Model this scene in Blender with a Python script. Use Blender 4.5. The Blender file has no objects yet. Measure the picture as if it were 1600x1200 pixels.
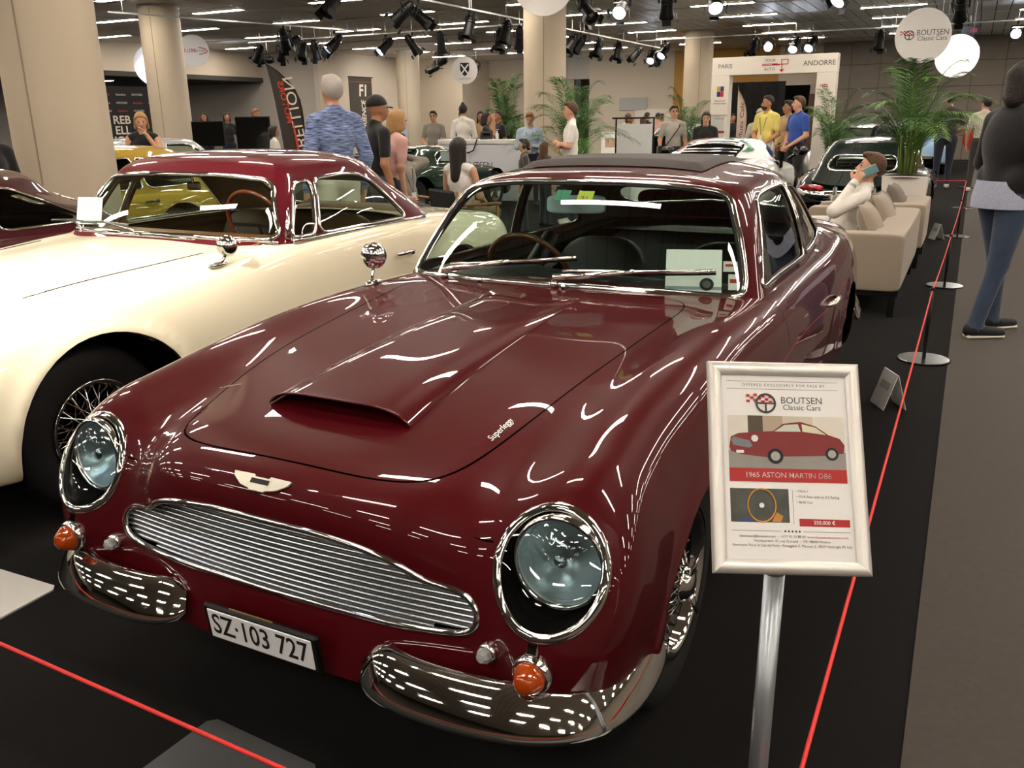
import bpy, bmesh, math, random
import numpy as np
from mathutils import Vector, Matrix
from mathutils.bvhtree import BVHTree

# ------------------------------------------------------------------ camera, world, exposure
# World frame: the hall's own axes. +Y runs down the hall along the parked cars, camera stands at the origin.
sc = bpy.context.scene
COL = sc.collection
YAW, PITCH, ROLL, CAMH = 0.479144, 0.2979865, -0.01396, 1.509
cam_data = bpy.data.cameras.new('camera')
cam = bpy.data.objects.new('camera', cam_data)
COL.objects.link(cam)
cam_data.sensor_width = 36.0
cam_data.lens = 36.0 * 1347.36 / 1600.0
cam_data.clip_start = 0.05
cam_data.clip_end = 200
cam.matrix_world = Matrix.Translation((0, 0, CAMH)) @ Matrix.Rotation(YAW, 4, 'Z') @ Matrix.Rotation(math.pi/2 - PITCH, 4, 'X') @ Matrix.Rotation(ROLL, 4, 'Z')
sc.camera = cam

world = bpy.data.worlds.new('hall_world')
sc.world = world
world.use_nodes = True
world.node_tree.nodes['Background'].inputs[0].default_value = (0.9, 0.85, 0.8, 1)
world.node_tree.nodes['Background'].inputs[1].default_value = 0.05
sc.view_settings.view_transform = 'Standard'
sc.view_settings.look = 'None'
sc.view_settings.gamma = 1.0
sc.view_settings.use_curve_mapping = False
sc.view_settings.exposure = 0.08
sc.cycles.max_bounces = 8
sc.cycles.transparent_max_bounces = 16
sc.cycles.caustics_reflective = False
sc.cycles.caustics_refractive = False
sc.cycles.sample_clamp_indirect = 6.0
sc.cycles.use_denoising = True

def spot_lamp(name, loc, target, watt, deg=40, blend=.5, col=(1, .93, .82), r=.05):
    L = bpy.data.lights.new(name, 'SPOT')
    L.energy = watt; L.spot_size = math.radians(deg); L.spot_blend = blend; L.color = col; L.shadow_soft_size = r
    o = bpy.data.objects.new(name, L); COL.objects.link(o)
    o.location = loc
    o.rotation_euler = (Vector(target) - Vector(loc)).to_track_quat('-Z', 'Y').to_euler()
    return o

# ------------------------------------------------------------------ helpers
R = math.radians
rnd = random.Random(7)

def lin(r, g, b):
    f = lambda c: (c/255/12.92) if c/255 <= .04045 else ((c/255+.055)/1.055)**2.4
    return (f(r), f(g), f(b))

MATS = {}
def M(name, col=(128,128,128), rough=.5, metal=0., coat=0., spec=.5, emit=0., ecol=None, noise=None, bump=None, trans=0., ior=1.45, sheen=0., aniso=0.):
    """principled material; noise=(scale, amount) varies the colour, bump=(scale, strength) adds fine relief"""
    if name in MATS: return MATS[name]
    m = bpy.data.materials.new(name); m.use_nodes = True
    nt = m.node_tree; p = nt.nodes['Principled BSDF']
    c = lin(*col) + (1,)
    p.inputs['Base Color'].default_value = c
    p.inputs['Roughness'].default_value = rough
    p.inputs['Metallic'].default_value = metal
    p.inputs['Coat Weight'].default_value = coat
    p.inputs['Coat Roughness'].default_value = .015
    p.inputs['Specular IOR Level'].default_value = spec
    p.inputs['IOR'].default_value = ior
    p.inputs['Transmission Weight'].default_value = trans
    p.inputs['Sheen Weight'].default_value = sheen
    p.inputs['Anisotropic'].default_value = aniso
    if emit:
        p.inputs['Emission Color'].default_value = (lin(*ecol) if ecol else c[:3]) + (1,)
        p.inputs['Emission Strength'].default_value = emit
    tc = nt.nodes.new('ShaderNodeTexCoord')
    if noise:
        n = nt.nodes.new('ShaderNodeTexNoise'); n.inputs['Scale'].default_value = noise[0]; n.inputs['Detail'].default_value = 5
        nt.links.new(tc.outputs['Object'], n.inputs['Vector'])
        mx = nt.nodes.new('ShaderNodeMix'); mx.data_type = 'RGBA'
        a = noise[1]
        mx.inputs['A'].default_value = tuple(max(0, v*(1-a)) for v in c[:3]) + (1,)
        mx.inputs['B'].default_value = tuple(min(1, v*(1+a)) for v in c[:3]) + (1,)
        nt.links.new(n.outputs['Fac'], mx.inputs['Factor'])
        nt.links.new(mx.outputs['Result'], p.inputs['Base Color'])
    if bump:
        n = nt.nodes.new('ShaderNodeTexNoise'); n.inputs['Scale'].default_value = bump[0]; n.inputs['Detail'].default_value = 4
        nt.links.new(tc.outputs['Object'], n.inputs['Vector'])
        b = nt.nodes.new('ShaderNodeBump'); b.inputs['Strength'].default_value = bump[1]; b.inputs['Distance'].default_value = .01
        nt.links.new(n.outputs['Fac'], b.inputs['Height']); nt.links.new(b.outputs['Normal'], p.inputs['Normal'])
    MATS[name] = m
    return m

def glass_mat(name, tint=(225,240,235), gloss=1.0, ior=1.5):
    """thin sheet of glass: clear with a fresnel sheen"""
    if name in MATS: return MATS[name]
    m = bpy.data.materials.new(name); m.use_nodes = True
    nt = m.node_tree; nt.nodes.clear()
    out = nt.nodes.new('ShaderNodeOutputMaterial')
    tr = nt.nodes.new('ShaderNodeBsdfTransparent'); tr.inputs[0].default_value = lin(*tint) + (1,)
    gl = nt.nodes.new('ShaderNodeBsdfGlossy'); gl.inputs['Roughness'].default_value = .01
    gl.inputs['Color'].default_value = (gloss, gloss, gloss, 1)
    fr = nt.nodes.new('ShaderNodeFresnel'); ge = nt.nodes.new('ShaderNodeNewGeometry')     # a thin sheet reflects alike from both faces
    mr = nt.nodes.new('ShaderNodeMapRange'); mr.inputs['To Min'].default_value = ior; mr.inputs['To Max'].default_value = 1/ior
    nt.links.new(ge.outputs['Backfacing'], mr.inputs['Value']); nt.links.new(mr.outputs[0], fr.inputs[0])
    mx = nt.nodes.new('ShaderNodeMixShader')
    nt.links.new(fr.outputs[0], mx.inputs[0]); nt.links.new(tr.outputs[0], mx.inputs[1]); nt.links.new(gl.outputs[0], mx.inputs[2])
    nt.links.new(mx.outputs[0], out.inputs[0])
    MATS[name] = m
    return m

def link(o, parent=None):
    COL.objects.link(o)
    if parent is not None: o.parent = parent
    return o

def tag(o, label=None, cat=None, group=None, kind=None):
    if label: o['label'] = label
    if cat: o['category'] = cat
    if group: o['group'] = group
    if kind: o['kind'] = kind
    return o

def thing(name, label, cat, loc=(0,0,0), rz=0., group=None):
    o = bpy.data.objects.new(name, None); o.empty_display_size = .1
    COL.objects.link(o); o.location = loc; o.rotation_euler = (0, 0, rz)
    return tag(o, label, cat, group)

def mk(name, V, F, mat, parent=None, N=None, smooth=True, mi=None, loc=None):
    me = bpy.data.meshes.new(name)
    me.from_pydata([tuple(v) for v in V], [], [tuple(f) for f in F])
    mats = mat if isinstance(mat, (list, tuple)) else [mat]
    for x in mats: me.materials.append(x)
    if mi is not None: me.polygons.foreach_set('material_index', mi)
    if smooth: me.polygons.foreach_set('use_smooth', [True]*len(me.polygons))
    me.update()
    if N is not None and len(N) == len(me.vertices):
        me.normals_split_custom_set_from_vertices([tuple(n) for n in N])
    o = bpy.data.objects.new(name, me)
    if loc is not None: o.location = loc
    return link(o, parent)

def copy_tree(o, parent=None):
    c = o.copy(); COL.objects.link(c); c.parent = parent
    for ch in o.children: copy_tree(ch, c)
    return c

ID = Matrix.Identity(4)
def TR(x=0, y=0, z=0, rz=0, rx=0, ry=0):
    return Matrix.Translation((x, y, z)) @ Matrix.Rotation(rz, 4, 'Z') @ Matrix.Rotation(ry, 4, 'Y') @ Matrix.Rotation(rx, 4, 'X')

class MB:
    """collects shapes into one mesh"""
    def __init__(self): self.V = []; self.F = []; self.mi = []; self.cur = 0; self.flat = []
    def add(self, V, F, m=None):
        o = len(self.V)
        if m is None: self.V += [tuple(v) for v in V]
        else: self.V += [tuple(m @ Vector(v)) for v in V]
        for f in F: self.F.append(tuple(i+o for i in f)); self.mi.append(self.cur)
        return self
    def box(self, c, s, m=None):
        x, y, z = c; a, b, d = s[0]/2, s[1]/2, s[2]/2
        V = [(x+i*a, y+j*b, z+k*d) for k in (-1,1) for j in (-1,1) for i in (-1,1)]
        F = [(0,2,3,1),(4,5,7,6),(0,1,5,4),(2,6,7,3),(0,4,6,2),(1,3,7,5)]
        return self.add(V, F, m)
    def bbox(self, c, s, b=.01, m=None):
        """box with chamfered edges"""
        x, y, z = c; hx, hy, hz = s[0]/2, s[1]/2, s[2]/2; b = min(b, hx*.9, hy*.9, hz*.9)
        V = []; idx = {}
        for i in (-1,1):
            for j in (-1,1):
                for k in (-1,1):
                    for ax in range(3):
                        q = [hx-b, hy-b, hz-b]; q[ax] += b
                        idx[(i,j,k,ax)] = len(V); V.append((x+i*q[0], y+j*q[1], z+k*q[2]))
        F = []
        g = lambda *a: idx[a]
        for s1 in (-1,1):
            F.append([g(s1,-1,-1,0), g(s1,1,-1,0), g(s1,1,1,0), g(s1,-1,1,0)][::s1])
            F.append([g(-1,s1,-1,1), g(1,s1,-1,1), g(1,s1,1,1), g(-1,s1,1,1)][::-s1])
            F.append([g(-1,-1,s1,2), g(1,-1,s1,2), g(1,1,s1,2), g(-1,1,s1,2)][::s1])
        for i in (-1,1):
            for j in (-1,1):
                F.append([g(i,j,-1,0), g(i,j,-1,1), g(i,j,1,1), g(i,j,1,0)][::i*j])
                F.append([g(i,-1,j,0), g(i,-1,j,2), g(i,1,j,2), g(i,1,j,0)][::-i*j])
                F.append([g(-1,i,j,1), g(-1,i,j,2), g(1,i,j,2), g(1,i,j,1)][::i*j])
                for k in (-1,1):
                    F.append([g(i,j,k,0), g(i,j,k,1), g(i,j,k,2)][::i*j*k])
        return self.add(V, F, m)
    def tube(self, pts, r, n=8, closed=False, caps=True, flat=1., up=None, m=None):
        P = [Vector(p) for p in pts]; k = len(P)
        rr = list(r) if isinstance(r, (list, tuple)) else [r]*k
        T = []
        for i in range(k):
            if closed: t = P[(i+1) % k] - P[i-1]
            else: t = P[min(i+1, k-1)] - P[max(i-1, 0)]
            T.append(t.normalized() if t.length > 1e-9 else Vector((0,0,1)))
        if up is None:
            a = Vector((0,0,1)) if abs(T[0].z) < .9 else Vector((1,0,0))
            u = (a - T[0]*a.dot(T[0])).normalized()
        V = []; F = []
        for i in range(k):
            if up is not None:
                a = Vector(up[i] if isinstance(up, list) else up); u = (a - T[i]*a.dot(T[i])).normalized()
            else:
                u = (u - T[i]*u.dot(T[i]));
                u = u.normalized() if u.length > 1e-6 else T[i].orthogonal().normalized()
            w = T[i].cross(u)
            for j in range(n):
                a = 2*math.pi*j/n
                V.append(P[i] + (u*math.cos(a)*flat + w*math.sin(a))*rr[i])
        for i in range(k if closed else k-1):
            for j in range(n):
                i2 = (i+1) % k; j2 = (j+1) % n
                F.append((i*n+j, i*n+j2, i2*n+j2, i2*n+j))
        if caps and not closed:
            F.append(tuple(range(n))[::-1]); F.append(tuple((k-1)*n+j for j in range(n)))
        return self.add(V, F, m)
    def lathe(self, prof, n=24, m=None, caps=True):
        V = []; F = []
        for r, z in prof:
            for j in range(n):
                a = 2*math.pi*j/n; V.append((r*math.cos(a), r*math.sin(a), z))
        k = len(prof)
        for i in range(k-1):
            for j in range(n):
                j2 = (j+1) % n; F.append((i*n+j, i*n+j2, (i+1)*n+j2, (i+1)*n+j))
        if caps:
            if prof[0][0] > 1e-5: F.append(tuple(range(n))[::-1])
            if prof[-1][0] > 1e-5: F.append(tuple((k-1)*n+j for j in range(n)))
        return self.add(V, F, m)
    def ell(self, c, r, nu=16, nv=10, m=None, p=1.0):
        """ellipsoid; p<1 makes it boxier"""
        V = []; F = []
        sg = lambda v: math.copysign(abs(v)**p, v)
        for i in range(nv+1):
            ph = math.pi*i/nv - math.pi/2
            for j in range(nu):
                a = 2*math.pi*j/nu
                V.append((c[0]+r[0]*sg(math.cos(ph))*sg(math.cos(a)), c[1]+r[1]*sg(math.cos(ph))*sg(math.sin(a)), c[2]+r[2]*sg(math.sin(ph))))
        for i in range(nv):
            for j in range(nu):
                j2 = (j+1) % nu; F.append((i*nu+j, i*nu+j2, (i+1)*nu+j2, (i+1)*nu+j))
        return self.add(V, F, m)
    def grid(self, P, m=None, flip=False):
        n, k = len(P), len(P[0]); V = [p for row in P for p in row]; F = []
        for i in range(n-1):
            for j in range(k-1):
                f = (i*k+j, i*k+j+1, (i+1)*k+j+1, (i+1)*k+j); F.append(f[::-1] if flip else f)
        return self.add(V, F, m)
    def prism(self, poly, z0, z1, m=None):
        n = len(poly)
        V = [(x, y, z0) for x, y in poly] + [(x, y, z1) for x, y in poly]
        F = [tuple(range(n))[::-1], tuple(range(n, 2*n))] + [(i, (i+1) % n, n+(i+1) % n, n+i) for i in range(n)]
        return self.add(V, F, m)
    def poly(self, pts, m=None):
        return self.add(pts, [tuple(range(len(pts)))], m)
    def build(self, name, mat, parent=None, smooth=False, angle=None, loc=None):
        o = mk(name, self.V, self.F, mat, parent, smooth=smooth or angle is not None, mi=self.mi if isinstance(mat, (list, tuple)) else None, loc=loc)
        if angle is not None: sharp(o.data, angle)
        return o

def sharp(me, deg):
    bm = bmesh.new(); bm.from_mesh(me)
    bmesh.ops.recalc_face_normals(bm, faces=bm.faces)
    lim = R(deg)
    for e in bm.edges:
        if len(e.link_faces) == 2: e.smooth = e.calc_face_angle(0) < lim
        else: e.smooth = True
    bm.to_mesh(me); bm.free()

def disc_frame(c, n, up=(0,0,1)):
    """matrix whose Z axis is n, placed at c"""
    z = Vector(n).normalized(); u = Vector(up); x = u.cross(z)
    if x.length < 1e-6: x = Vector((1,0,0))
    x.normalize(); y = z.cross(x)
    return Matrix(((x.x,y.x,z.x,c[0]),(x.y,y.y,z.y,c[1]),(x.z,y.z,z.z,c[2]),(0,0,0,1)))

_txt = {}
def text_mesh(s, size=1., bold=0., shear=0., align='CENTER', space=1.):
    key = (s, size, bold, shear, align, space)
    if key in _txt: return _txt[key]
    cu = bpy.data.curves.new('t', 'FONT'); cu.body = s; cu.size = size; cu.align_x = align; cu.align_y = 'CENTER'
    cu.offset = bold*size; cu.shear = shear; cu.space_character = space; cu.resolution_u = 3; cu.fill_mode = 'FRONT'
    o = bpy.data.objects.new('t', cu); COL.objects.link(o)
    dg = bpy.context.evaluated_depsgraph_get()
    me = bpy.data.meshes.new_from_object(o.evaluated_get(dg))
    bpy.data.objects.remove(o); bpy.data.curves.remove(cu)
    me.materials.clear()
    _txt[key] = me
    return me

def text(name, s, mat, parent, m, size=1., width=None, **kw):
    """flat lettering in the XY plane of matrix m (X right, Y up, Z out of the page)"""
    me = text_mesh(s, size, **kw).copy(); me.name = name
    if width:
        xs = [v.co.x for v in me.vertices]
        k = width/max(1e-6, max(xs)-min(xs)); me.transform(Matrix.Diagonal((k, 1, 1, 1)))
    me.transform(m)
    me.materials.append(mat)
    o = bpy.data.objects.new(name, me)
    return link(o, parent)

# ---- spline surfaces, cut along curves
def cspl(t, Y, tq):
    """natural cubic spline through Y (n,...) at knots t, sampled at tq"""
    t = np.asarray(t, float); Y = np.asarray(Y, float); n = len(t); sh = Y.shape[1:]; Y2 = Y.reshape(n, -1)
    h = np.diff(t); A = np.zeros((n, n)); B = np.zeros_like(Y2)
    A[0,0] = A[-1,-1] = 1
    for i in range(1, n-1):
        A[i,i-1] = h[i-1]; A[i,i] = 2*(h[i-1]+h[i]); A[i,i+1] = h[i]
        B[i] = 6*((Y2[i+1]-Y2[i])/h[i] - (Y2[i]-Y2[i-1])/h[i-1])
    m = np.linalg.solve(A, B)
    k = np.clip(np.searchsorted(t, tq, side='right')-1, 0, n-2); hh = h[k][:,None]
    a = ((t[k+1]-tq)[:,None])/hh; b = 1-a
    out = a*Y2[k] + b*Y2[k+1] + ((a**3-a)*m[k] + (b**3-b)*m[k+1])*hh**2/6
    return out.reshape((len(tq),)+sh)

def chord(net, axis):
    d = np.linalg.norm(np.diff(net, axis=axis), axis=2)
    d = np.sqrt(np.maximum(d, 1e-4)).mean(axis=1-axis)
    return np.concatenate([[0], np.cumsum(d)])

def surf(net, nu, nv):
    """spline surface through a net of points (i,j,3); nu,nv samples per span"""
    net = np.asarray(net, float)
    tu, tv = chord(net, 0), chord(net, 1)
    def samp(t, n):
        return np.concatenate([np.linspace(t[i], t[i+1], n, endpoint=False) for i in range(len(t)-1)] + [[t[-1]]])
    qu, qv = samp(tu, nu), samp(tv, nv)
    P = cspl(tu, net, qu)
    P = cspl(tv, P.transpose(1,0,2), qv).transpose(1,0,2)
    return P

class Sheet:
    """an open surface: vertices, normals and polygons, which can be cut along f = 0"""
    def __init__(s, V, N, F): s.V, s.N, s.F = V, N, F
    @staticmethod
    def of(P, flip=False):
        n, k = P.shape[:2]
        du = np.gradient(P, axis=0); dv = np.gradient(P, axis=1)
        N = np.cross(du, dv); L = np.linalg.norm(N, axis=2, keepdims=True); N = N/np.maximum(L, 1e-12)
        if flip: N = -N
        F = []
        for i in range(n-1):
            for j in range(k-1):
                f = (i*k+j, i*k+j+1, (i+1)*k+j+1, (i+1)*k+j); F.append(f if flip else f[::-1])
        return Sheet(P.reshape(-1,3).copy(), N.reshape(-1,3).copy(), F)
    def cut(s, f):
        """returns (part with f>0, part with f<0, loops along f=0 as lists of (pos, normal))"""
        f = np.where(np.abs(f) < 1e-7, 1e-7, f); pos = f > 0
        outs = []
        for side in (1, 0):
            V = []; N = []; mp = {}; F = []; E = []
            def vid(i):
                if i not in mp: mp[i] = len(V); V.append(s.V[i]); N.append(s.N[i])
                return mp[i]
            def eid(a, b):
                k = (min(a,b), max(a,b))
                if k not in mp:
                    t = f[a]/(f[a]-f[b]); mp[k] = len(V)
                    V.append(s.V[a]*(1-t)+s.V[b]*t)
                    q = s.N[a]*(1-t)+s.N[b]*t; N.append(q/max(1e-9, np.linalg.norm(q)))
                return mp[k]
            for fc in s.F:
                c = [bool(pos[i]) == bool(side) for i in fc]
                if all(c): F.append(tuple(vid(i) for i in fc)); continue
                if not any(c): continue
                q = []; ce = []
                m = len(fc)
                for k in range(m):
                    a, b = fc[k], fc[(k+1) % m]
                    if c[k]: q.append(vid(a))
                    if c[k] != c[(k+1) % m]: e = eid(a, b); q.append(e); ce.append(e)
                if len(q) >= 3: F.append(tuple(q))
                if len(ce) == 2: E.append(tuple(ce))
            outs.append((V, N, F, E))
        V, N, F, E = outs[0]
        adj = {}
        for a, b in E: adj.setdefault(a, []).append(b); adj.setdefault(b, []).append(a)
        loops = []; seen = set()
        starts = [k for k in adj if len(adj[k]) == 1] + list(adj)
        for st in starts:
            if st in seen: continue
            L = [st]; seen.add(st); cur = st
            while True:
                nx = [q for q in adj[cur] if q not in seen]
                if not nx: break
                cur = nx[0]; seen.add(cur); L.append(cur)
            if len(L) > 3: loops.append(([V[i] for i in L], [N[i] for i in L], L[0] in adj[L[-1]]))
        mkS = lambda o: Sheet(np.array(o[0]).reshape(-1,3), np.array(o[1]).reshape(-1,3), o[2])
        return mkS(outs[0]), mkS(outs[1]), loops
    def off(s, d): return Sheet(s.V + s.N*d, s.N, s.F)
    def mirrored(s):
        return Sheet(s.V*np.array([-1,1,1]), s.N*np.array([-1,1,1]), [f[::-1] for f in s.F])
    def build(s, name, mat, parent): return mk(name, s.V, s.F, mat, parent, N=s.N)
    def bvh(s): return BVHTree.FromPolygons([Vector(v) for v in s.V], s.F)

def thin(loop, step):
    """resample a loop to an even step"""
    P, N, closed = loop
    P = np.array(P); N = np.array(N)
    if closed: P = np.vstack([P, P[:1]]); N = np.vstack([N, N[:1]])
    d = np.concatenate([[0], np.cumsum(np.linalg.norm(np.diff(P, axis=0), axis=1))])
    n = max(6, int(d[-1]/step)); q = np.linspace(0, d[-1], n, endpoint=not closed)
    P2 = np.stack([np.interp(q, d, P[:,i]) for i in range(3)], 1); N2 = np.stack([np.interp(q, d, N[:,i]) for i in range(3)], 1)
    return P2, N2, closed

def trim(name, loop, r, mat, parent, off=0., flat=.6, step=.012, n=8):
    P, N, closed = thin(loop, step)
    b = MB(); b.tube([p + v*off for p, v in zip(P, N)], r, n, closed=closed, flat=flat, up=[tuple(v) for v in N])
    return b.build(name, mat, parent, smooth=True)

def sd_poly(x, y, poly, rad=0.):
    """signed distance (negative inside) to a polygon, shrunk corners rounded by rad"""
    x = np.asarray(x); y = np.asarray(y); d = np.full(x.shape, 1e9); s = np.ones(x.shape)
    n = len(poly)
    for i in range(n):
        ax, ay = poly[i]; bx, by = poly[i-1]
        ex, ey = bx-ax, by-ay; wx, wy = x-ax, y-ay
        t = np.clip((wx*ex+wy*ey)/(ex*ex+ey*ey+1e-12), 0, 1)
        d = np.minimum(d, (wx-ex*t)**2 + (wy-ey*t)**2)
        c1 = y >= ay; c2 = y < by; c3 = ex*wy > ey*wx
        s = np.where((c1 & c2 & c3) | (~c1 & ~c2 & ~c3), -s, s)
    return s*np.sqrt(d) - rad

def round_poly(pts, r=.03, n=4):
    """closed polygon with its corners rounded to about radius r"""
    out = []
    for i in range(len(pts)):
        p = np.array(pts[i], float); a = np.array(pts[i-1], float)-p; b = np.array(pts[(i+1) % len(pts)], float)-p
        la, lb = np.linalg.norm(a), np.linalg.norm(b)
        if la < 1e-6 or lb < 1e-6: continue
        d = min(r, la*.45, lb*.45); A, B = p+a/la*d, p+b/lb*d
        for k in range(n+1):
            t = k/n; out.append(tuple((1-t)**2*A + 2*t*(1-t)*p + t*t*B))
    return out

def smooth_poly(pts, it=2):
    """chaikin corner cutting of a closed polygon"""
    for _ in range(it):
        q = []
        for i in range(len(pts)):
            a, b = pts[i], pts[(i+1) % len(pts)]
            q.append((a[0]*.75+b[0]*.25, a[1]*.75+b[1]*.25)); q.append((a[0]*.25+b[0]*.75, a[1]*.25+b[1]*.75))
        pts = q
    return pts
# ------------------------------------------------------------------ the hall
CH = 3.80                       # ceiling height
m_carpet = M('black_carpet', (16,15,15), .95, spec=.08, noise=(60,.45), bump=(900,.5), sheen=.04)
m_carpet2 = M('grey_carpet', (70,63,57), .95, spec=.15, noise=(40,.25), bump=(900,.5), sheen=.15)
m_wall = M('white_wall_paint', (206,193,174), .7, noise=(1.2,.04), bump=(150,.05))
m_wallgrey = M('grey_wall_paint', (190,183,174), .7, noise=(1.2,.04))
m_conc = M('concrete_tile', (122,114,103), .75, noise=(3,.18), bump=(60,.15))
m_joint = M('dark_joint', (60,56,51), .9, noise=(8,.1))
m_col = M('column_plaster', (198,184,161), .65, noise=(1.5,.07), bump=(80,.08))
m_plank = M('ceiling_plank', (212,205,192), .45, metal=.1, noise=(.8,.1))
m_ceil = M('ceiling_void', (70,67,62), .9, noise=(2,.1))
m_rail = M('ceiling_rail', (196,192,182), .45, metal=.3, noise=(3,.05))
m_black = M('black_metal', (14,14,15), .45, metal=.3, noise=(20,.2))
m_blackgloss = M('black_gloss', (8,8,9), .12, coat=.5, noise=(5,.1))
m_chrome = M('chrome', (235,235,232), .045, metal=1., noise=(30,.02))
m_steel = M('brushed_steel', (178,180,180), .28, metal=1., noise=(60,.06))
m_white = M('white_laminate', (228,226,222), .35, noise=(4,.02))
m_paper = M('white_paper', (240,239,236), .6, noise=(4,.01))
m_ink = M('black_ink', (22,22,24), .6, noise=(9,.1))
m_greyink = M('grey_ink', (70,70,74), .6, noise=(9,.1))
m_redink = M('red_ink', (178,38,38), .55, noise=(9,.05))
m_tube = M('light_tube', (255,238,214), .5, emit=50., ecol=(255,241,225))

def struct(name, mb, mat, parent=None, **kw):
    o = mb.build(name, mat, parent, **kw)
    if parent is None: o['kind'] = 'structure'
    return o

# floor: black show carpet, with a grey aisle runner laid along the rope
b = MB(); b.box((-6, 14, -.05), (44, 52, .10)); struct('floor', b, m_carpet)
b = MB(); b.box((7.03, 14, .0015), (14, 52, .005)); o = struct('floor_runner', b, m_carpet2); o['label'] = 'grey carpet of the visitors aisle'

# ceiling: long metal planks hung below a dark void, crossed by thin rails
b = MB(); b.box((-6, 14, CH+.20), (44, 52, .1)); ceil = struct('ceiling', b, m_ceil)
PW = .30
pl = MB(); pl.box((0,0,0), (PW-.022, 47.6, .012)); pm = None
for i in range(int(37/PW)):
    x = -24.2 + PW*(i+.5)
    if pm is None:
        o = pl.build('plank', m_plank, ceil); pm = o.data
    else:
        o = link(bpy.data.objects.new('plank', pm), ceil)
    o.location = (x, 13, CH+.012)
rm = None
for j in range(20):
    y = -9.3 + 2.45*j
    if rm is None:
        q = MB(); q.box((0,0,0), (37, .025, .016)); o = q.build('cross_rail', m_plank, ceil); rm = o.data
    else: o = link(bpy.data.objects.new('cross_rail', rm), ceil)
    o.location = (-5.7, y, CH-.002)

def wall(name, x0, y0, x1, y1, z0, z1, mat, th=.2):
    L = math.hypot(x1-x0, y1-y0); a = math.atan2(y1-y0, x1-x0)
    q = MB(); q.box((L/2, th/2, (z0+z1)/2), (L, th, z1-z0), TR(x0, y0, 0, a))
    return struct(name, q, mat)

# left side: a deep soffit over a low annexe, then the white return walls, and the back wall
wall('wall_left', -22.4, 24.4, -22.4, -12, 2.86, CH+.15, m_wall, -.2)
wall('wall_left_annexe', -30, 27, -30, -12, 0, 2.86, m_wallgrey, -.2)
q = MB(); q.box((-26.2, 8, 2.93), (7.8, 36, .14)); struct('ceiling_annexe', q, m_ceil)
wall('wall_left_return', -30, 24.4, -20.04, 24.4, 0, CH+.15, m_wallgrey)
wall('wall_left_far', -20.05, 30.9, -20.05, 24.62, 0, CH+.15, m_wall, -.2)
wall('wall_back_left', -20.25, 30.9, -18.07, 30.9, 0, CH+.15, m_wall)
wall('wall_back_step', -18.1, 33.2, -18.1, 31.12, 0, CH+.15, m_wall, -.2)
wall('wall_back', -18.1, 33.2, -14.3, 33.2, 0, CH+.15, m_wall)
wall('wall_back_lintel', -14.3, 32.6, -13.4, 32.6, 2.95, CH+.15, m_wallgrey)
wall('wall_back_middle', -13.4, 32.6, -10.05, 32.6, 0, CH+.15, m_wall)
wall('wall_passage', -15.2, 36.0, -13.0, 36.0, 0, CH, m_wall)
wall('wall_passage_side', -13.4, 32.7, -13.4, 36, 0, CH, m_wall, -.1)
m_ochre = M('ochre_board', (186,138,60), .6, noise=(2,.06))
wall('wall_back_ochre', -10.05, 32.6, -6.3, 32.6, 0, CH+.15, m_ochre)
wall('wall_back_white', -6.3, 32.6, -4.4, 32.6, 0, CH+.15, m_wall)
wall('wall_right', 12.8, -12, 12.8, 33, 0, CH+.2, m_conc, -.2)
wall('wall_behind', 12.8, -11.9, -30, -11.9, 0, CH+.2, M('brown_wall_paint', (96,88,78), .7, noise=(1.2,.08)), .2)

# concrete-tiled stretch of the back wall: every tile is a piece
q = MB(); q.box((4.2, 32.42, 2.0), (17.2, .3, 4.0)); cw = struct('wall_back_concrete', q, m_joint)
tm = None
for r_ in range(5):
    for c in range(19):
        if tm is None:
            q = MB(); q.bbox((0,0,0), (.895, .04, .745), .006); o = q.build('tile', m_conc, cw); tm = o.data
        else: o = link(bpy.data.objects.new('tile', tm), cw)
        o.location = (-3.93+.47 + .905*(c-1), 32.262 + .004*((c*7+r_*3) % 3), .05+.38+.757*r_)

# round columns with a vertical cover seam
def column(x, y, r, label):
    t = tag(thing('column', label, 'column', (x, y, 0)), group=None)
    q = MB(); q.lathe([(r, 0), (r, CH+.1)], 48); q.build('shaft', m_col, t, angle=40)
    q = MB(); q.box((0, -r-.001, CH/2), (.012, .008, CH), TR(rz=R(22))); q.build('cover_seam', M('seam', (150,136,116), .7, noise=(4,.1)), t)
    q = MB(); q.lathe([(r+.012, CH-.06), (r+.012, CH-.02)], 48); q.build('collar', m_rail, t, angle=40)
    return t
column(-7.11, 5.2, .40, 'thick cream round column standing beside the ochre coupe')
column(-15.1, 13.65, .40, 'cream round column beside the dark television screens')
column(-7.36, 15.69, .40, 'cream round column rising behind the white reception desk')
column(-7.2, 25.61, .40, 'cream round column close to the paris andorre arch')
column(-17.72, 26.61, .40, 'cream round column lit warm at its top near the charcoal banner')

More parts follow.
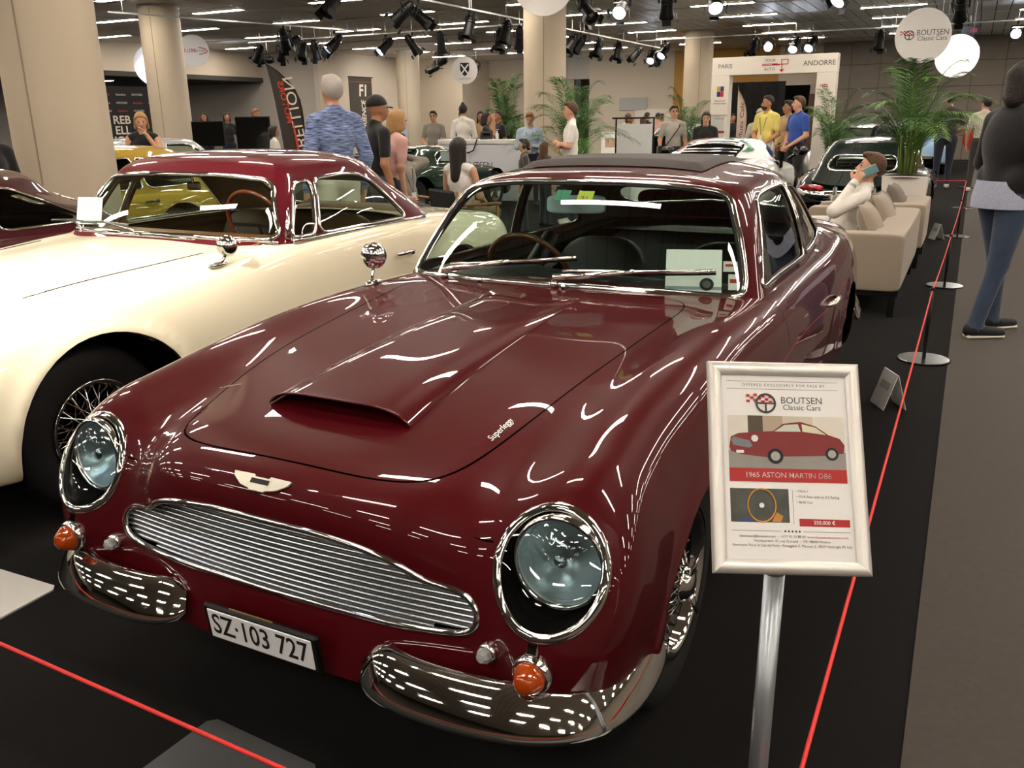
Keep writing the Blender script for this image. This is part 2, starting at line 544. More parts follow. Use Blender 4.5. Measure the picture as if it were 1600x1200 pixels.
# strip lights recessed across the planks
def make_strip():
    t = thing('ceiling_light', 'long bright strip light recessed across the metal ceiling', 'light', (0,0,0), 0, 'strip lights in the metal ceiling')
    q = MB(); q.box((0, .085, -.004), (1.36, .012, .03)); q.box((0, -.085, -.004), (1.36, .012, .03)); q.box((.675, 0, -.004), (.012, .17, .03)); q.box((-.675, 0, -.004), (.012, .17, .03))
    q.build('frame', m_rail, t)
    q = MB(); q.box((0, 0, -.008), (1.33, .16, .026)); q.build('diffuser', m_tube, t)
    return t
strip = None
for i in range(-4, 7):
    for j in range(-9, 8):
        x, y = -1.92 - 3.18*i, 14.83 + 2.45*j
        if not (-22 < x < 12 and y < 31.5): continue
        if x < -19.5 and y > 24: continue
        if any(math.hypot(x-cx, y-cy) < .9 for cx, cy in ((-7.11,5.2),(-7.36,15.69),(-7.2,25.6))): continue
        strip = make_strip() if strip is None else copy_tree(strip)
        strip.location = (x, y, CH-.006)
for k, (x, y) in enumerate([(-24.2, 17.5), (-25.0, 19.8), (-24.5, 13)]):
    s2 = copy_tree(strip); s2.location = (x, y, 2.85); s2['label'] = 'strip light in the low ceiling of the annexe'; s2['group'] = 'strip lights of the annexe'
# ------------------------------------------------------------------ car materials
def paint(name, col, metal=0., rough=.35):
    return M(name, col, rough, metal=metal, coat=1., spec=.08, noise=(3,.03))
m_maroon = paint('maroon_paint', (78,11,18))
m_rubber = M('tyre_rubber', (20,20,20), .7, noise=(40,.25), bump=(200,.2))
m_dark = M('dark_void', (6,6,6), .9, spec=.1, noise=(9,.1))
m_blackleather = M('black_leather', (17,19,18), .45, noise=(30,.2), bump=(260,.25))
m_glass = glass_mat('window_glass', (226,240,233))
m_clear = glass_mat('clear_glass', (244,248,248))
m_alu = M('grille_aluminium', (205,210,214), .22, metal=1., noise=(40,.05))
m_amber = M('amber_lens', (196,76,14), .10, coat=1., trans=.3, noise=(60,.25), emit=.015, ecol=(230,90,20))
m_reflector = M('lamp_reflector', (240,243,244), .34, metal=1., noise=(20,.04))
m_wood = M('steering_wood', (98,52,24), .25, coat=.8, noise=(25,.3))
# ------------------------------------------------------------------ the maroon coupe in front
HX, HY = -1.288, 1.996
hero = thing('classic_coupe', 'glossy maroon classic coupe with wide slatted grille and oval headlights, behind the poster stand', 'car', (HX, HY, 0))
# guides from the centre line (0) to the sill (10); stations from the valance over the nose to the tail
HN = [
 [(0,-.725,.335),(0,-.713,.475),(0,-.705,.575),(0,-.728,.672),(0,-.700,.765),(0,-.50,.822),(0,-.20,.862),(0,.15,.895),(0,.55,.920),(0,.90,.935),(0,1.6,.92),(0,2.3,.93),(0,2.9,.965),(0,3.4,.915),(0,3.70,.86),(0,3.76,.42)],
 [(.20,-.725,.335),(.20,-.710,.475),(.20,-.70,.575),(.20,-.722,.668),(.20,-.692,.760),(.20,-.50,.819),(.21,-.20,.861),(.22,.15,.894),(.23,.55,.919),(.24,.885,.935),(.24,1.6,.92),(.24,2.3,.93),(.24,2.9,.965),(.23,3.4,.915),(.22,3.70,.86),(.22,3.755,.42)],
 [(.39,-.715,.345),(.39,-.698,.475),(.39,-.690,.565),(.385,-.698,.645),(.38,-.660,.738),(.38,-.49,.802),(.40,-.20,.853),(.42,.15,.889),(.43,.55,.917),(.44,.865,.933),(.45,1.6,.92),(.45,2.3,.93),(.44,2.9,.96),(.42,3.4,.91),(.40,3.70,.855),(.40,3.745,.42)],
 [(.54,-.70,.355),(.545,-.688,.475),(.535,-.675,.565),(.52,-.650,.650),(.51,-.60,.728),(.51,-.46,.790),(.53,-.20,.851),(.55,.15,.891),(.56,.55,.918),(.57,.85,.929),(.58,1.6,.92),(.58,2.3,.925),(.57,2.9,.95),(.54,3.4,.90),(.50,3.695,.845),(.50,3.73,.42)],
 [(.66,-.69,.352),(.665,-.72,.485),(.66,-.705,.575),(.658,-.647,.685),(.655,-.565,.790),(.652,-.42,.838),(.65,-.20,.874),(.66,.15,.908),(.67,.55,.921),(.68,.86,.918),(.69,1.6,.912),(.69,2.3,.912),(.67,2.9,.925),(.63,3.4,.885),(.58,3.68,.83),(.58,3.71,.42)],
 [(.745,-.64,.352),(.767,-.66,.48),(.785,-.65,.59),(.785,-.605,.69),(.76,-.52,.772),(.742,-.38,.81),(.733,-.17,.842),(.745,.15,.872),(.757,.55,.886),(.765,.86,.886),(.765,1.6,.88),(.765,2.3,.88),(.745,2.9,.885),(.70,3.4,.85),(.64,3.66,.80),(.64,3.68,.42)],
 [(.785,-.57,.35),(.805,-.575,.475),(.818,-.56,.575),(.818,-.515,.655),(.803,-.455,.712),(.79,-.34,.735),(.783,-.15,.757),(.793,.15,.777),(.80,.55,.787),(.81,.86,.787),(.815,1.6,.78),(.82,2.3,.78),(.80,2.9,.78),(.75,3.4,.75),(.68,3.63,.70),(.68,3.63,.41)],
 [(.795,-.50,.345),(.812,-.50,.455),(.822,-.48,.525),(.824,-.44,.57),(.818,-.395,.592),(.813,-.30,.605),(.813,-.13,.616),(.82,.15,.622),(.825,.55,.622),(.83,.86,.622),(.835,1.6,.62),(.84,2.3,.62),(.82,2.9,.62),(.77,3.4,.60),(.70,3.6,.57),(.69,3.59,.40)],
 [(.795,-.45,.34),(.81,-.44,.40),(.815,-.42,.432),(.815,-.395,.447),(.81,-.36,.455),(.81,-.28,.46),(.815,-.12,.46),(.82,.15,.455),(.825,.55,.445),(.83,.86,.44),(.835,1.6,.44),(.835,2.3,.44),(.815,2.9,.45),(.765,3.4,.45),(.70,3.56,.45),(.68,3.55,.38)],
 [(.78,-.40,.335),(.785,-.39,.343),(.79,-.375,.348),(.79,-.36,.35),(.79,-.33,.345),(.79,-.25,.33),(.785,-.1,.30),(.785,.15,.27),(.78,.55,.25),(.78,.86,.24),(.785,1.6,.24),(.785,2.3,.24),(.775,2.9,.28),(.74,3.4,.33),(.68,3.5,.36),(.67,3.5,.36)],
 [(.70,-.38,.32),(.70,-.37,.325),(.70,-.36,.33),(.70,-.35,.33),(.70,-.32,.325),(.70,-.24,.31),(.70,-.1,.27),(.70,.15,.24),(.70,.55,.22),(.70,.86,.215),(.70,1.6,.21),(.70,2.3,.215),(.69,2.9,.25),(.66,3.4,.31),(.60,3.45,.34),(.60,3.45,.34)]]
def both_sides(net):
    net = np.array(net, float)
    L = net[:0:-1].copy(); L[:,:,0] *= -1
    return np.concatenate([L, net], 0)
HP = surf(both_sides(HN), 10, 9)
def arch_lip(P, centers, r0, w=.035, h=.013):
    for cy, cz in centers:
        d = np.hypot(P[...,1]-cy, P[...,2]-cz)
        g = np.exp(-((d-r0)/w)**2)*h*(np.abs(P[...,0]) > .6)*(P[...,2] > .2)
        P[...,0] += np.sign(P[...,0])*g
WB = 2.584; AR = .372
arch_lip(HP, ((WB,.335),), AR+.012)
d_ = (np.hypot(HP[...,1]/.45, (HP[...,2]-.25)/.402)-1)*.42
HP[...,0] += np.sign(HP[...,0])*np.exp(-((d_-.01)/.03)**2)*.011*(np.abs(HP[...,0]) > .6)*(HP[...,2] > .25)
S = Sheet.of(HP)
if S.N[np.argmin(np.linalg.norm(S.V-np.array([0,.2,.9]),axis=1)),2] < 0: S = Sheet.of(HP, True)
hero_skin = S
hero_bvh = S.bvh()
def on_body(x, y, bvh=None, z=2.):
    h = (bvh or hero_bvh).ray_cast(Vector((x, y, z)), Vector((0,0,-1)))
    return h[0], h[1]
X, Y, Z = S.V[:,0], S.V[:,1], S.V[:,2]
# inner liner that shows dark in every gap
GR = [(0,.682),(.10,.681),(.20,.675),(.29,.662),(.350,.642),(.392,.614),(.435,.602),(.482,.592),(.510,.568),(.517,.540),(.503,.510),(.46,.499),(.38,.496),(.20,.494),(0,.493)]
GRF = smooth_poly(GR[1:-1] + [(-x,z) for x,z in GR[::-1]][1:-1], 1)
def f_grille(V): return np.where(V[:,1] < -.5, sd_poly(V[:,0], V[:,2], GRF), 1.)
HC = np.array([.660,-.640,.668]); HE1 = np.array([1.,-.02,0.]); HE1 /= np.linalg.norm(HE1)
hn = np.cross(HE1, np.array([0,.43,.90])); hn /= np.linalg.norm(hn); HE2 = np.cross(hn, HE1)
if HE2[2] < 0: HE2 = -HE2
if hn[1] > 0: hn = -hn
def f_head(V, sgn):
    Q = V*np.array([sgn,1,1]) - HC
    u, v, w = Q@HE1, Q@HE2, Q@hn
    return np.where(np.abs(w) < .16, (np.sqrt((u/.112)**2 + (v/.126)**2) - 1)*.12, 1.)
def f_arch(V):
    d = np.minimum((np.hypot(V[:,1]/.45, (V[:,2]-.25)/.402)-1)*.42, np.hypot(V[:,1]-WB, V[:,2]-.335) - AR)
    return np.where(np.abs(V[:,0]) > .5, d, np.maximum(d, .5-np.abs(V[:,0])))
HOOD = [(0,-.650),(.15,-.646),(.27,-.634),(.345,-.604),(.388,-.545),(.412,-.47),(.434,-.37),(.462,-.2),(.492,.08),(.525,.5),(.537,.64),(.51,.735),(.40,.765),(0,.775)]
HOODF = smooth_poly(HOOD[1:-1] + [(-x,y) for x,y in HOOD[::-1]][1:-1], 2)
def f_hood(V): return np.where(V[:,2] > .7, sd_poly(V[:,0], V[:,1], HOODF), 1.)
CAB = [(.0,.90),(.50,.93),(.60,1.02),(.645,1.3),(.65,2.2),(.60,2.62),(.45,2.85),(0,2.9)]
CABF = smooth_poly(CAB[1:-1] + [(-x,y) for x,y in CAB[::-1]][1:-1], 2)
def f_cabin(V): return np.where(V[:,2] > .7, sd_poly(V[:,0], V[:,1], CABF), 1.)
DOOR = smooth_poly([(1.00,1.2),(.985,.86),(.96,.60),(.97,.30),(1.95,.29),(2.06,.45),(2.05,.88),(2.05,1.2)], 1)
def f_door(V): return np.where(np.abs(V[:,0]) > .62, sd_poly(V[:,1], V[:,2], DOOR), 1.)
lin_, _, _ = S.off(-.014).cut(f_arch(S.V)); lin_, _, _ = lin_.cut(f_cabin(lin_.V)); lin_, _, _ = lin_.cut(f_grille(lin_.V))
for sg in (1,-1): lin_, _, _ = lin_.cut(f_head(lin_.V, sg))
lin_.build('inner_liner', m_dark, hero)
S, _, arch_loops = S.cut(f_arch(S.V))
S, _, _ = S.cut(f_cabin(S.V))
S, _, grille_loops = S.cut(f_grille(S.V))
head_glass = []; head_loops = []
for sg in (1,-1):
    S, g, lp = S.cut(f_head(S.V, sg)); head_glass.append(g); head_loops.append(lp)
S, _, _ = S.cut(f_hood(S.V)-.0035)
hood_full, _, _ = hero_skin.cut(-(f_hood(hero_skin.V)+.0015))
S, _, _ = S.cut(f_door(S.V)-.003)
S.build('body_shell', m_maroon, hero)
hood = hood_full.build('hood', m_maroon, hero)
dd, _, _ = hero_skin.cut(-(f_door(hero_skin.V)+.0015)); dd, _, _ = dd.cut(f_cabin(dd.V))
for sg in (1,-1):
    h, _, _ = dd.cut(dd.V[:,0]*sg)
    door = h.build('door', m_maroon, hero)
    q = MB(); q.tube([(sg*.822, 1.80, .735),(sg*.85, 1.83, .742),(sg*.855, 1.90, .745),(sg*.85, 1.96, .745),(sg*.825, 1.99, .74)], [.008,.013,.014,.013,.008], 8)
    q.build('door_handle', m_chrome, door, smooth=True)
# arch inner tubs
for cy in (0, WB):
    for sg in (1,-1):
        ra, rb, cz = (AR, AR, .335) if cy else (.45, .402, .25)
        q = MB(); arc = [(cy+ra*.99*math.cos(t_), cz+rb*.99*math.sin(t_)) for t_ in np.linspace(-.05, math.pi+.05, 25)]
        q.grid([[(sg*x_, y_, z_) for y_, z_ in arc] for x_ in (.775, .50)]); q.poly([(sg*.50, y_, z_) for y_, z_ in arc])
        q.build('wheel_tub', m_dark, hero, smooth=False)
q = MB(); q.box((0, 1.5, .22), (1.3, 4.0, .06)); q.build('floor_pan', m_dark, hero)

# hood scoop: an open-mouthed bulge running back to the cowl
def scoop(y0=-.450, y1=.70, w0=.212, w1=.17, h0=.043):
    P = []; nv, nu = 40, 36
    for i in range(nv+1):
        v = i/nv; yy = y0 + (y1-y0)*v**1.15; w = w0+(w1-w0)*v; row = []
        for j in range(nu+1):
            u = -1+2*j/nu; u = math.copysign(1-(1-abs(u))**1.7, u)
            ym = yy + (1-v)*.012*abs(u)**3
            p, n = on_body(u*w, ym)
            prof = (1-abs(u)**5)**.8
            row.append((p.x, p.y, p.z + h0*(1-v**1.4)*prof + .0012))
        P.append(row)
    return np.array(P)
SP = scoop(); ss = Sheet.of(SP)
if ss.N[len(ss.N)//2,2] < 0: ss = Sheet.of(SP, True)
sco = ss.build('hood_scoop', m_maroon, hood)
q = MB(); q.tube([tuple(p) for p in SP[0][1:-1]], .0035, 6); q.build('scoop_lip', m_maroon, hood, smooth=True)
q = MB()
row = SP[3]; q.grid([[(p[0]*.985, p[1]+.02, p[2]-.004) for p in row], [(p[0]*.985, p[1]+.02, on_body(p[0], p[1])[0].z-.004) for p in row]]); q.build('scoop_mouth', m_dark, hood)
# scripts on the hood edges
for sg in (1,-1):
    p, n = on_body(sg*.405, -.345)
    x = Vector((0, sg*1., .13)).normalized(); y = n.cross(x).normalized()
    m = Matrix(((x.x,y.x,n.x,p.x),(x.y,y.y,n.y,p.y),(x.z,y.z,n.z,p.z+.0025),(0,0,0,1)))
    text('script_lettering', 'Superleggera', m_steel, hood, m, .026, shear=.45, bold=.004)

# winged badge on the nose
p, n = hero_bvh.ray_cast(Vector((0,-1.2,.757)), Vector((0,1,0)))[:2]
m = disc_frame(p + n*.002, n)
bd = MB()
wing = [(0,.011),(.02,.011),(.024,.016),(.08,.015),(.075,.004),(.05,-.012),(.022,-.018),(.02,-.021),(0,-.021)]
wing = wing + [(-x,y) for x,y in wing[::-1]][1:-1]
bd.prism(wing[::-1], 0, .005, m); badge = bd.build('badge', M('badge_silver', (236,228,205), .3, metal=.7, noise=(90,.08)), hero)
q = MB(); q.box((0, .001, .0055), (.05, .011, .002), m); q.build('badge_bar', m_ink, badge)
for k in range(5):
    for sg in (1,-1):
        pass

# grille: chrome surround and horizontal bars set back in the opening
gr = bpy.data.objects.new('grille', None); link(gr, hero)
q = MB(); q.grid([[(x,-.655+.10*abs(x)**2, z) for x in np.linspace(-.53,.53,15)] for z in (.45,.70)]); q.build('grille_back', m_dark, gr)
GRarr = np.array(GRF)
def grille_span(z):
    xs = []
    for i in range(len(GRF)):
        (x0,z0),(x1,z1) = GRF[i], GRF[(i+1) % len(GRF)]
        if (z0-z)*(z1-z) < 0: xs.append(x0+(x1-x0)*(z-z0)/(z1-z0))
    return (min(xs), max(xs)) if len(xs) >= 2 else None
NB = 14
for k in range(NB):
    z = .490 + (.683-.490)*(k+.5)/NB
    sp = grille_span(z)
    if not sp: continue
    q = MB(); P = []
    hh = (.683-.490)/NB
    for i in range(33):
        x = sp[0]-.006 + (sp[1]-sp[0]+.012)*i/32
        yb = -.697 + .11*x*x
        P.append([(x, yb+.030, z+hh*.46), (x, yb+.011, z+hh*.43), (x, yb+.004, z+hh*.20), (x, yb, z-hh*.12), (x, yb+.001, z-hh*.30), (x, yb+.006, z-hh*.38), (x, yb+.030, z-hh*.40)])
    q.grid(P, flip=True); q.build('grille_bar', m_alu, gr, smooth=True)
for lp in grille_loops:
    trim('grille_surround', lp, .0085, m_chrome, gr, off=-.001, flat=.9, step=.01)
    P_, N_, c_ = thin(lp, .012)
    q = MB(); q.grid([[tuple(p) for p in P_]+[tuple(P_[0])], [(p[0]*.992, p[1]+.05, p[2]) for p in P_]+[(P_[0][0]*.992, P_[0][1]+.05, P_[0][2])]]); q.build('grille_recess', m_blackgloss, gr, smooth=True)

# headlights behind oval glass
m_ribglass = glass_mat('ribbed_lens', (206,222,226), ior=2.1)
m_lampglass = M('lamp_glass', (228,236,238), .06, metal=.55, coat=1., noise=(35,.08))
for k, sg in enumerate((1,-1)):
    hl = bpy.data.objects.new('headlight', None); link(hl, hero)
    for lp in head_loops[k]:
        trim('headlight_rim', lp, .0105, m_chrome, hl, off=.001, flat=.55, step=.01, n=10)
    head_glass[k].off(.002).build('headlight_cover', m_clear, hl)
    c = Vector((sg*HC[0], HC[1], HC[2])); n = Vector((sg*hn[0], hn[1], hn[2])); e1 = Vector((sg*HE1[0],HE1[1],HE1[2])); e2 = Vector(tuple(HE2))
    mm = Matrix(((e1.x,e2.x,n.x,c.x),(e1.y,e2.y,n.y,c.y),(e1.z,e2.z,n.z,c.z),(0,0,0,1)))
    q = MB(); lp0 = thin(head_loops[k][0], .012)[0]; back = c - n*.125 + Vector((0,0,.01))
    rows = []
    for f_ in (0., .12, .35, .6, .8, .93, .995):
        w_ = 1-math.sqrt(max(0, 1-f_**2)); rows.append([tuple(Vector(p_)*(1-w_) + (Vector(p_)*0+back)*w_ - n*(.118*f_*(1-w_))) for p_ in lp0]); rows[-1].append(rows[-1][0])
    q.grid(rows)
    q.build('headlight_bowl', M('bowl_dark', (84,82,84), .22, metal=.9, noise=(20,.1)), hl, smooth=True)
    fw = Vector((sg*.06,-1,.10)).normalized(); lc = Vector((sg*.668, -.610, .676))
    lm = disc_frame(lc, fw)
    q = MB(); q.lathe([(.088,-.07),(.097,-.01),(.099,.002),(.095,.010),(.089,.012),(.088,.006)], 40, lm, caps=False); q.build('lamp_ring', m_chrome, hl, smooth=True)
    P = []; NR, NA = 8, 60
    for i in range(NR+1):
        r_ = .088*i/NR; row = []
        for j in range(NA+1):
            a = 2*math.pi*j/NA; xx = r_*math.cos(a); yy = r_*math.sin(a)
            zz = .030*(1-(r_/.088)**2) + .0016*math.sin(xx*700)*(1 if yy > -.015 else .25)
            row.append(lm @ Vector((xx, yy, zz)))
        P.append(row)
    q = MB(); q.grid(P); q.build('lamp_lens', m_ribglass, hl, smooth=True)
    q = MB(); q.lathe([(.088*s_, -.075*(1-s_*s_)+.004) for s_ in np.linspace(1,.05,14)], 40, lm, caps=False); q.build('lamp_reflector', m_reflector, hl, smooth=True)
    q = MB(); q.lathe([(.012,-.06),(.012,-.01),(.016,-.005),(.014,.004),(.001,.006)], 16, lm, caps=False); q.build('lamp_bulb', m_chrome, hl, smooth=True)
    lo = c - e2*.140 + n*.012
    q = MB(); q.bbox((0,0,0), (.026,.045,.007), .003, disc_frame(lo, n)); q.build('rim_clip', m_chrome, hl)

def cast_front(x, z, y0=-1.2):
    h = hero_bvh.ray_cast(Vector((x, y0, z)), Vector((0,1,0))); return h[0], h[1]
# amber indicators and small side lamps
for sg in (1,-1):
    p, n = cast_front(sg*.662, .492)
    fw = (n + Vector((0,-1.2,0))).normalized(); m = disc_frame(p, fw)
    t = bpy.data.objects.new('indicator', None); link(t, hero)
    q = MB(); q.lathe([(.040,-.012),(.041,.006),(.037,.016),(.033,.016)], 32, m); q.build('indicator_ring', m_chrome, t, smooth=True)
    q = MB(); q.lathe([(.033,.012),(.033,.022),(.030,.026),(.029,.030),(.026,.034),(.0245,.038),(.021,.042),(.019,.046),(.014,.049),(.008,.051),(.001,.052)], 32, m); q.build('indicator_lens', m_amber, t, angle=35)
    p, n = cast_front(sg*.548, .484)
    m = disc_frame(p, (n + Vector((0,-1.,0))).normalized())
    t = bpy.data.objects.new('side_lamp', None); link(t, hero)
    q = MB(); q.lathe([(.022,-.01),(.022,.008),(.018,.013)], 24, m); q.build('side_lamp_ring', m_chrome, t, smooth=True)
    q = MB(); q.lathe([(.017,.010),(.016,.024),(.010,.031),(.001,.033)], 8, m); q.build('side_lamp_lens', m_lampglass, t)

# front bumpers: two chrome blades wrapping the corners
def bumper(sg, path, zc, hz, name='front_bumper', parent=None):
    path = [np.array(p) for p in path]
    t = np.array([[p[0],p[1]] for p in path]); k = np.concatenate([[0], np.cumsum(np.linalg.norm(np.diff(t,axis=0),axis=1))])
    q = np.linspace(0, k[-1], 44); C = cspl(k, t, q)
    P = []
    for i in range(len(q)):
        tg = C[min(i+1,len(q)-1)]-C[max(i-1,0)]; tg /= np.linalg.norm(tg); nr = np.array([tg[1],-tg[0]])
        s_ = q[i]/k[-1]; e = min(1, s_*k[-1]/.07+.01, (1-s_)*k[-1]/.26+.01); e = math.sqrt(max(0, 1-(1-e)**2))
        row = []
        for of_, dz in ((-.030,.058),(-.020,.066),(-.008,.062),(.008,.046),(.022,.024),(.034,.0),(.043,-.022),(.049,-.036),(.050,-.046),(.045,-.054),(.034,-.058),(.018,-.054)):
            o_ = nr*(.02 + (of_-.02)*(.35+.65*e)) - tg*0
            row.append((sg*(C[i][0]+o_[0]), C[i][1]+o_[1], zc + dz*(hz/.052)*(.40+.60*e)))
        P.append(row)
    b_ = MB(); b_.grid(P, flip=(sg > 0)); o_ = b_.build(name, m_chrome, parent or hero, smooth=True)
    return o_
for sg in (1,-1):
    bm_ = bumper(sg, [(.275,-.712),(.33,-.740),(.45,-.757),(.57,-.748),(.67,-.718),(.745,-.66),(.782,-.57),(.793,-.46),(.794,-.385)], .402, .042)
    q = MB(); q.tube([(sg*.45,-.64,.39),(sg*.45,-.72,.39)], .02, 8); q.build('bumper_iron', m_dark, bm_)

rb_path = [(.785,3.18),(.77,3.45),(.70,3.66),(.55,3.76),(.30,3.80),(.02,3.81)]
for sg in (1,-1): bumper(sg, rb_path, .43, .05, 'rear_bumper')
# number plate
pm_ = TR(0, -.755, .402, 0, R(96))
pt = bpy.data.objects.new('number_plate', None); link(pt, hero)
q = MB(); q.bbox((0,0,0), (.335,.098,.016), .006, pm_); q.build('plate_frame', m_black, pt)
q = MB(); q.bbox((0,0,.0085), (.305,.078,.004), .002, pm_); q.build('plate_panel', M('plate_white', (236,238,240), .35, noise=(9,.02)), pt)
text('plate_number', 'SZ\u00b7103 727', m_ink, pt, pm_ @ Matrix.Translation((0,.001,.0112)), .076, width=.282, bold=.012)
q = MB(); q.box((-.02,.052,.004), (.13,.004,.003), pm_); q.build('plate_strip', M('brass_strip', (200,180,130), .4, metal=.8, noise=(9,.1)), pt)

# ---- greenhouse: rings from the belt line up to the roof crown
GA = [ # belt, cant rail, shoulder, inner roof per position from nose centre round to tail centre
 [(0,.800,.936),(0,1.105,1.287),(0,1.235,1.316),(0,1.45,1.332)],
 [(.25,.808,.936),(.22,1.112,1.283),(.20,1.24,1.313),(.13,1.45,1.331)],
 [(.52,.850,.926),(.44,1.142,1.267),(.38,1.26,1.302),(.24,1.47,1.327)],
 [(.697,.945,.912),(.572,1.205,1.236),(.485,1.30,1.285),(.30,1.50,1.322)],
 [(.712,1.15,.902),(.580,1.38,1.246),(.490,1.42,1.293),(.32,1.58,1.325)],
 [(.714,1.65,.898),(.584,1.72,1.252),(.500,1.72,1.300),(.32,1.74,1.330)],
 [(.704,2.15,.898),(.570,2.08,1.230),(.490,2.02,1.286),(.32,1.92,1.325)],
 [(.660,2.60,.920),(.530,2.36,1.190),(.450,2.24,1.262),(.29,2.05,1.318)],
 [(.54,2.98,.955),(.43,2.56,1.172),(.36,2.38,1.252),(.23,2.12,1.315)],
 [(.28,3.10,.968),(.23,2.64,1.185),(.19,2.43,1.260),(.12,2.15,1.315)],
 [(0,3.14,.972),(0,2.66,1.190),(0,2.45,1.263),(0,2.16,1.315)]]
def greenhouse(GA, crown, bulge=.018, lower=.06, nu=9, nv=12):
    net = []
    for bl, ca, sh, inn in GA:
        bl, ca, sh, inn = map(np.array, (bl, ca, sh, inn))
        d = (bl-ca)/np.linalg.norm(bl-ca)
        c0 = np.array([0, crown[1], bl[2]]); o_ = bl-c0; o_[2] = 0; o_ /= max(1e-6, np.linalg.norm(o_))
        mid = (bl+ca)/2 + o_*bulge
        net.append([bl+d*lower, bl, mid, ca, sh, inn, np.array(crown, float)])
    net = np.array(net)
    full = np.concatenate([net[:0:-1]*np.array([-1,1,1]), net], 0)
    return surf(full, nu, nv)
GP = greenhouse(GA, (0,1.77,1.335))
G = Sheet.of(GP)
if G.N[np.argmax(G.V[:,2])-3][2] < 0: G = Sheet.of(GP, True)
bad = np.linalg.norm(G.V-np.array([0,1.77,1.335]),axis=1) < .01; G.N[bad] = (0,0,1)
roof_bvh = G.bvh()
WS = [(0,.946),(.33,.938),(.56,.926),(.645,.922),(.665,.945),(.628,1.06),(.575,1.18),(.545,1.232),(.487,1.256),(.33,1.276),(.15,1.282),(0,1.283)]
WSF = smooth_poly(WS[1:-1] + [(-x,z) for x,z in WS[::-1]][1:-1], 1)
def f_ws(V): return np.where(V[:,1] < 1.33, sd_poly(V[:,0], V[:,2], WSF), 1.)
DG = smooth_poly([(1.03,.935),(1.015,.955),(1.265,1.200),(1.32,1.222),(1.60,1.238),(1.80,1.234),(1.825,1.224),(1.85,.945),(1.84,.933)], 1)
QG = smooth_poly([(1.905,.935),(1.895,.95),(1.868,1.218),(1.88,1.229),(2.10,1.212),(2.30,1.150),(2.50,1.02),(2.575,.965),(2.56,.945)], 1)
def f_side(V, poly): return np.where((np.abs(V[:,0]) > .42) & (V[:,1] > .95), sd_poly(V[:,1], V[:,2], poly), 1.)
RW = smooth_poly([(-.40,2.60),(.40,2.60),(.47,2.72),(.47,2.85),(.38,2.98),(-.38,2.98),(-.47,2.85),(-.47,2.72)], 1)
def f_rw(V): return np.where(V[:,1] > 2.3, sd_poly(V[:,0], V[:,1], RW), 1.)
Gk, ws_in, ws_loops = G.cut(f_ws(G.V))
panes = []
for poly in (DG, QG):
    Gk, a_, l_ = Gk.cut(f_side(Gk.V, poly)); panes.append((a_, l_))
Gk, rw_in, rw_loops = Gk.cut(f_rw(Gk.V))
Gk.build('roof', m_maroon, hero)
Gk.off(-.02).build('headlining', M('headlining', (60,58,54), .9, noise=(40,.1)), hero)
wsn = ws_in.off(-.003).build('windscreen', m_glass, hero)
for lp in ws_loops: 
    trim('windscreen_trim', lp, .011, m_chrome, wsn, off=.002, flat=.5); trim('windscreen_seal', lp, .02, m_black, wsn, off=-.006, flat=.3)
for a_, l_ in panes:
    for sg in (1,-1):
        h, _, _ = a_.cut(a_.V[:,0]*sg)
        w_ = h.off(-.004).build('side_window', m_glass, hero)
        for lp in l_:
            if np.mean([p[0] for p in lp[0]])*sg > 0: trim('window_trim', lp, .010, m_chrome, w_, off=.002, flat=.55)
rwo = rw_in.off(-.003).build('rear_window', m_glass, hero)
for lp in rw_loops: trim('window_trim', lp, .010, m_chrome, rwo, off=.002, flat=.5)

# folding sunroof: grey vinyl panel on the crown with a raised front edge
m_vinyl = M('grey_vinyl', (62,56,53), .65, noise=(60,.15), bump=(300,.3))
P = []
for i in range(17):
    yy = 1.33 + (2.06-1.33)*i/16; row = []
    for j in range(25):
        u = -1+2*j/24; xx = u*.385
        p = roof_bvh.ray_cast(Vector((xx,yy,2)), Vector((0,0,-1)))[0]
        e = min(1, (1-abs(u))/.06)*min(1, i/1.)*min(1, (16-i)/1.)
        row.append((xx, yy, p.z + .004 + .016*e + (.006 if i in (1,2) else 0)*e))
    P.append(row)
q = MB(); q.grid(P); q.build('sunroof_cover', m_vinyl, hero, smooth=True)

# wipers
def wiper(p0, p1, ang, L):
    w = bpy.data.objects.new('wiper', None); link(w, hero)
    def ws(x, z):
        h = roof_bvh.ray_cast(Vector((x, 0, z)), Vector((0,1,0)))
        return (h[0]+h[1]*.02) if h[0] else Vector((x,.9,z))
    q = MB(); a = Vector((p0[0], p0[1], p0[2])); b_ = ws(*p1)
    q.tube([a, a+Vector((0,-.005,.020)), a.lerp(b_,.5)+Vector((0,-.016,.012)), b_+Vector((0,-.008,.006))], [.012,.012,.010,.008], 8); q.lathe([(.016,0),(.016,.012),(.010,.02)], 14, TR(a.x,a.y,a.z-.012)); q.build('wiper_arm', m_chrome, w, smooth=True)
    pts = []
    for i in range(9):
        s_ = (i/8-.5)*L; pts.append(ws(p1[0]+s_*math.cos(ang), p1[1]+s_*math.sin(ang)))
    q = MB(); q.tube([p_+Vector((0,-.004,.004)) for p_ in pts], .0065, 6); q.build('wiper_blade', m_chrome, w, smooth=True)
    q = MB(); q.tube([p_+Vector((0,.006,-.006)) for p_ in pts], .005, 6); q.build('wiper_rubber', m_black, w)
wiper((-.45,.80,.945), (-.18,.990), R(6), .52)
wiper((.02,.785,.948), (.30,.982), R(2), .52)
for x in (-.28, .06):
    p, n = on_body(x, .775); q = MB(); q.lathe([(.010,0),(.010,.01),(.005,.016)], 10, TR(p.x,p.y,p.z)); q.build('washer_jet', m_chrome, hero, smooth=True)

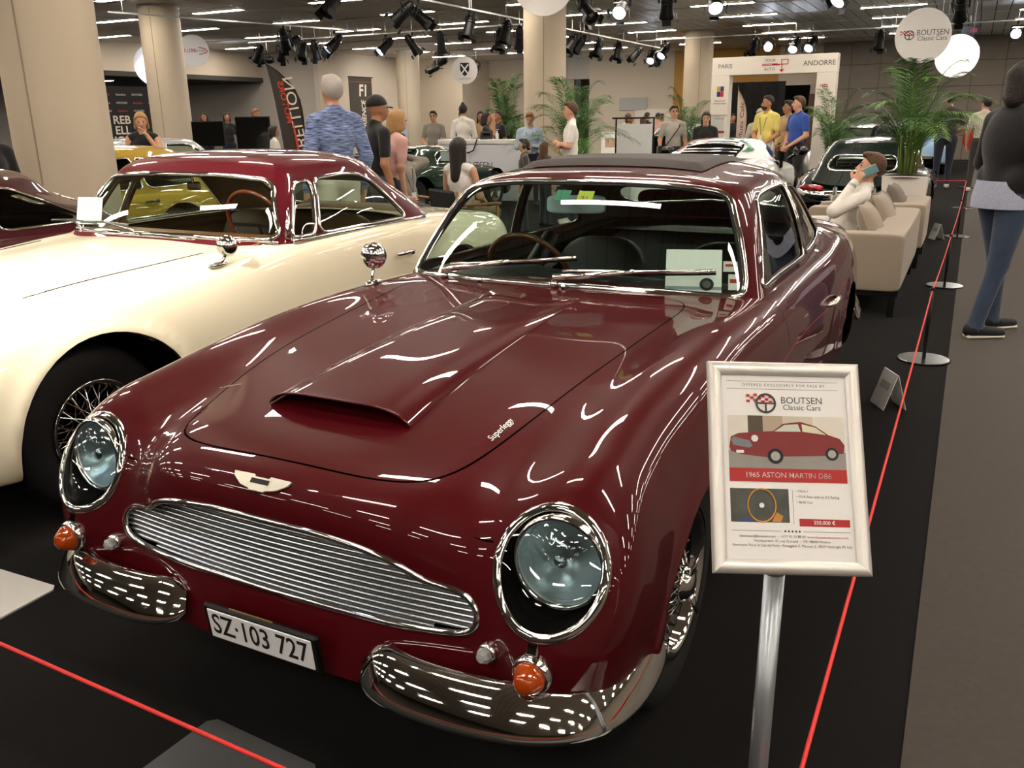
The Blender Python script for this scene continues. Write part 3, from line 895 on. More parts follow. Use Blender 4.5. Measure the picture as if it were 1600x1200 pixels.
# wing mirror on the offside fender
p, n = on_body(-.655, .62)
wm = bpy.data.objects.new('wing_mirror', None); link(wm, hero)
q = MB(); q.ell((p.x,p.y,p.z+.004), (.02,.055,.012)); q.tube([(p.x,p.y-.01,p.z),(p.x,p.y+.01,p.z+.07)], .006, 8); q.build('mirror_stalk', m_chrome, wm, smooth=True)
q = MB(); q.lathe([(.002,.03),(.03,.026),(.046,.012),(.05,0),(.046,-.004)], 28, disc_frame((p.x,p.y+.015,p.z+.105), (.35,-1,.05))); q.build('mirror_shell', m_chrome, wm, smooth=True)

# wire wheels
def wire_wheel(parent, cx, cy, sg, Rt=.335, wd=.165, rim=.195, paint_rim=None, nspoke=30):
    w = bpy.data.objects.new('wheel', None); link(w, parent); w.location = (cx, cy, Rt); w.rotation_euler = (0, sg*math.pi/2, 0)
    h = wd/2
    q = MB(); q.lathe([(rim+.006,-h*.8),(rim+.03,-h),(Rt-.06,-h*1.0),(Rt-.02,-h*.88),(Rt-.004,-h*.72),(Rt,-h*.5),(Rt,h*.5),(Rt-.004,h*.72),(Rt-.02,h*.86),(Rt-.06,h*.97),(rim+.03,h*.94),(rim+.006,h*.85)], 64, caps=False)
    q.build('tyre', m_rubber, w, smooth=True)
    q = MB(); q.lathe([(rim-.03,-h*.8),(rim+.008,-h*.85),(rim+.008,-h*.7),(rim-.025,-h*.4),(rim-.03,h*.3),(rim-.016,h*.58)], 48, caps=False); q.build('rim_barrel', m_black, w, smooth=True)
    q = MB(); q.lathe([(rim-.016,h*.58),(rim+.000,h*.86),(rim+.010,h*.95),(rim+.008,h*1.02),(rim-.003,h*1.0),(rim-.012,h*.84),(rim-.020,h*.60)], 56, caps=False)
    q.build('rim', m_chrome, w, smooth=True)
    q = MB()
    for k in range(nspoke):
        a = 2*math.pi*k/nspoke; off_ = R(26)*(1 if k % 2 else -1)
        p0 = (.052*math.cos(a+off_), .052*math.sin(a+off_), h*.95); p1 = ((rim-.022)*math.cos(a), (rim-.022)*math.sin(a), h*.25)
        q.tube([p0,p1], .0032, 5, caps=False)
        a += math.pi/nspoke
        p0 = (.06*math.cos(a-off_), .06*math.sin(a-off_), -h*.1); p1 = ((rim-.016)*math.cos(a), (rim-.016)*math.sin(a), h*.55)
        q.tube([p0,p1], .0032, 5, caps=False)
    o_ = q.build('spokes', m_chrome, w, smooth=True); o_['kind'] = 'stuff'
    q = MB(); q.lathe([(.058,-h*.3),(.050,h*.2),(.046,h*.95),(.050,h*1.02),(.044,h*1.05),(.040,h*1.2),(.024,h*1.32),(.001,h*1.36)], 28); q.build('hub', m_chrome, w, smooth=True)
    q = MB()
    for s_ in (1,-1):
        q.tube([(s_*.02,0,h*1.15),(s_*.055,s_*.006,h*1.3),(s_*.085,s_*.012,h*1.42)], [.016,.014,.009], 8, flat=.5)
    q.build('spinner', m_chrome, w, smooth=True)
    q = MB(); q.lathe([(rim-.03,-h*.75),(.01,-h*.7)], 32, caps=False); q.build('brake_backing', m_dark, w)
    return w
for cy in (0, WB):
    for sg in (1,-1): wire_wheel(hero, sg*.672, cy, sg)

# ---- cabin
P = []
for i in range(9):
    a = R(-10 + 115*i/8)
    P.append([(x, 1.22-.20*math.sin(a)-.1*(1-abs(x)/.7)*.5, .80+.125*math.cos(a)+.01) for x in np.linspace(-.62,.62,21)])
P = []
for yy, zz in ((.86,.905),(.95,.925),(1.05,.935),(1.12,.93),(1.15,.90),(1.15,.72),(1.10,.60)):
    P.append([(x, yy+.03*abs(x)**2, zz - .01*abs(x) + (.035*math.exp(-((x+.33)/.17)**2) if zz > .89 else 0)) for x in np.linspace(-.63,.63,31)])
q = MB(); q.grid(P); q.build('dashboard', m_blackleather, hero, smooth=True)
st = bpy.data.objects.new('steering_wheel', None); link(st, hero)
sm = disc_frame((-.33,1.29,.890), (0,.88,.47))
q = MB(); q.tube([sm @ Vector((0.182*math.cos(a),0.182*math.sin(a),0)) for a in np.linspace(0,2*math.pi,48,endpoint=False)], .0125, 10, closed=True); q.build('wheel_rim', m_wood, st, smooth=True)
q = MB()
for a in (R(0),R(180),R(270)): q.box((.09,0,0), (.18,.022,.004), sm @ Matrix.Rotation(a,4,'Z'))
q.build('wheel_spokes', m_steel, st)
q = MB(); q.lathe([(.035,-.25),(.035,.0),(.028,.02),(.001,.024)], 20, sm @ Matrix.Rotation(math.pi,4,'X')); q.build('steering_column', m_blackleather, st, smooth=True)
for sg in (1,-1):
    s_ = bpy.data.objects.new('seat', None); link(s_, hero)
    q = MB(); q.ell((sg*.33,1.72,.50), (.25,.30,.10), 24, 12, p=.6); q.build('seat_cushion', m_blackleather, s_, smooth=True)
    q = MB(); q.ell((0,0,.25), (.25,.09,.31), 24, 14, TR(sg*.33,2.0,.40,0,R(-20)), p=.65); q.build('seat_back', m_blackleather, s_, smooth=True)
q = MB(); q.ell((0,2.48,.50), (.58,.22,.12), 24, 10, p=.6); q.ell((0,0,.22), (.58,.09,.26), 24, 12, TR(0,2.66,.47,0,R(-22)), p=.6); q.build('rear_bench', m_blackleather, hero, smooth=True)
q = MB(); q.grid([[(x,yy,zz) for x in np.linspace(-.56,.56,9)] for yy, zz in ((2.72,.90),(3.05,.93))]); q.build('parcel_shelf', m_blackleather, hero)
# rear-view mirror with toll stickers above
rv = bpy.data.objects.new('rear_view_mirror', None); link(rv, hero)
mm = disc_frame((-.05,1.14,1.190), (.25,-.95,.05))
q = MB(); q.ell((0,0,0), (.115,.035,.014), 32, 10, mm, p=.35); q.build('mirror_case', M('mirror_back', (176,196,204), .35, noise=(30,.08)), rv, smooth=True)
q = MB(); q.tube([(-.04,1.16,1.20),(-.04,1.17,1.275)], .006, 8); q.build('mirror_stem', m_chrome, rv, smooth=True)
def sticker(x, z, w, h_, mat, nm='toll_sticker', txt=None):
    hh = roof_bvh.ray_cast(Vector((x, 0, z)), Vector((0,1,0))); m = disc_frame(hh[0]-hh[1]*.006, hh[1])
    q = MB(); q.box((0,0,0), (w,h_,.0008), m); o_ = q.build(nm, mat, wsn)
    if txt: text('sticker_print', txt, m_redink, o_, m @ Matrix.Translation((0,-.012,.001)), .035, bold=.01)
sticker(-.065, 1.236, .060, .05, M('sticker_green', (60,140,110), .5, noise=(9,.1)))
sticker(.028, 1.233, .062, .055, M('sticker_lime', (190,205,60), .5, noise=(9,.1)), txt='21')
# printed show card leaning behind the screen
def ws_pt(x, z, d=.012):
    h = roof_bvh.ray_cast(Vector((x, 0, z)), Vector((0,1,0))); return h[0]-h[1]*d, h[1]
p, n = ws_pt(.49, 1.005, .03)
card = thing('show_card', 'white printed card with a classic car picture leaning behind the maroon coupe windscreen', 'card', (HX+p.x, HY+p.y, p.z))
cm = disc_frame((0,0,0), n)
q = MB(); q.box((0,0,.012), (.190,.180,.0015), cm); q.build('card_sheet', m_paper, card)
q = MB(); q.box((0,-.060,.013), (.190,.012,.0008), cm); q.build('printed_road', M('print_grey', (150,155,165), .6, noise=(9,.1)), card)
q = MB(); q.lathe([(.024,0),(.024,.0016)], 24, cm @ Matrix.Translation((.045,-.045,.0125))); q.build('printed_tyre', m_ink, card)
q = MB(); q.lathe([(.014,0),(.014,.002)], 24, cm @ Matrix.Translation((.045,-.045,.0128))); q.build('printed_wheel', m_steel, card)
for dx, dz, w, h_, col, nm in ((.125,.03,.05,.04,(224,222,216),'label'),(.135,-.03,.035,.06,(214,205,190),'label')):
    q = MB(); q.box((dx,dz,.004), (w,h_,.0008), cm); o_ = q.build('window_label', M('label_paper', col, .6, noise=(9,.05)), card)
    q = MB(); q.box((dx,dz+.004,.0048), (w*.7,h_*.25,.0006), cm); q.build('label_print', m_redink, o_)
# ------------------------------------------------------------------ the other cars of the show
def simple_body(st, nu=6, nv=6):
    """stations (y, centre z, shoulder z, shoulder x, max x, max z, sill z) -> surface"""
    net = []
    for y, zc, zs, xs, xm, zm, zb in st:
        net.append([(0,y,zc), (xs*.38,y,zc-(zc-zs)*.12), (xs*.74,y,zc-(zc-zs)*.5), (xs,y,zs), (xs+(xm-xs)*.72,y,zs-(zs-zm)*.30), (xm,y,zm), (xm*.995,y,zm-(zm-zb)*.55), (xm*.95,y,zb), (xm*.84,y,zb-.015)])
    net = np.array(net, float).transpose(1,0,2)
    return surf(both_sides(net), nu, nv)

def up_sheet(P, pt):
    S_ = Sheet.of(P)
    k = np.argmin(np.linalg.norm(S_.V-np.array(pt), axis=1))
    if S_.N[k,2] < 0: S_ = Sheet.of(P, True)
    return S_

def plain_wheel(parent, cx, cy, sg, Rt, wd, mat_rim):
    w = bpy.data.objects.new('wheel', None); link(w, parent); w.location = (cx, cy, Rt); w.rotation_euler = (0, sg*math.pi/2, 0)
    h = wd/2; rim = Rt*.62
    q = MB(); q.lathe([(rim,-h*.8),(Rt-.05,-h),(Rt,-h*.6),(Rt,h*.6),(Rt-.02,h*.9),(Rt-.06,h),(rim,h*.9)], 40, caps=False); q.build('tyre', m_rubber, w, smooth=True)
    q = MB(); q.lathe([(rim+.004,h*.92),(rim-.01,h*.95),(rim-.03,h*.5),(.09,h*.55),(.05,h*.85),(.001,h*.9)], 32, caps=False); q.build('rim', mat_rim, w, smooth=True)
    q = MB()
    for k in range(5): q.box((rim*.55,0,h*.62), (rim*.85,.05,.03), Matrix.Rotation(2*math.pi*k/5,4,'Z'))
    q.build('wheel_spokes', mat_rim, w)
    return w

def simple_car(name, label, loc, rz, st, ga, crown, paint_m, roof_m=None, ws=None, sides=(), rear=None, wb=2.5, arch=(.37,.335), wheel='plain', Rt=.325, wx=.66, cabin=None, interior=None, ws_y=None, rw_y=None, detail=6, chrome_r=.010, seam=None, front=-1, rim_m=None, shoulder=.86, rear_xy=False, skirt=.05):
    t = thing(name, label, 'car', (loc[0], loc[1], 0), rz)
    P = simple_body(st, detail, detail)
    arch_lip(P, ((0,arch[1]),(wb,arch[1])), arch[0]+.012)
    S_ = up_sheet(P, (0, st[len(st)//2][0], st[len(st)//2][1]))
    skin = S_
    def fa(V):
        d = np.minimum(np.hypot(V[:,1], V[:,2]-arch[1]), np.hypot(V[:,1]-wb, V[:,2]-arch[1])) - arch[0]
        return np.maximum(d, .45-np.abs(V[:,0]))
    cab = smooth_poly(cabin + [(-x,y) for x,y in cabin[::-1]], 2)
    fc = lambda V: np.where(V[:,2] > .6, sd_poly(V[:,0], V[:,1], cab), 1.)
    lin0, _, _ = S_.off(-.02).cut(fa(S_.V)); lin0, _, _ = lin0.cut(fc(lin0.V)); lin0.build('inner_liner', interior or m_dark, t)
    S_, _, _ = S_.cut(fa(S_.V)); S_, _, _ = S_.cut(fc(S_.V))
    if seam:
        for poly in seam:
            f = np.where(np.abs(S_.V[:,0]) > .55, np.abs(sd_poly(S_.V[:,1], S_.V[:,2], poly)) - .004, 1.)
            S_, _, _ = S_.cut(f)
    t_body = S_.build('body_shell', paint_m, t)
    for cy in (0, wb):
        for sg in (1,-1):
            arc = [(cy+arch[0]*.99*math.cos(a_), arch[1]+arch[0]*.99*math.sin(a_)) for a_ in np.linspace(-.3, math.pi+.3, 17)]
            q = MB(); q.grid([[(sg*x_, y_, z_) for y_, z_ in arc] for x_ in (st[len(st)//2][4]-.05, .42)]); q.poly([(sg*.42, y_, z_) for y_, z_ in arc]); q.build('wheel_tub', m_dark, t)
            if wheel == 'wire': wire_wheel(t, sg*wx, cy, sg, Rt=Rt)
            else: plain_wheel(t, sg*wx, cy, sg, Rt, .19, rim_m or m_steel)
    q = MB(); q.box((0, wb/2, .22), (1.2, wb+.9, .05)); q.build('floor_pan', m_dark, t)
    info = dict(t=t, skin=skin, bvh=skin.bvh())
    if ga:
        full = []
        cr = np.array(crown, float)
        for bl, ca in ga:
            ca = np.array(ca, float)
            sh = np.array([ca[0]*shoulder, ca[1]+(cr[1]-ca[1])*(1-shoulder)*1.1, ca[2]+(cr[2]-ca[2])*.55])
            inn = np.array([ca[0]*.52, ca[1]+(cr[1]-ca[1])*.5, ca[2]+(cr[2]-ca[2])*.9])
            full.append((bl, tuple(ca), tuple(sh), tuple(inn)))
        GP_ = greenhouse(full, crown, nu=detail+1, nv=detail+2, lower=skirt)
        G_ = up_sheet(GP_, (0, crown[1]-.2, crown[2])); b_ = np.linalg.norm(G_.V-cr, axis=1) < .01; G_.N[b_] = (0,0,1)
        info['roof_bvh'] = G_.bvh()
        gl = []
        if ws:
            pol = round_poly(ws[1:] + [(-x,z) for x,z in ws[::-1][:-1]], .05)
            G_, w_, l_ = G_.cut(np.where(G_.V[:,1] < ws_y, sd_poly(G_.V[:,0], G_.V[:,2], pol), 1.)); gl.append(('windscreen', w_, l_, False))
        for pol in sides:
            G_, w_, l_ = G_.cut(np.where((np.abs(G_.V[:,0]) > .3), sd_poly(G_.V[:,1], G_.V[:,2], round_poly(pol, .03)), 1.)); gl.append(('side_window', w_, l_, True))
        if rear:
            pol = round_poly(rear[1:-1] + [(-x,z) for x,z in rear[::-1][1:-1]], .05)
            k_ = 1 if rear_xy else 2
            G_, w_, l_ = G_.cut(np.where(G_.V[:,1] > rw_y, sd_poly(G_.V[:,0], G_.V[:,k_], pol), 1.)); gl.append(('rear_window', w_, l_, False))
        G_.build('roof', roof_m or paint_m, t)
        G_.off(-.02).build('headlining', interior or m_dark, t)
        for nm, w_, l_, split in gl:
            if split:
                for sg in (1,-1):
                    h, _, _ = w_.cut(w_.V[:,0]*sg)
                    if not len(h.F): continue
                    o_ = h.build(nm, m_glass, t)
                    for lp in l_:
                        if np.mean([p[0] for p in lp[0]])*sg > 0 and chrome_r: trim('window_trim', lp, chrome_r, m_chrome, o_, off=.002, flat=.6, step=.03, n=6)
            elif len(w_.F):
                o_ = w_.build(nm, m_glass, t)
                for lp in l_:
                    if chrome_r: trim('window_trim', lp, chrome_r*1.2, m_chrome, o_, off=.002, flat=.6, step=.03, n=6)
    return info

def seats(t, mat, rows, w=.24, z=.42, hb=.62):
    for x, y in rows:
        s_ = bpy.data.objects.new('seat', None); link(s_, t)
        q = MB(); q.ell((x,y-.25,z), (w,.28,.10), 16, 8, p=.6); q.build('seat_cushion', mat, s_, smooth=True)
        q = MB(); q.ell((0,0,.26), (w,.09,hb/2), 18, 10, TR(x,y,z,0,R(-16)), p=.6); q.build('seat_back', mat, s_, smooth=True)

def steering(t, c, n, r, mat):
    st_ = bpy.data.objects.new('steering_wheel', None); link(st_, t); m = disc_frame(c, n)
    q = MB(); q.tube([m @ Vector((r*math.cos(a),r*math.sin(a),0)) for a in np.linspace(0,2*math.pi,36,endpoint=False)], .012, 8, closed=True); q.build('wheel_rim', mat, st_, smooth=True)
    q = MB()
    for a in (0, math.pi, math.pi*1.5): q.box((r/2,0,0), (r,.022,.005), m @ Matrix.Rotation(a,4,'Z'))
    q.build('wheel_spokes', m_steel, st_)

# ---- cream two-tone coupe beside the maroon one
m_cream = paint('cream_paint', (246,236,206))
m_roofred = paint('burgundy_roof_paint', (84,14,26))
m_tan = M('tan_leather', (118,88,58), .45, noise=(20,.15), bump=(200,.2))
WX, WY = -3.69, 2.15
W = simple_car('two_tone_coupe', 'cream coupe with a burgundy roof and wire wheels, standing beside the maroon coupe', (WX, WY), 0,
 [(-.90,.50,.49,.36,.46,.45,.40),(-.86,.62,.60,.50,.62,.48,.34),(-.62,.77,.75,.62,.75,.53,.29),(-.30,.85,.835,.65,.79,.57,.27),(.10,.905,.88,.67,.815,.60,.26),(.50,.94,.90,.69,.828,.61,.25),(.92,.958,.925,.74,.835,.61,.24),(1.6,.95,.940,.765,.842,.61,.24),(2.3,.95,.940,.765,.842,.61,.25),(2.8,.945,.915,.72,.83,.60,.27),(3.3,.90,.87,.66,.79,.58,.30),(3.6,.82,.79,.58,.70,.55,.34),(3.68,.58,.57,.46,.58,.50,.40)],
 [((0,.90,.965),(0,1.20,1.268)),((.30,.905,.962),(.25,1.205,1.265)),((.58,.96,.955),(.47,1.225,1.25)),((.730,1.10,.945),(.600,1.28,1.238)),((.748,1.30,.94),(.622,1.45,1.256)),((.752,1.7,.938),(.630,1.72,1.266)),((.750,2.08,.938),(.618,1.97,1.248)),((.735,2.36,.938),(.585,2.16,1.19)),((.62,2.60,.94),(.47,2.30,1.17)),((.3,2.68,.945),(.24,2.36,1.185)),((0,2.70,.945),(0,2.38,1.19))],
 (0,1.70,1.368), m_cream, m_roofred, ws=[(0,.980),(.35,.978),(.60,.968),(.700,.962),(.716,.985),(.66,1.10),(.605,1.205),(.55,1.236),(.3,1.256),(0,1.262)], ws_y=1.36,
 sides=[[(1.175,.958),(1.325,1.212),(1.455,1.222),(1.36,.958)],[(1.39,.958),(1.485,1.224),(1.72,1.238),(1.86,1.228),(1.96,1.185),(2.07,1.09),(2.20,.962)]],
 rear=[(0,.975),(.52,.975),(.56,1.0),(.50,1.14),(.44,1.165),(0,1.175)], rw_y=2.2, wb=2.66, wheel='wire', Rt=.335, wx=.615, arch=(.395,.345),
 cabin=[(0,1.0),(.5,1.03),(.66,1.2),(.69,1.6),(.69,2.1),(.55,2.45),(0,2.5)], interior=m_tan, detail=8, chrome_r=.012,
 seam=[[(.90,1.3),(.90,.86),(.93,.80),(.97,.60),(.98,.30),(2.05,.29),(2.10,.5),(2.10,1.3)]])
wt = W['t']
seats(wt, m_tan, [(-.35,1.95),(.35,1.95)], z=.44, hb=.60)
q = MB(); q.ell((0,2.35,.55), (.62,.22,.14), 20, 8, p=.6); q.ell((0,0,.22), (.62,.09,.24), 20, 10, TR(0,2.5,.55,0,R(-20)), p=.6); q.build('rear_bench', m_tan, wt, smooth=True)
P = [[(x, yy+.04*x*x, zz) for x in np.linspace(-.68,.68,15)] for yy, zz in ((.93,.93),(1.05,.965),(1.18,.965),(1.22,.93),(1.22,.75))]
q = MB(); q.grid(P); q.build('dashboard', M('dash_tan', (150,96,60), .4, noise=(8,.15)), wt, smooth=True)
steering(wt, (.36,1.36,.985), (0,.92,.38), .20, M('red_wood', (112,44,22), .25, coat=.8, noise=(25,.3)))
def w_on(x, y): h = W['bvh'].ray_cast(Vector((x,y,2)), Vector((0,0,-1))); return h[0], h[1]
# hood seam, chrome strips, mirror, wipers, handle
for sg in (1,-1):
    pts = [w_on(sg*(.50+.08*s_), -.1+.85*s_)[0]+Vector((0,0,.001)) for s_ in np.linspace(0,1,20)]
    q = MB(); q.tube(pts, .0022, 5); q.build('hood_seam', m_dark, wt)
q = MB(); q.tube([w_on(x, .905+.16*abs(x/.72)**3)[0]+Vector((0,0,.012)) for x in np.linspace(-.74,.74,31)], .014, 8, flat=.6); q.build('cowl_strip', m_chrome, wt, smooth=True)
for sg in (1,-1):
    h = [(sg*.766, yy, .948) for yy in np.linspace(1.16,2.35,16)]
    q = MB(); q.tube(h, .010, 6); q.build('belt_strip', m_chrome, wt, smooth=True)
    q = MB(); q.tube([(sg*.612,1.305,1.222),(sg*.69,1.215,1.08),(sg*.745,1.145,.958)], [.012,.014,.016], 8, flat=.7); q.build('pillar_strip', m_chrome, wt, smooth=True)
    q = MB(); q.tube([(sg*.838,1.92,.775),(sg*.865,1.94,.78),(sg*.868,2.03,.782),(sg*.86,2.08,.782)], [.009,.011,.011,.008], 8); q.ell((sg*.85,2.07,.775), (.02,.018,.018)); q.build('door_handle', m_chrome, wt, smooth=True)
p, n = w_on(.745, .70)
q = MB(); q.ell((p.x,p.y-.03,p.z+.006), (.016,.06,.012)); q.tube([(p.x,p.y-.02,p.z),(p.x+.01,p.y+.02,p.z+.05)], .008, 8); ms = q.build('mirror_stalk', m_chrome, wt, smooth=True)
q = MB(); q.lathe([(.002,.05),(.03,.043),(.046,.02),(.05,0),(.046,-.006),(.002,-.008)], 28, disc_frame((p.x+.012,p.y+.03,p.z+.085), (.25,-1,.08))); q.build('wing_mirror', m_chrome, wt, smooth=True)
for x0, x1 in ((-.42,-.68),(-.02,-.44)):
    q = MB(); a_ = Vector((x0,.875,.975)); b_ = Vector((x1+.10,.955,1.02)); q.tube([a_, a_+Vector((0,.0,.02)), b_], [.009,.007,.005], 8); wo = q.build('wiper', m_chrome, wt, smooth=True)
    q = MB(); q.tube([b_+Vector((-.22,.03,-.012)), b_, b_+Vector((.22,-.03,-.005))], .006, 6); q.build('wiper_blade', m_steel, wo)
q = MB(); q.bbox((0,0,0), (.10,.02,.045), .01, TR(.0,1.28,1.19)); q.tube([(0,1.28,1.2),(0,1.27,1.25)], .005, 6); q.build('rear_view_mirror', m_chrome, wt)
cd = thing('dash_card', 'blank white card leaning inside the screen of the cream coupe', 'card', (WX-.60, WY+1.06, .985))
q = MB(); q.box((0,0,.075), (.15,.003,.15), TR(rx=R(-20), rz=R(18))); q.build('card_sheet', m_paper, cd)

# ---- dark burgundy fastback behind the cream coupe
m_wine = paint('wine_paint', (58,12,20))
simple_car('fastback_coupe', 'dark wine-red fastback coupe with chrome window frames beside the thick column', (-6.02, 1.75), 0,
 [(-.85,.45,.44,.34,.5,.42,.36),(-.78,.58,.56,.5,.66,.46,.30),(-.4,.78,.76,.62,.78,.52,.26),(.1,.84,.80,.66,.81,.56,.25),(.7,.88,.83,.70,.82,.58,.24),(1.4,.88,.84,.72,.83,.58,.24),(2.1,.90,.84,.70,.83,.58,.25),(2.6,.88,.82,.64,.80,.56,.28),(3.1,.70,.66,.54,.68,.50,.32),(3.25,.5,.49,.42,.5,.45,.38)],
 [((0,.66,.895),(0,1.02,1.205)),((.3,.67,.892),(.24,1.03,1.20)),((.55,.72,.885),(.42,1.06,1.19)),((.68,.85,.875),(.52,1.12,1.17)),((.71,1.2,.865),(.55,1.3,1.18)),((.715,1.6,.86),(.55,1.58,1.185)),((.71,2.0,.86),(.52,1.85,1.14)),((.67,2.35,.865),(.45,2.1,1.07)),((.5,2.6,.88),(.34,2.25,1.06)),((.25,2.68,.885),(.18,2.32,1.07)),((0,2.7,.885),(0,2.34,1.075))],
 (0,1.45,1.275), m_wine, ws=[(0,.91),(.35,.908),(.58,.90),(.60,.93),(.50,1.12),(.45,1.16),(0,1.185)], ws_y=1.12,
 sides=[[(.95,.885),(1.17,1.14),(1.52,1.165),(1.55,.885)],[(1.60,.885),(1.58,1.16),(1.80,1.125),(2.05,1.02),(2.28,.90),(2.25,.885)]],
 rear=[(0,.93),(.36,.93),(.36,1.0),(.28,1.04),(0,1.05)], rw_y=2.2, wb=2.2, cabin=[(0,.85),(.5,.9),(.62,1.1),(.63,2.0),(.4,2.4),(0,2.45)], interior=m_blackleather, detail=5, wx=.62)

# ---- ochre coupe behind the column
m_ochrep = paint('ochre_paint', (176,146,52))
OC = simple_car('ochre_coupe', 'ochre yellow coupe with chrome quarter windows seen through the cream coupe', (-8.42, 4.55), R(-3),
 [(-.85,.45,.44,.34,.5,.42,.36),(-.75,.60,.58,.5,.66,.46,.30),(-.4,.72,.74,.60,.78,.52,.26),(.1,.78,.77,.66,.81,.56,.25),(.8,.85,.81,.70,.82,.58,.24),(1.5,.86,.82,.72,.83,.58,.24),(2.2,.88,.82,.71,.84,.58,.25),(2.9,.90,.82,.68,.83,.56,.28),(3.5,.80,.74,.58,.74,.52,.32),(3.7,.55,.53,.45,.55,.48,.38)],
 [((0,.95,.875),(0,1.35,1.225)),((.3,.96,.872),(.24,1.36,1.22)),((.55,1.01,.865),(.42,1.39,1.205)),((.68,1.1,.855),(.52,1.45,1.19)),((.71,1.4,.845),(.55,1.6,1.20)),((.715,1.8,.84),(.55,1.85,1.205)),((.71,2.2,.84),(.53,2.15,1.18)),((.68,2.6,.845),(.48,2.5,1.12)),((.5,3.2,.88),(.36,2.8,1.08)),((.25,3.35,.89),(.18,2.9,1.09)),((0,3.38,.89),(0,2.92,1.095))],
 (0,2.0,1.305), m_ochrep, ws=[(0,.90),(.35,.898),(.56,.89),(.60,.92),(.50,1.12),(.45,1.17),(0,1.20)], ws_y=1.45,
 sides=[[(1.25,.868),(1.52,1.165),(1.86,1.18),(1.90,.868)],[(1.95,.868),(1.92,1.178),(2.2,1.15),(2.48,1.04),(2.62,.92),(2.58,.875)]],
 rear=[(0,.93),(.36,.93),(.36,1.0),(.28,1.04),(0,1.05)], rw_y=2.85, wb=2.25, cabin=[(0,1.1),(.5,1.12),(.62,1.3),(.63,2.2),(.4,2.6),(0,2.65)], interior=m_blackleather, detail=5, wx=.64, seam=[[(1.0,1.2),(1.0,.30),(1.95,.30),(1.98,1.2)]])
q = MB(); q.tube([(.832,1.80,.74),(.855,1.83,.745),(.855,1.92,.745)], .011, 8); q.ell((.85,1.94,.745), (.02,.022,.02)); q.build('door_handle', m_blackgloss, OC['t'], smooth=True)
q = MB(); q.ell((0,0,0), (.045,.06,.075), 14, 8, TR(.86,1.18,.93)); q.tube([(.78,1.18,.86),(.85,1.18,.90)], .01, 6); q.build('wing_mirror', m_chrome, OC['t'], smooth=True)

# ---- silver saloon far behind the blonde woman
m_silver = paint('silver_paint', (196,198,200), metal=.6)
SEDB = [(-.85,.50,.49,.40,.55,.45,.36),(-.75,.68,.66,.58,.70,.50,.30),(-.3,.82,.80,.64,.80,.56,.26),(.7,.90,.86,.70,.83,.58,.24),(1.6,.90,.87,.72,.84,.58,.24),(2.6,.90,.87,.71,.83,.58,.25),(3.2,.86,.83,.66,.80,.56,.28),(3.6,.78,.75,.6,.74,.5,.32),(3.7,.5,.49,.45,.6,.45,.36)]
SEDG = [((0,.80,.915),(0,1.25,1.28)),((.3,.81,.912),(.26,1.255,1.278)),((.55,.86,.905),(.46,1.28,1.27)),((.70,.95,.90),(.56,1.32,1.26)),((.73,1.3,.895),(.585,1.5,1.27)),((.735,1.7,.89),(.59,1.75,1.272)),((.73,2.1,.89),(.58,2.05,1.265)),((.71,2.5,.895),(.56,2.25,1.25)),((.55,2.72,.90),(.46,2.32,1.26)),((.3,2.78,.905),(.25,2.36,1.265)),((0,2.8,.905),(0,2.37,1.265))]
SEDW = [(0,.945),(.35,.943),(.58,.935),(.63,.955),(.55,1.18),(.51,1.225),(0,1.25)]
SEDS = [[(1.10,.92),(1.36,1.22),(1.66,1.235),(1.68,.92)],[(1.74,.92),(1.72,1.235),(2.08,1.225),(2.32,1.12),(2.46,.93)]]
SEDC = [(0,.9),(.5,.93),(.63,1.1),(.65,2.2),(.5,2.55),(0,2.6)]
SEDR = [(0,.95),(.5,.95),(.5,1.0),(.45,1.20),(0,1.225)]
SED = dict(ga=SEDG, crown=(0,1.75,1.325), ws=SEDW, ws_y=1.32, sides=SEDS, rear=SEDR, rw_y=2.25, wb=2.55, cabin=SEDC, detail=4)
simple_car('silver_saloon', 'silver saloon with chrome windscreen frame standing behind the ochre coupe', (-11.0, 7.4), R(-6), SEDB, paint_m=m_silver, interior=m_blackleather, **SED)

# ---- dark green wedge coupe with slatted rear window, tail towards the armchairs
m_green = paint('bottle_green_paint', (8,40,26))
GC = simple_car('green_sports_coupe', 'dark green low sports coupe with black slatted rear window behind the armchairs', (-8.15, 13.72), R(180),
 [(-.85,.40,.39,.34,.5,.38,.34),(-.7,.52,.50,.5,.7,.44,.26),(0,.72,.74,.62,.80,.50,.22),(.8,.78,.76,.68,.82,.52,.20),(1.6,.80,.80,.72,.83,.54,.20),(2.2,.84,.84,.72,.85,.55,.22),(2.8,.86,.83,.70,.85,.55,.26),(3.2,.80,.77,.66,.80,.52,.30),(3.35,.55,.54,.55,.66,.48,.36)],
 [((0,.60,.80),(0,1.05,1.09)),((.3,.61,.80),(.26,1.06,1.085)),((.55,.68,.795),(.42,1.09,1.075)),((.66,.80,.79),(.50,1.15,1.06)),((.69,1.1,.80),(.53,1.3,1.07)),((.70,1.4,.81),(.53,1.5,1.075)),((.70,1.8,.83),(.52,1.75,1.065)),((.66,2.4,.85),(.50,2.0,1.04)),((.55,2.8,.87),(.46,2.1,1.045)),((.3,2.9,.875),(.25,2.15,1.05)),((0,2.92,.875),(0,2.16,1.05))],
 (0,1.45,1.13), m_green, ws=[(0,.83),(.35,.83),(.52,.825),(.55,.85),(.46,1.02),(.42,1.045),(0,1.065)], ws_y=1.1, sides=[[(1.0,.83),(1.18,1.03),(1.55,1.04),(1.75,.98),(1.8,.85)]],
 wb=2.5, cabin=[(0,.8),(.5,.85),(.58,1.0),(.6,1.8),(.45,2.0),(0,2.05)], interior=m_blackleather, detail=5, wx=.66, Rt=.33, chrome_r=0.008)
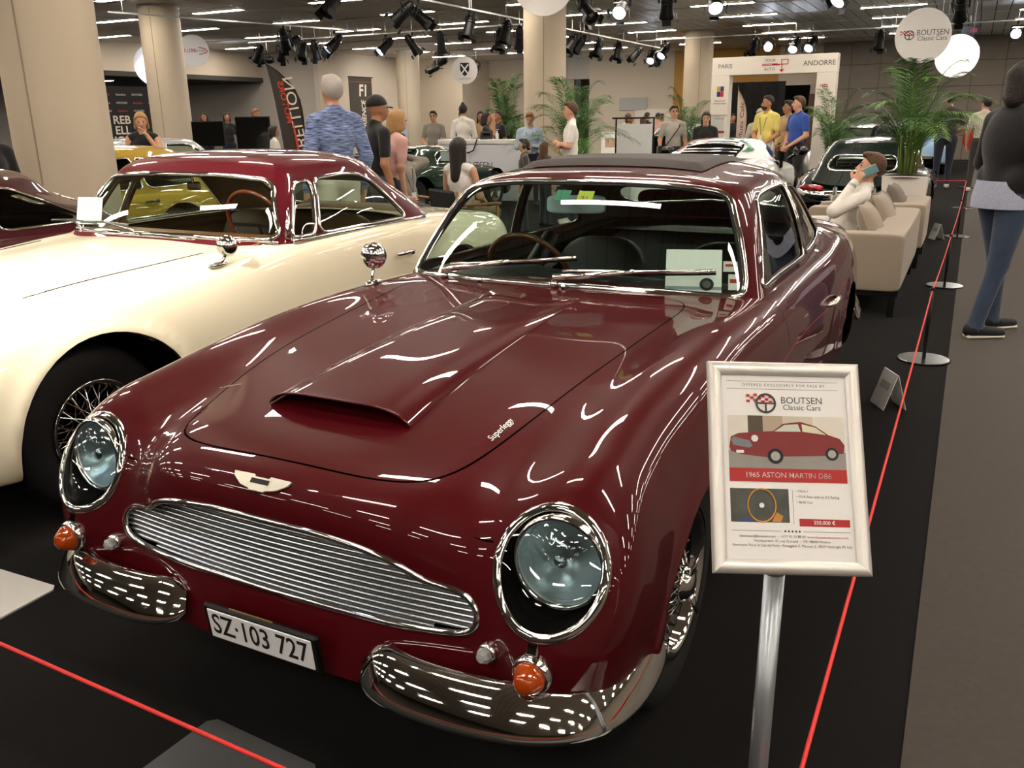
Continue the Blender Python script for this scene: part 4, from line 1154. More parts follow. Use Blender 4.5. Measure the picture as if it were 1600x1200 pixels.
for k in range(6):
    y = 2.08+.135*k; q = MB(); q.bbox((0,0,0), (.92,.10,.016), .004, TR(0,y,1.085-.033*k,0,R(-6))); q.build('louvre', m_black, GC['t'])
q = MB(); q.lathe([(.055,0),(.055,.02),(.03,.035),(.001,.04)], 24, disc_frame((-.45,3.20,.72), (0,1,.25))); q.build('tail_lamp', m_chrome, GC['t'], smooth=True)
q = MB(); q.lathe([(.055,0),(.055,.02),(.03,.035),(.001,.04)], 24, disc_frame((.45,3.20,.72), (0,1,.25))); q.build('tail_lamp', m_chrome, GC['t'], smooth=True)

# ---- white mid-engined racer with tricolour stripes
m_whitep = paint('white_paint', (244,243,238))
RC = simple_car('striped_supercar', 'white mid-engined supercar with red and green stripes and a slotted engine cover', (-3.40, 14.80), R(184),
 [(-1.05,.40,.39,.40,.6,.36,.26),(-.9,.52,.52,.55,.80,.42,.20),(-.3,.66,.76,.66,.92,.48,.18),(.2,.76,.80,.70,.93,.50,.17),(.9,.82,.80,.72,.90,.50,.16),(1.6,.84,.84,.74,.90,.52,.16),(2.2,.90,.92,.76,.95,.56,.17),(2.7,.95,.96,.76,.97,.58,.18),(3.1,.95,.93,.74,.94,.58,.22),(3.42,.88,.86,.70,.88,.55,.30),(3.5,.6,.59,.6,.75,.5,.36)],
 [((0,.35,.80),(0,.95,1.13)),((.35,.37,.80),(.28,.96,1.125)),((.62,.48,.80),(.45,1.0,1.115)),((.74,.70,.80),(.53,1.08,1.10)),((.77,1.0,.82),(.56,1.25,1.12)),((.77,1.3,.85),(.56,1.45,1.125)),((.76,1.6,.90),(.54,1.7,1.11)),((.70,2.2,.94),(.50,2.0,1.09)),((.56,2.75,.97),(.42,2.2,1.08)),((.3,2.85,.98),(.24,2.3,1.085)),((0,2.87,.98),(0,2.32,1.085))],
 (0,1.5,1.205), m_whitep, ws=[(0,.84),(.35,.84),(.56,.835),(.60,.86),(.48,1.06),(.44,1.085),(0,1.105)], ws_y=1.05, sides=[[(.92,.86),(1.10,1.06),(1.35,1.095),(1.62,1.05),(1.74,.95),(1.55,.88)]],
 wb=2.65, cabin=[(0,.7),(.5,.75),(.58,.9),(.6,1.7),(.45,1.9),(0,1.95)], interior=m_blackleather, detail=6, wx=.82, Rt=.34, chrome_r=0, rim_m=m_blackgloss)
m_sred = M('stripe_red', (196,52,44), .3, coat=1., noise=(9,.03)); m_sgreen = M('stripe_green', (30,120,72), .3, coat=1., noise=(9,.03))
def rc_pt(x, y, dz=.006):
    a_ = RC['roof_bvh'].ray_cast(Vector((x,y,2)), Vector((0,0,-1))); b_ = RC['bvh'].ray_cast(Vector((x,y,2)), Vector((0,0,-1)))
    z = max([h[0].z for h in (a_, b_) if h[0]] or [.9]); return (x, y, z+dz)
def stripe(pts, w, mat, nm):
    q = MB(); L = []; Rr = []
    for i in range(len(pts)):
        a_ = Vector(pts[max(0,i-1)]+(0,)); b_ = Vector(pts[min(len(pts)-1,i+1)]+(0,)); d_ = (b_-a_).normalized(); nn = Vector((-d_.y,d_.x,0))*w/2
        L.append(rc_pt(pts[i][0]+nn.x, pts[i][1]+nn.y)); Rr.append(rc_pt(pts[i][0]-nn.x, pts[i][1]-nn.y))
    q.grid([L,Rr]); q.build(nm, mat, RC['t'])
def seg(a_, b_, n=10): return [(a_[0]+(b_[0]-a_[0])*i/n, a_[1]+(b_[1]-a_[1])*i/n) for i in range(n+1)]
stripe(seg((.20,.95),(.20,1.9))[:-1]+seg((.20,1.9),(.50,2.12))+seg((.50,2.12),(.62,3.2)), .09, m_sred, 'red_stripe')
stripe(seg((-.10,.95),(-.10,1.9))[:-1]+seg((-.10,1.9),(-.50,2.12))+seg((-.50,2.12),(-.46,2.5)), .09, m_sgreen, 'green_stripe')
eg = MB(); P = [[rc_pt(x, y, .004) for x in np.linspace(-.40,.40,9)] for y in np.linspace(2.12,2.95,9)]; eg.grid(P); ego = eg.build('engine_cover', m_dark, RC['t'])
for y in (2.25,2.45,2.65,2.85):
    q = MB(); q.tube([Vector(rc_pt(x, y, .02)) for x in np.linspace(-.38,.38,9)], .016, 6); q.build('cover_slat', m_chrome, ego, smooth=True)
for sg in (1,-1):
    q = MB(); q.tube([(sg*.84,.72,.86),(sg*.98,.74,.96)], .02, 6); mo = q.build('mirror_arm', m_blackgloss, RC['t'])
    q = MB(); q.ell((0,0,0), (.11,.06,.065), 14, 8, TR(sg*1.03,.74,.99), p=.8); q.build('wing_mirror', m_blackgloss, RC['t'], smooth=True)
    for k in range(5):
        q = MB(); q.box((sg*.91,2.0+.05*k,.86), (.02,.02,.10)); q.build('side_louvre', m_dark, RC['t'])

# ---- dark green classic seen from behind, by the sofas
m_brg = paint('racing_green_paint', (4,26,18))
JC = simple_car('green_classic_coupe', 'very dark green classic coupe seen from behind, beyond the grey sofas', (-1.20, 14.85), R(180),
 [(-1.2,.45,.44,.2,.25,.42,.38),(-1.05,.55,.53,.42,.52,.46,.32),(-.5,.68,.66,.52,.72,.50,.26),(.2,.78,.74,.58,.78,.54,.24),(1.0,.84,.78,.62,.80,.55,.22),(1.7,.84,.80,.66,.81,.55,.22),(2.3,.86,.82,.66,.82,.55,.24),(2.8,.84,.78,.60,.80,.54,.28),(3.2,.70,.68,.50,.74,.52,.34),(3.42,.56,.56,.46,.66,.50,.42),(3.46,.48,.48,.40,.58,.46,.44)],
 [((0,1.0,.86),(0,1.28,1.13)),((.3,1.01,.858),(.24,1.29,1.125)),((.5,1.06,.85),(.40,1.32,1.115)),((.60,1.15,.84),(.47,1.38,1.10)),((.64,1.4,.835),(.50,1.55,1.11)),((.65,1.75,.83),(.51,1.78,1.12)),((.64,2.1,.83),(.51,2.1,1.11)),((.60,2.5,.83),(.50,2.35,1.08)),((.54,3.12,.74),(.43,2.52,1.06)),((.3,3.28,.70),(.24,2.62,1.07)),((0,3.32,.69),(0,2.65,1.075))],
 (0,1.95,1.225), m_brg, ws=[(0,.885),(.35,.883),(.50,.875),(.54,.90),(.44,1.07),(.40,1.095),(0,1.115)], ws_y=1.4, sides=[[(1.32,.86),(1.48,1.08),(1.78,1.10),(1.80,.86)],[(1.85,.86),(1.84,1.10),(2.1,1.085),(2.4,.98),(2.48,.87)]],
 rear=[(0,.835),(.34,.835),(.40,.86),(.40,.96),(.34,1.01),(0,1.025)], rw_y=2.45, wb=2.44, cabin=[(0,1.1),(.45,1.14),(.54,1.3),(.56,2.2),(.4,2.6),(0,2.7)], interior=m_blackleather, detail=6, wx=.64, Rt=.32, chrome_r=.012)
jt = JC['t']
for sg in (1,-1):
    q = MB(); q.tube([(sg*.20,3.50,.56),(sg*.40,3.50,.565),(sg*.58,3.42,.575),(sg*.70,3.22,.58),(sg*.74,3.0,.585)], [.030,.034,.036,.034,.015], 10, flat=1.3); bo = q.build('rear_bumper', m_chrome, jt, smooth=True)
    q = MB(); q.bbox((sg*.22,3.52,.60), (.05,.05,.16), .02); q.build('overrider', m_chrome, bo)
    q = MB(); q.ell((sg*.52,3.38,.645), (.15,.06,.04), 18, 8); lo = q.build('tail_lamp', M('red_lens', (150,10,16), .1, coat=1., noise=(30,.1)), jt, smooth=True)
    q = MB(); q.lathe([(.032,0),(.03,.012),(.001,.02)], 16, disc_frame((sg*.42,3.44,.645), (0,1,.1))); q.build('lamp_reflector', M('red_reflector', (214,40,40), .2, coat=1., noise=(30,.1), emit=.15, ecol=(220,40,40)), lo, smooth=True)
q = MB(); q.bbox((.0,3.535,.505), (.52,.02,.125), .008); np_ = q.build('dealer_plate', m_white, jt)
tmx = Matrix.Translation((.0,3.548,.505)) @ Matrix.Rotation(math.pi,4,'Z') @ Matrix.Rotation(math.pi/2,4,'X')
text('dealer_name', 'BOUTSEN', m_greyink, np_, tmx @ Matrix.Translation((.06,.022,0)), .055)
text('dealer_name', 'Classic Cars', m_greyink, np_, tmx @ Matrix.Translation((.06,-.025,0)), .05)
q = MB(); q.tube([tmx @ Vector((-.16+.04*math.cos(a),.04*math.sin(a),.001)) for a in np.linspace(0,2*math.pi,24,endpoint=False)], .005, 5, closed=True); q.build('dealer_logo', m_greyink, np_)
q = MB(); [q.box((-.215+.02*(i%3), -.01+.018*(i//3), .002), (.016,.014,.001), tmx) for i in range(6)]; fo = q.build('dealer_logo_flag', m_redink, np_); fo['kind'] = 'stuff'
jp = JC['bvh'].ray_cast(Vector((0,4,.62)), Vector((0,-1,0)))
text('boot_script', 'JAGUAR', m_chrome, jt, Matrix.Translation((.0, 3.345, .66)) @ Matrix.Rotation(math.pi,4,'Z') @ Matrix.Rotation(R(62),4,'X'), .05, bold=.01)
steering(jt, (.30,1.45,.86), (0,.92,.38), .19, m_blackgloss)
seats(jt, m_blackleather, [(-.3,2.05),(.3,2.05)], z=.36, hb=.5)

# ---- cars at the far end
m_pale = paint('pale_blue_paint', (150,186,214))
simple_car('pale_blue_saloon', 'pale blue saloon partly hidden behind the big potted palm', (-1.3, 28.0), R(180), SEDB, paint_m=m_pale, interior=m_blackleather, **SED)
m_grey = paint('silver_grey_paint', (168,168,162), metal=.4)
simple_car('silver_roadster', 'silver grey classic with an upright windscreen beyond the dark green coupe', (-2.36, 20.0), R(0), SEDB, paint_m=m_grey, interior=m_blackleather, **SED)
m_bk = paint('black_paint', (10,10,11))
simple_car('white_roof_compact', 'compact black car with a white roof parked beyond the arch', (-4.75, 21.7), R(72), SEDB, paint_m=m_bk, roof_m=m_whitep, interior=m_blackleather, **SED)
# ------------------------------------------------------------------ poster stand in front of the maroon coupe
m_snap = M('satin_aluminium', (226,224,218), .38, metal=.55, noise=(40,.03))
m_post = M('post_aluminium', (176,184,190), .3, metal=.85, noise=(50,.05))
cf = Vector((-.461, .887, 0)); cr = Vector((.887, .461, 0))
stand = thing('poster_stand', 'silver poster stand with framed price sheet of the maroon coupe', 'sign', (-.197, 1.315, 0))
up_ = (Vector((0,0,.862)) + cf*.507).normalized(); nrm = cr.cross(up_).normalized()
if nrm.dot(cf) > 0: nrm = -nrm
fc = Vector((-.2005, 1.335, .973)) - Vector((-.197, 1.315, 0))
sm = Matrix(((cr.x,up_.x,nrm.x,fc.x),(cr.y,up_.y,nrm.y,fc.y),(cr.z,up_.z,nrm.z,fc.z),(0,0,0,1))) @ Matrix.Rotation(R(-2.2), 4, 'Z')
FW, FH, BW = .246, .340, .0225
pf = bpy.data.objects.new('poster_frame', None); link(pf, stand)
for a, b_, nm in (((-FW/2,-FH/2),(FW/2,-FH/2),'frame_rail'),((FW/2,-FH/2),(FW/2,FH/2),'frame_rail'),((FW/2,FH/2),(-FW/2,FH/2),'frame_rail'),((-FW/2,FH/2),(-FW/2,-FH/2),'frame_rail')):
    A, B = Vector((a[0],a[1],0)), Vector((b_[0],b_[1],0)); d = (B-A).normalized(); inn = Vector((-d.y, d.x, 0))
    rows = []
    for s_, zz in ((0,-.006),(0,.004),(.15,.008),(.4,.010),(.75,.008),(1,.002)):
        rows.append([tuple(A + inn*(BW*s_) + d*(BW*s_) + Vector((0,0,zz))), tuple(B + inn*(BW*s_) - d*(BW*s_) + Vector((0,0,zz)))])
    q = MB(); q.grid(rows, sm); q.build(nm, m_snap, pf, smooth=True)
q = MB(); q.box((0,0,-.004), (FW-.004, FH-.004, .006), sm); q.build('frame_back', m_snap, pf)
q = MB(); q.box((0,0,.0005), (FW-2*BW+.004, FH-2*BW+.004, .001), sm); poster = q.build('poster_sheet', m_paper, pf)
PWd, PHt = FW-2*BW, FH-2*BW
def pp(u, v, z=.0012): return sm @ Matrix.Translation((u*PWd, v*PHt, z))
def ptext(s, u, v, size, mat, **kw): return text('poster_text', s, mat, poster, pp(u, v, .0016), size*PHt, **kw)
def prect(u0, u1, v0, v1, mat, nm='poster_block', z=.0012):
    q = MB(); q.add([(u0*PWd,v0*PHt,z),(u1*PWd,v0*PHt,z),(u1*PWd,v1*PHt,z),(u0*PWd,v1*PHt,z)], [(0,1,2,3)], sm); return q.build(nm, mat, poster)
def ppoly(pts, mat, nm='poster_picture', z=.0018):
    q = MB(); q.add([(u*PWd,v*PHt,z) for u,v in pts], [tuple(range(len(pts)))], sm); return q.build(nm, mat, poster)
def pdisc(u, v, r, mat, z, nm='poster_picture'):
    return ppoly([(u+r*math.cos(a)/PWd, v+r*math.sin(a)/PHt) for a in np.linspace(0,2*math.pi,28,endpoint=False)], mat, nm, z)
def dealer_logo(parent, m, s, red, dark):
    """steering wheel with a chequered flag"""
    q = MB(); q.tube([m @ Vector((s*.5*math.cos(a), s*.5*math.sin(a), 0)) for a in np.linspace(0,2*math.pi,40,endpoint=False)], s*.055, 5, closed=True); q.build('logo_wheel', dark, parent)
    q = MB()
    for a in (0, math.pi, math.pi*1.5): q.box((s*.25,0,0), (s*.5,s*.10,s*.01), m @ Matrix.Rotation(a,4,'Z'))
    q.build('logo_spokes', dark, parent)
    q = MB()
    for i in range(7):
        for j in range(3):
            if (i+j) % 2 == 0: q.box((-s*.95+s*.2*i, s*(.10+.15*j+.05*math.sin(i*.9)), s*.02), (s*.19,s*.14,s*.005), m)
    o_ = q.build('logo_flag', red, parent); o_['kind'] = 'stuff'
prect(-.46,.44,.468,.470, m_greyink); prect(-.46,.44,.424,.426, m_greyink)
ptext('OFFERED EXCLUSIVELY FOR SALE BY', 0, .447, .021, m_greyink, space=1.35)
dealer_logo(poster, pp(-.15,.345,.002), .030, m_redink, m_greyink)
ptext('BOUTSEN', .14, .362, .052, m_greyink); ptext('Classic Cars', .14, .323, .042, m_greyink)
prect(-.46,.47,-.015,.275, M('print_stone', (205,196,180), .6, noise=(30,.1)))
for u0, u1, c in ((-.46,-.30,(222,216,204)),(-.30,-.18,(84,72,56)),(-.18,-.02,(176,160,140)),(.22,.47,(226,220,208))): prect(u0,u1,.10,.275, M('print_wall_%d' % c[0], c, .6, noise=(30,.08)), z=.0014)
prect(-.46,.47,-.015,.08, M('print_road', (150,146,142), .6, noise=(40,.12)), z=.0014)
m_pcar = M('print_red_car', (128,34,36), .5, noise=(20,.12))
ppoly([(-.455,.10),(-.44,.155),(-.38,.175),(-.22,.185),(-.10,.19),(-.02,.232),(.12,.245),(.24,.222),(.34,.175),(.43,.155),(.465,.12),(.455,.075),(.30,.06),(0,.052),(-.16,.045),(-.36,.06),(-.44,.075)], m_pcar)
ppoly([(-.09,.188),(-.01,.225),(.10,.232),(.12,.19)], M('print_glass', (196,204,190), .4, noise=(20,.1)), z=.0020)
ppoly([(.135,.19),(.13,.232),(.24,.215),(.32,.175)], M('print_glass2', (214,214,180), .4, noise=(20,.1)), z=.0020)
ppoly([(-.44,.135),(-.42,.155),(-.29,.135),(-.27,.105),(-.30,.095),(-.42,.11)], M('print_grille', (120,122,126), .4, noise=(60,.2)), z=.0020)
pdisc(-.25,.148,.0055, M('print_lamp', (220,222,222), .4, noise=(20,.05)), .0021); prect(-.40,-.34,.066,.082, m_paper, z=.0021)
for u in (-.09, .36):
    pdisc(u, .052 if u < 0 else .07, .0125 if u < 0 else .0105, m_ink, .0021); pdisc(u, .052 if u < 0 else .07, .0075 if u < 0 else .0065, M('print_rim', (170,168,162), .4, noise=(60,.2)), .0023)
prect(-.46,.47,-.088,-.015, m_redink, z=.0016); ptext('1965 ASTON MARTIN DB6', .005, -.052, .040, m_paper, bold=.006)
prect(-.46,.00,-.305,-.125, M('print_cockpit', (72,76,70), .5, noise=(45,.6)))
q = MB(); q.tube([sm @ Vector((-.215*PWd+.022*math.cos(a), -.215*PHt+.026*math.sin(a), .002)) for a in np.linspace(0,2*math.pi,36,endpoint=False)], .0012, 5, closed=True); q.build('poster_picture', M('print_wheel', (214,150,50), .5, noise=(30,.1)), poster)
pdisc(-.215,-.215,.004, m_paper, .002); ppoly([(-.14,-.30),(-.10,-.25),(-.05,-.27),(-.07,-.302)], M('print_amber', (196,140,60), .5, noise=(9,.1)), z=.0019); ppoly([(-.42,-.30),(-.30,-.27),(-.28,-.302)], M('print_blue', (60,76,120), .5, noise=(9,.1)), z=.0019)
prect(.030,.033,-.31,-.13, m_greyink)
for s_, v in (('\u2022 Mark I', -.135), ('\u2022 FIVA Pass with an A3 Rating', -.165), ('\u2022 RHD Car', -.195)): ptext(s_, .06, v, .019, m_greyink, align='LEFT')
prect(.075,.47,-.322,-.282, m_redink); ptext('350.000 \u20ac', .27, -.302, .028, m_paper, bold=.006)
prect(-.46,-.07,-.351,-.349, m_greyink); prect(.10,.47,-.351,-.349, m_greyink)
for i in range(5): pdisc(-.04+.028*i, -.35, .0016, m_greyink, .0016, 'poster_icon')
ptext('classiccars@boutsen.com  -  +377 93 30 80 02  -', -.13, -.378, .0185, m_greyink); ptext('www.boutsenclassiccars.com', .29, -.378, .0185, m_redink)
ptext('Headquarters: 41, rue Grimaldi  -  MC 98000 Monaco', .01, -.402, .0185, m_greyink); ptext('Showroom: Porto di Cala del Forte - Passeggiata G. Marconi, 5, 18039 Ventimiglia IM, Italy', .01, -.426, .0185, m_greyink, width=.93*PWd)
q = MB(); q.tube([(-.003,-.015,.012),(-.003,-.015,.80)], .0165, 20); q.build('post', m_post, stand, smooth=True)
q = MB(); q.tube([(-.003,-.015,.795),(-.003,-.012,.84),tuple(sm @ Vector((0,-.05,-.012)))], [.0165,.016,.012], 12); q.build('post_head', m_post, stand, smooth=True)
q = MB(); q.bbox((-.003,-.015,.006), (.30,.30,.012), .004); q.build('base_plate', m_steel, stand)

# plates lying on the carpet
pl_ = MB(); pl_.prism([(-.19,-.13),(.19,-.13),(.19,.11),(.17,.13),(-.17,.13),(-.19,.11)], 0, .006); o = pl_.build('floor_plate', M('grey_plate', (118,120,122), .4, metal=.6, noise=(9,.1)), loc=(-1.42,1.20,.001)); o.rotation_euler[2] = R(-3)
tag(o, 'dark grey steel plate lying on the carpet under the front rope', 'plate')
pl_ = MB(); pl_.prism([(-.19,-.14),(.19,-.14),(.19,.12),(.17,.14),(-.17,.14),(-.19,.12)], 0, .006); o = pl_.build('floor_plate', M('white_plate', (214,212,206), .4, noise=(9,.04)), loc=(-2.77,1.455,.001)); o.rotation_euler[2] = R(2)
tag(o, 'white metal plate lying on the carpet in front of the cream coupe', 'plate')

# ------------------------------------------------------------------ low rope barrier
m_rope = M('red_rope', (222,52,48), .6, noise=(60,.1))
def rope_post(x, y, label, group=None):
    t = thing('rope_post', label, 'post', (x, y, 0), 0, group)
    q = MB(); q.lathe([(.155,.005),(.155,.011),(.15,.013)], 40); q.build('base_disc', M('disc_steel', (150,152,150), .18, metal=.9, noise=(20,.05)), t, smooth=False)
    q = MB(); q.lathe([(.158,.004),(.158,.009)], 40, caps=False); q.build('base_rim', m_black, t)
    q = MB(); q.tube([(0,0,.012),(0,0,.455)], .012, 14); q.build('pole', m_black, t, smooth=True)
    q = MB(); q.lathe([(.014,.45),(.014,.462),(.008,.468)], 14); q.build('cap', m_black, t)
    return t
posts = [(-.12,2.95-5.0),(-.11,5.93),(-.07,8.72),(-.03,12.42),(-.02,16.3)]
lab = ['', 'black rope post level with the near end of the first sofa', 'black rope post level with the gap between the two sofas', 'black rope post level with the dark green coupe tail', 'black rope post close to the man in the grey t-shirt']
for (x, y), l in zip(posts[1:], lab[1:]): rope_post(x, y, l)
def rope(a, b_, sag, label):
    pts = [Vector(a)*(1-t)+Vector(b_)*t - Vector((0,0,sag*4*t*(1-t))) for t in np.linspace(0,1,24)]
    q = MB(); q.tube(pts, .0042, 8); o_ = q.build('barrier_rope', m_rope, smooth=True); tag(o_, label, 'rope', 'red barrier ropes'); return o_
rope((-.14,-.8,.43),(-.11,5.93,.448), .012, 'red elastic rope running behind the poster stand to the first post')
rope((-.11,5.93,.448),(-.07,8.72,.448), .02, 'red elastic rope between the posts beside the near sofa')
rope((-.07,8.72,.448),(-.03,12.42,.448), .03, 'red elastic rope between the posts beside the far sofa')
rope((-.03,12.42,.448),(-.02,16.3,.448), .03, 'red elastic rope between the two farthest posts')
rope((-3.6,.985,.42),(-.14,.905,.42), .0, 'red elastic rope stretched across the front of the maroon coupe')
rope((-2.9,16.6,.448),(-.02,16.3,.448), .03, 'thin red rope behind the dark green coupe')

# folded card signs on the floor
def tent_card(x, y, w, h, label):
    t = thing('tent_card', label, 'sign', (x, y, 0), R(-62))
    for s_ in (1,-1):
        q = MB(); q.box((0, 0, h/2), (w, .003, h), TR(0, s_*h*.30, 0, 0, R(s_*17))); o_ = q.build('card_leaf', m_paper, t)
        q = MB(); q.box((0, -s_*-.002, h*.62), (w*.6, .001, h*.2), TR(0, s_*h*.30+s_*.001, 0, 0, R(s_*17))); q.build('card_print', M('pale_print', (196,192,190), .6, noise=(60,.2)), o_)
    return t
tent_card(-.235, 4.86, .17, .20, 'small folded white card standing under the rope by the maroon coupe')
tent_card(-.26, 12.1, .17, .20, 'small folded white card standing on the carpet beyond the sofas')

# ------------------------------------------------------------------ sofas
m_fab = M('greige_fabric', (164,150,132), .9, noise=(90,.10), bump=(700,.35), sheen=.3)
m_fab2 = M('taupe_fabric', (108,99,90), .9, noise=(90,.12), bump=(700,.35), sheen=.3)
def pad(name, c, s, mat, parent, m=None, p=.28):
    q = MB(); q.ell(c, (s[0]/2,s[1]/2,s[2]/2), 32, 16, m, p=p); return q.build(name, mat, parent, smooth=True)
def sofa(x0, y0, L, label):
    t = thing('sofa', label, 'sofa', (x0, y0, 0))          # x0: aisle side, y0: near end; the seat faces away from the aisle
    D_ = 1.02
    pad('backrest', (-.12, L/2, .42), (.24, L, .44), m_fab, t, p=.12)
    pad('armrest', (-D_/2, .10, .42), (D_, .20, .44), m_fab, t, p=.12)
    pad('armrest', (-D_/2, L-.10, .42), (D_, .20, .44), m_fab, t, p=.12)
    pad('seat_cushion', (-.60, L/2, .26), (.80, L-.34, .20), m_fab2, t, p=.2)
    q = MB(); q.box((-D_/2, .05, .185), (D_-.02,.05,.05)); q.box((-D_/2, L-.05, .185), (D_-.02,.05,.05)); q.box((-.05,L/2,.185), (.05,L-.06,.05)); q.box((-D_+.05,L/2,.185), (.05,L-.06,.05)); q.build('base_frame', m_black, t)
    for xx in (-.05,-D_+.05):
        for yy in (.05, L-.05):
            q = MB(); q.box((xx,yy,.08), (.05,.05,.16)); q.build('leg', m_black, t)
    return t
sofa(-.36, 7.12, 2.2, 'greige fabric sofa with the phoning man on it')
sofa(-.33, 9.62, 1.15, 'greige fabric sofa in front of the large white planter')
def cushion(x, y, z, s, rz, tilt, mat, label):
    q = MB(); n_ = 14; P1 = []; P2 = []
    for i in range(n_+1):
        r1 = []; r2 = []
        for j in range(n_+1):
            u, v = -1+2*i/n_, -1+2*j/n_
            th_ = .085*max(0, (1-abs(u)**2.5)*(1-abs(v)**2.5))**.55
            k = 1-.10*(1-max(abs(u),abs(v))**2)*0 - .07*(abs(u)*abs(v) < .5)*0
            pin = 1-.06*(1-abs(u))*abs(v) - .0
            r1.append((u*s/2*(1-.07*(1-abs(v))*abs(u)), th_, v*s/2*(1-.07*(1-abs(u))*abs(v)))); r2.append((r1[-1][0], -th_, r1[-1][2]))
        P1.append(r1); P2.append(r2)
    q.grid(P1); q.grid(P2, flip=True)
    o_ = q.build('cushion', mat, smooth=True); o_.location = (x,y,z); o_.rotation_euler = (tilt, 0, rz); tag(o_, label, 'cushion', 'sofa cushions'); return o_
cushion(-.64, 7.62, .615, .46, R(88), R(-24), m_fab, 'greige cushion against the arm in front of the phoning man')
cushion(-.62, 8.52, .615, .46, R(84), R(-22), m_fab, 'greige cushion behind the back of the phoning man')
cushion(-.66, 8.97, .61, .44, R(80), R(-24), m_fab2, 'taupe cushion at the far end of the near sofa')
cushion(-.62, 9.98, .615, .44, R(86), R(-22), m_fab2, 'taupe cushion on the far sofa')

# ------------------------------------------------------------------ potted palms
m_leaf = M('palm_leaf', (52,92,36), .5, noise=(6,.35)); m_leaf2 = M('palm_leaf_light', (88,130,52), .5, noise=(6,.3)); m_stem = M('palm_stem', (112,128,60), .6, noise=(9,.2)); m_soil = M('soil', (40,30,24), .9, noise=(30,.3))
def palm(x, y, z0, H_, spread, nfr, label, pot, seed):
    rg = random.Random(seed)
    t = thing('potted_palm', label, 'plant', (x, y, 0))
    if pot:
        w0, w1, ph, mt = pot
        q = MB(); V = [(sx*w/2, sy*w/2, z) for w, z in ((w0,0),(w1,ph)) for sx, sy in ((-1,-1),(1,-1),(1,1),(-1,1))]
        q.add(V, [(0,1,5,4),(1,2,6,5),(2,3,7,6),(3,0,4,7),(3,2,1,0)]); q.build('planter', mt, t)
        q = MB(); q.lathe([(w1*.60,ph-.02),(w1*.3,ph+.005),(.01,ph+.01)], 20, Matrix.Rotation(R(45),4,'Z')); q.build('soil', m_soil, t)
    for k in range(max(5, nfr//2)):
        a = rg.uniform(0,6.28); r_ = rg.uniform(.02,.10)
        q = MB(); q.tube([(r_*math.cos(a),r_*math.sin(a),z0),(r_*1.4*math.cos(a),r_*1.4*math.sin(a),z0+H_*.3),(r_*2*math.cos(a),r_*2*math.sin(a),z0+H_*.5)], [.013,.011,.007], 6); q.build('cane', m_stem, t, smooth=True)
    for k in range(nfr):
        a = 2.39996*k + rg.uniform(-.3,.3); el = rg.uniform(.0,1.)**1.15           # el: 1 upright
        r0 = rg.uniform(.0,.06); reach = spread*(1.05-.62*el)*rg.uniform(.8,1.15); top = H_*(.46+.54*el)*rg.uniform(.9,1.02)
        base = Vector((r0*math.cos(a), r0*math.sin(a), z0+H_*.12)); dx, dy = math.cos(a), math.sin(a)
        pts = []
        for i in range(15):
            s_ = i/14; out = reach*(s_**1.6); zz = top*(1-(1-s_)**1.7) - (H_*.22*(1-el)+.06*H_)*max(0,s_-.55)**1.5*2.6
            pts.append(base + Vector((dx*out, dy*out, zz)))
        q = MB(); q.tube(pts, [.007*(1-.8*i/14) for i in range(15)], 5)
        side = Vector((-dy,dx,0))
        for i in range(9, 50):
            s_ = i/50; f_ = s_*14; i0 = min(13,int(f_)); p = pts[i0].lerp(pts[i0+1], f_-i0); tg = (pts[i0+1]-pts[i0]).normalized()
            L_ = (.26+.30*math.sin(math.pi*min(1,(s_-.15)/.85)))*H_*.30*rg.uniform(.85,1.15); w_ = .0042+.0022*H_/2.
            for sg in (1,-1):
                d_ = (side*sg*.8 + tg*.75 + Vector((0,0,rg.uniform(-.05,.2)))).normalized(); nn = tg.cross(d_).normalized(); e_ = d_.cross(nn).normalized()*w_
                tip = p + d_*L_ - Vector((0,0,L_*.28)); mid = p + d_*L_*.5 + Vector((0,0,.0)) - Vector((0,0,L_*.06))
                q.add([tuple(p), tuple(mid+e_), tuple(tip), tuple(mid-e_)], [(0,1,2,3)])
        q.build('frond', m_leaf2 if rg.random() < .35 else m_leaf, t)
    return t
m_pot = M('white_planter', (232,228,220), .45, noise=(6,.03)); m_potd = M('dark_planter', (34,34,36), .5, noise=(6,.1))
palm(-.63, 11.07, .74, 1.36, .86, 30, 'big feathery palm in a white planter beside the far sofa', (.36,.48,.84,m_pot), 3)
palm(-2.24, 16.95, .30, 1.62, .75, 18, 'smaller feathery palm in front of the right leg of the arch', (.35,.45,.40,m_potd), 5)
palm(-6.0, 13.9, .30, 1.85, 1.05, 26, 'bushy feathery palm behind the man in the white polo shirt', (.35,.45,.40,m_potd), 8)
palm(-9.25, 17.7, .30, 2.1, .70, 20, 'upright feathery palm behind the reception desk', (.35,.45,.40,m_potd), 11)
palm(-5.5, 18.9, .30, 1.75, .85, 18, 'feathery palm beside the left leg of the arch', (.35,.45,.40,m_potd), 14)

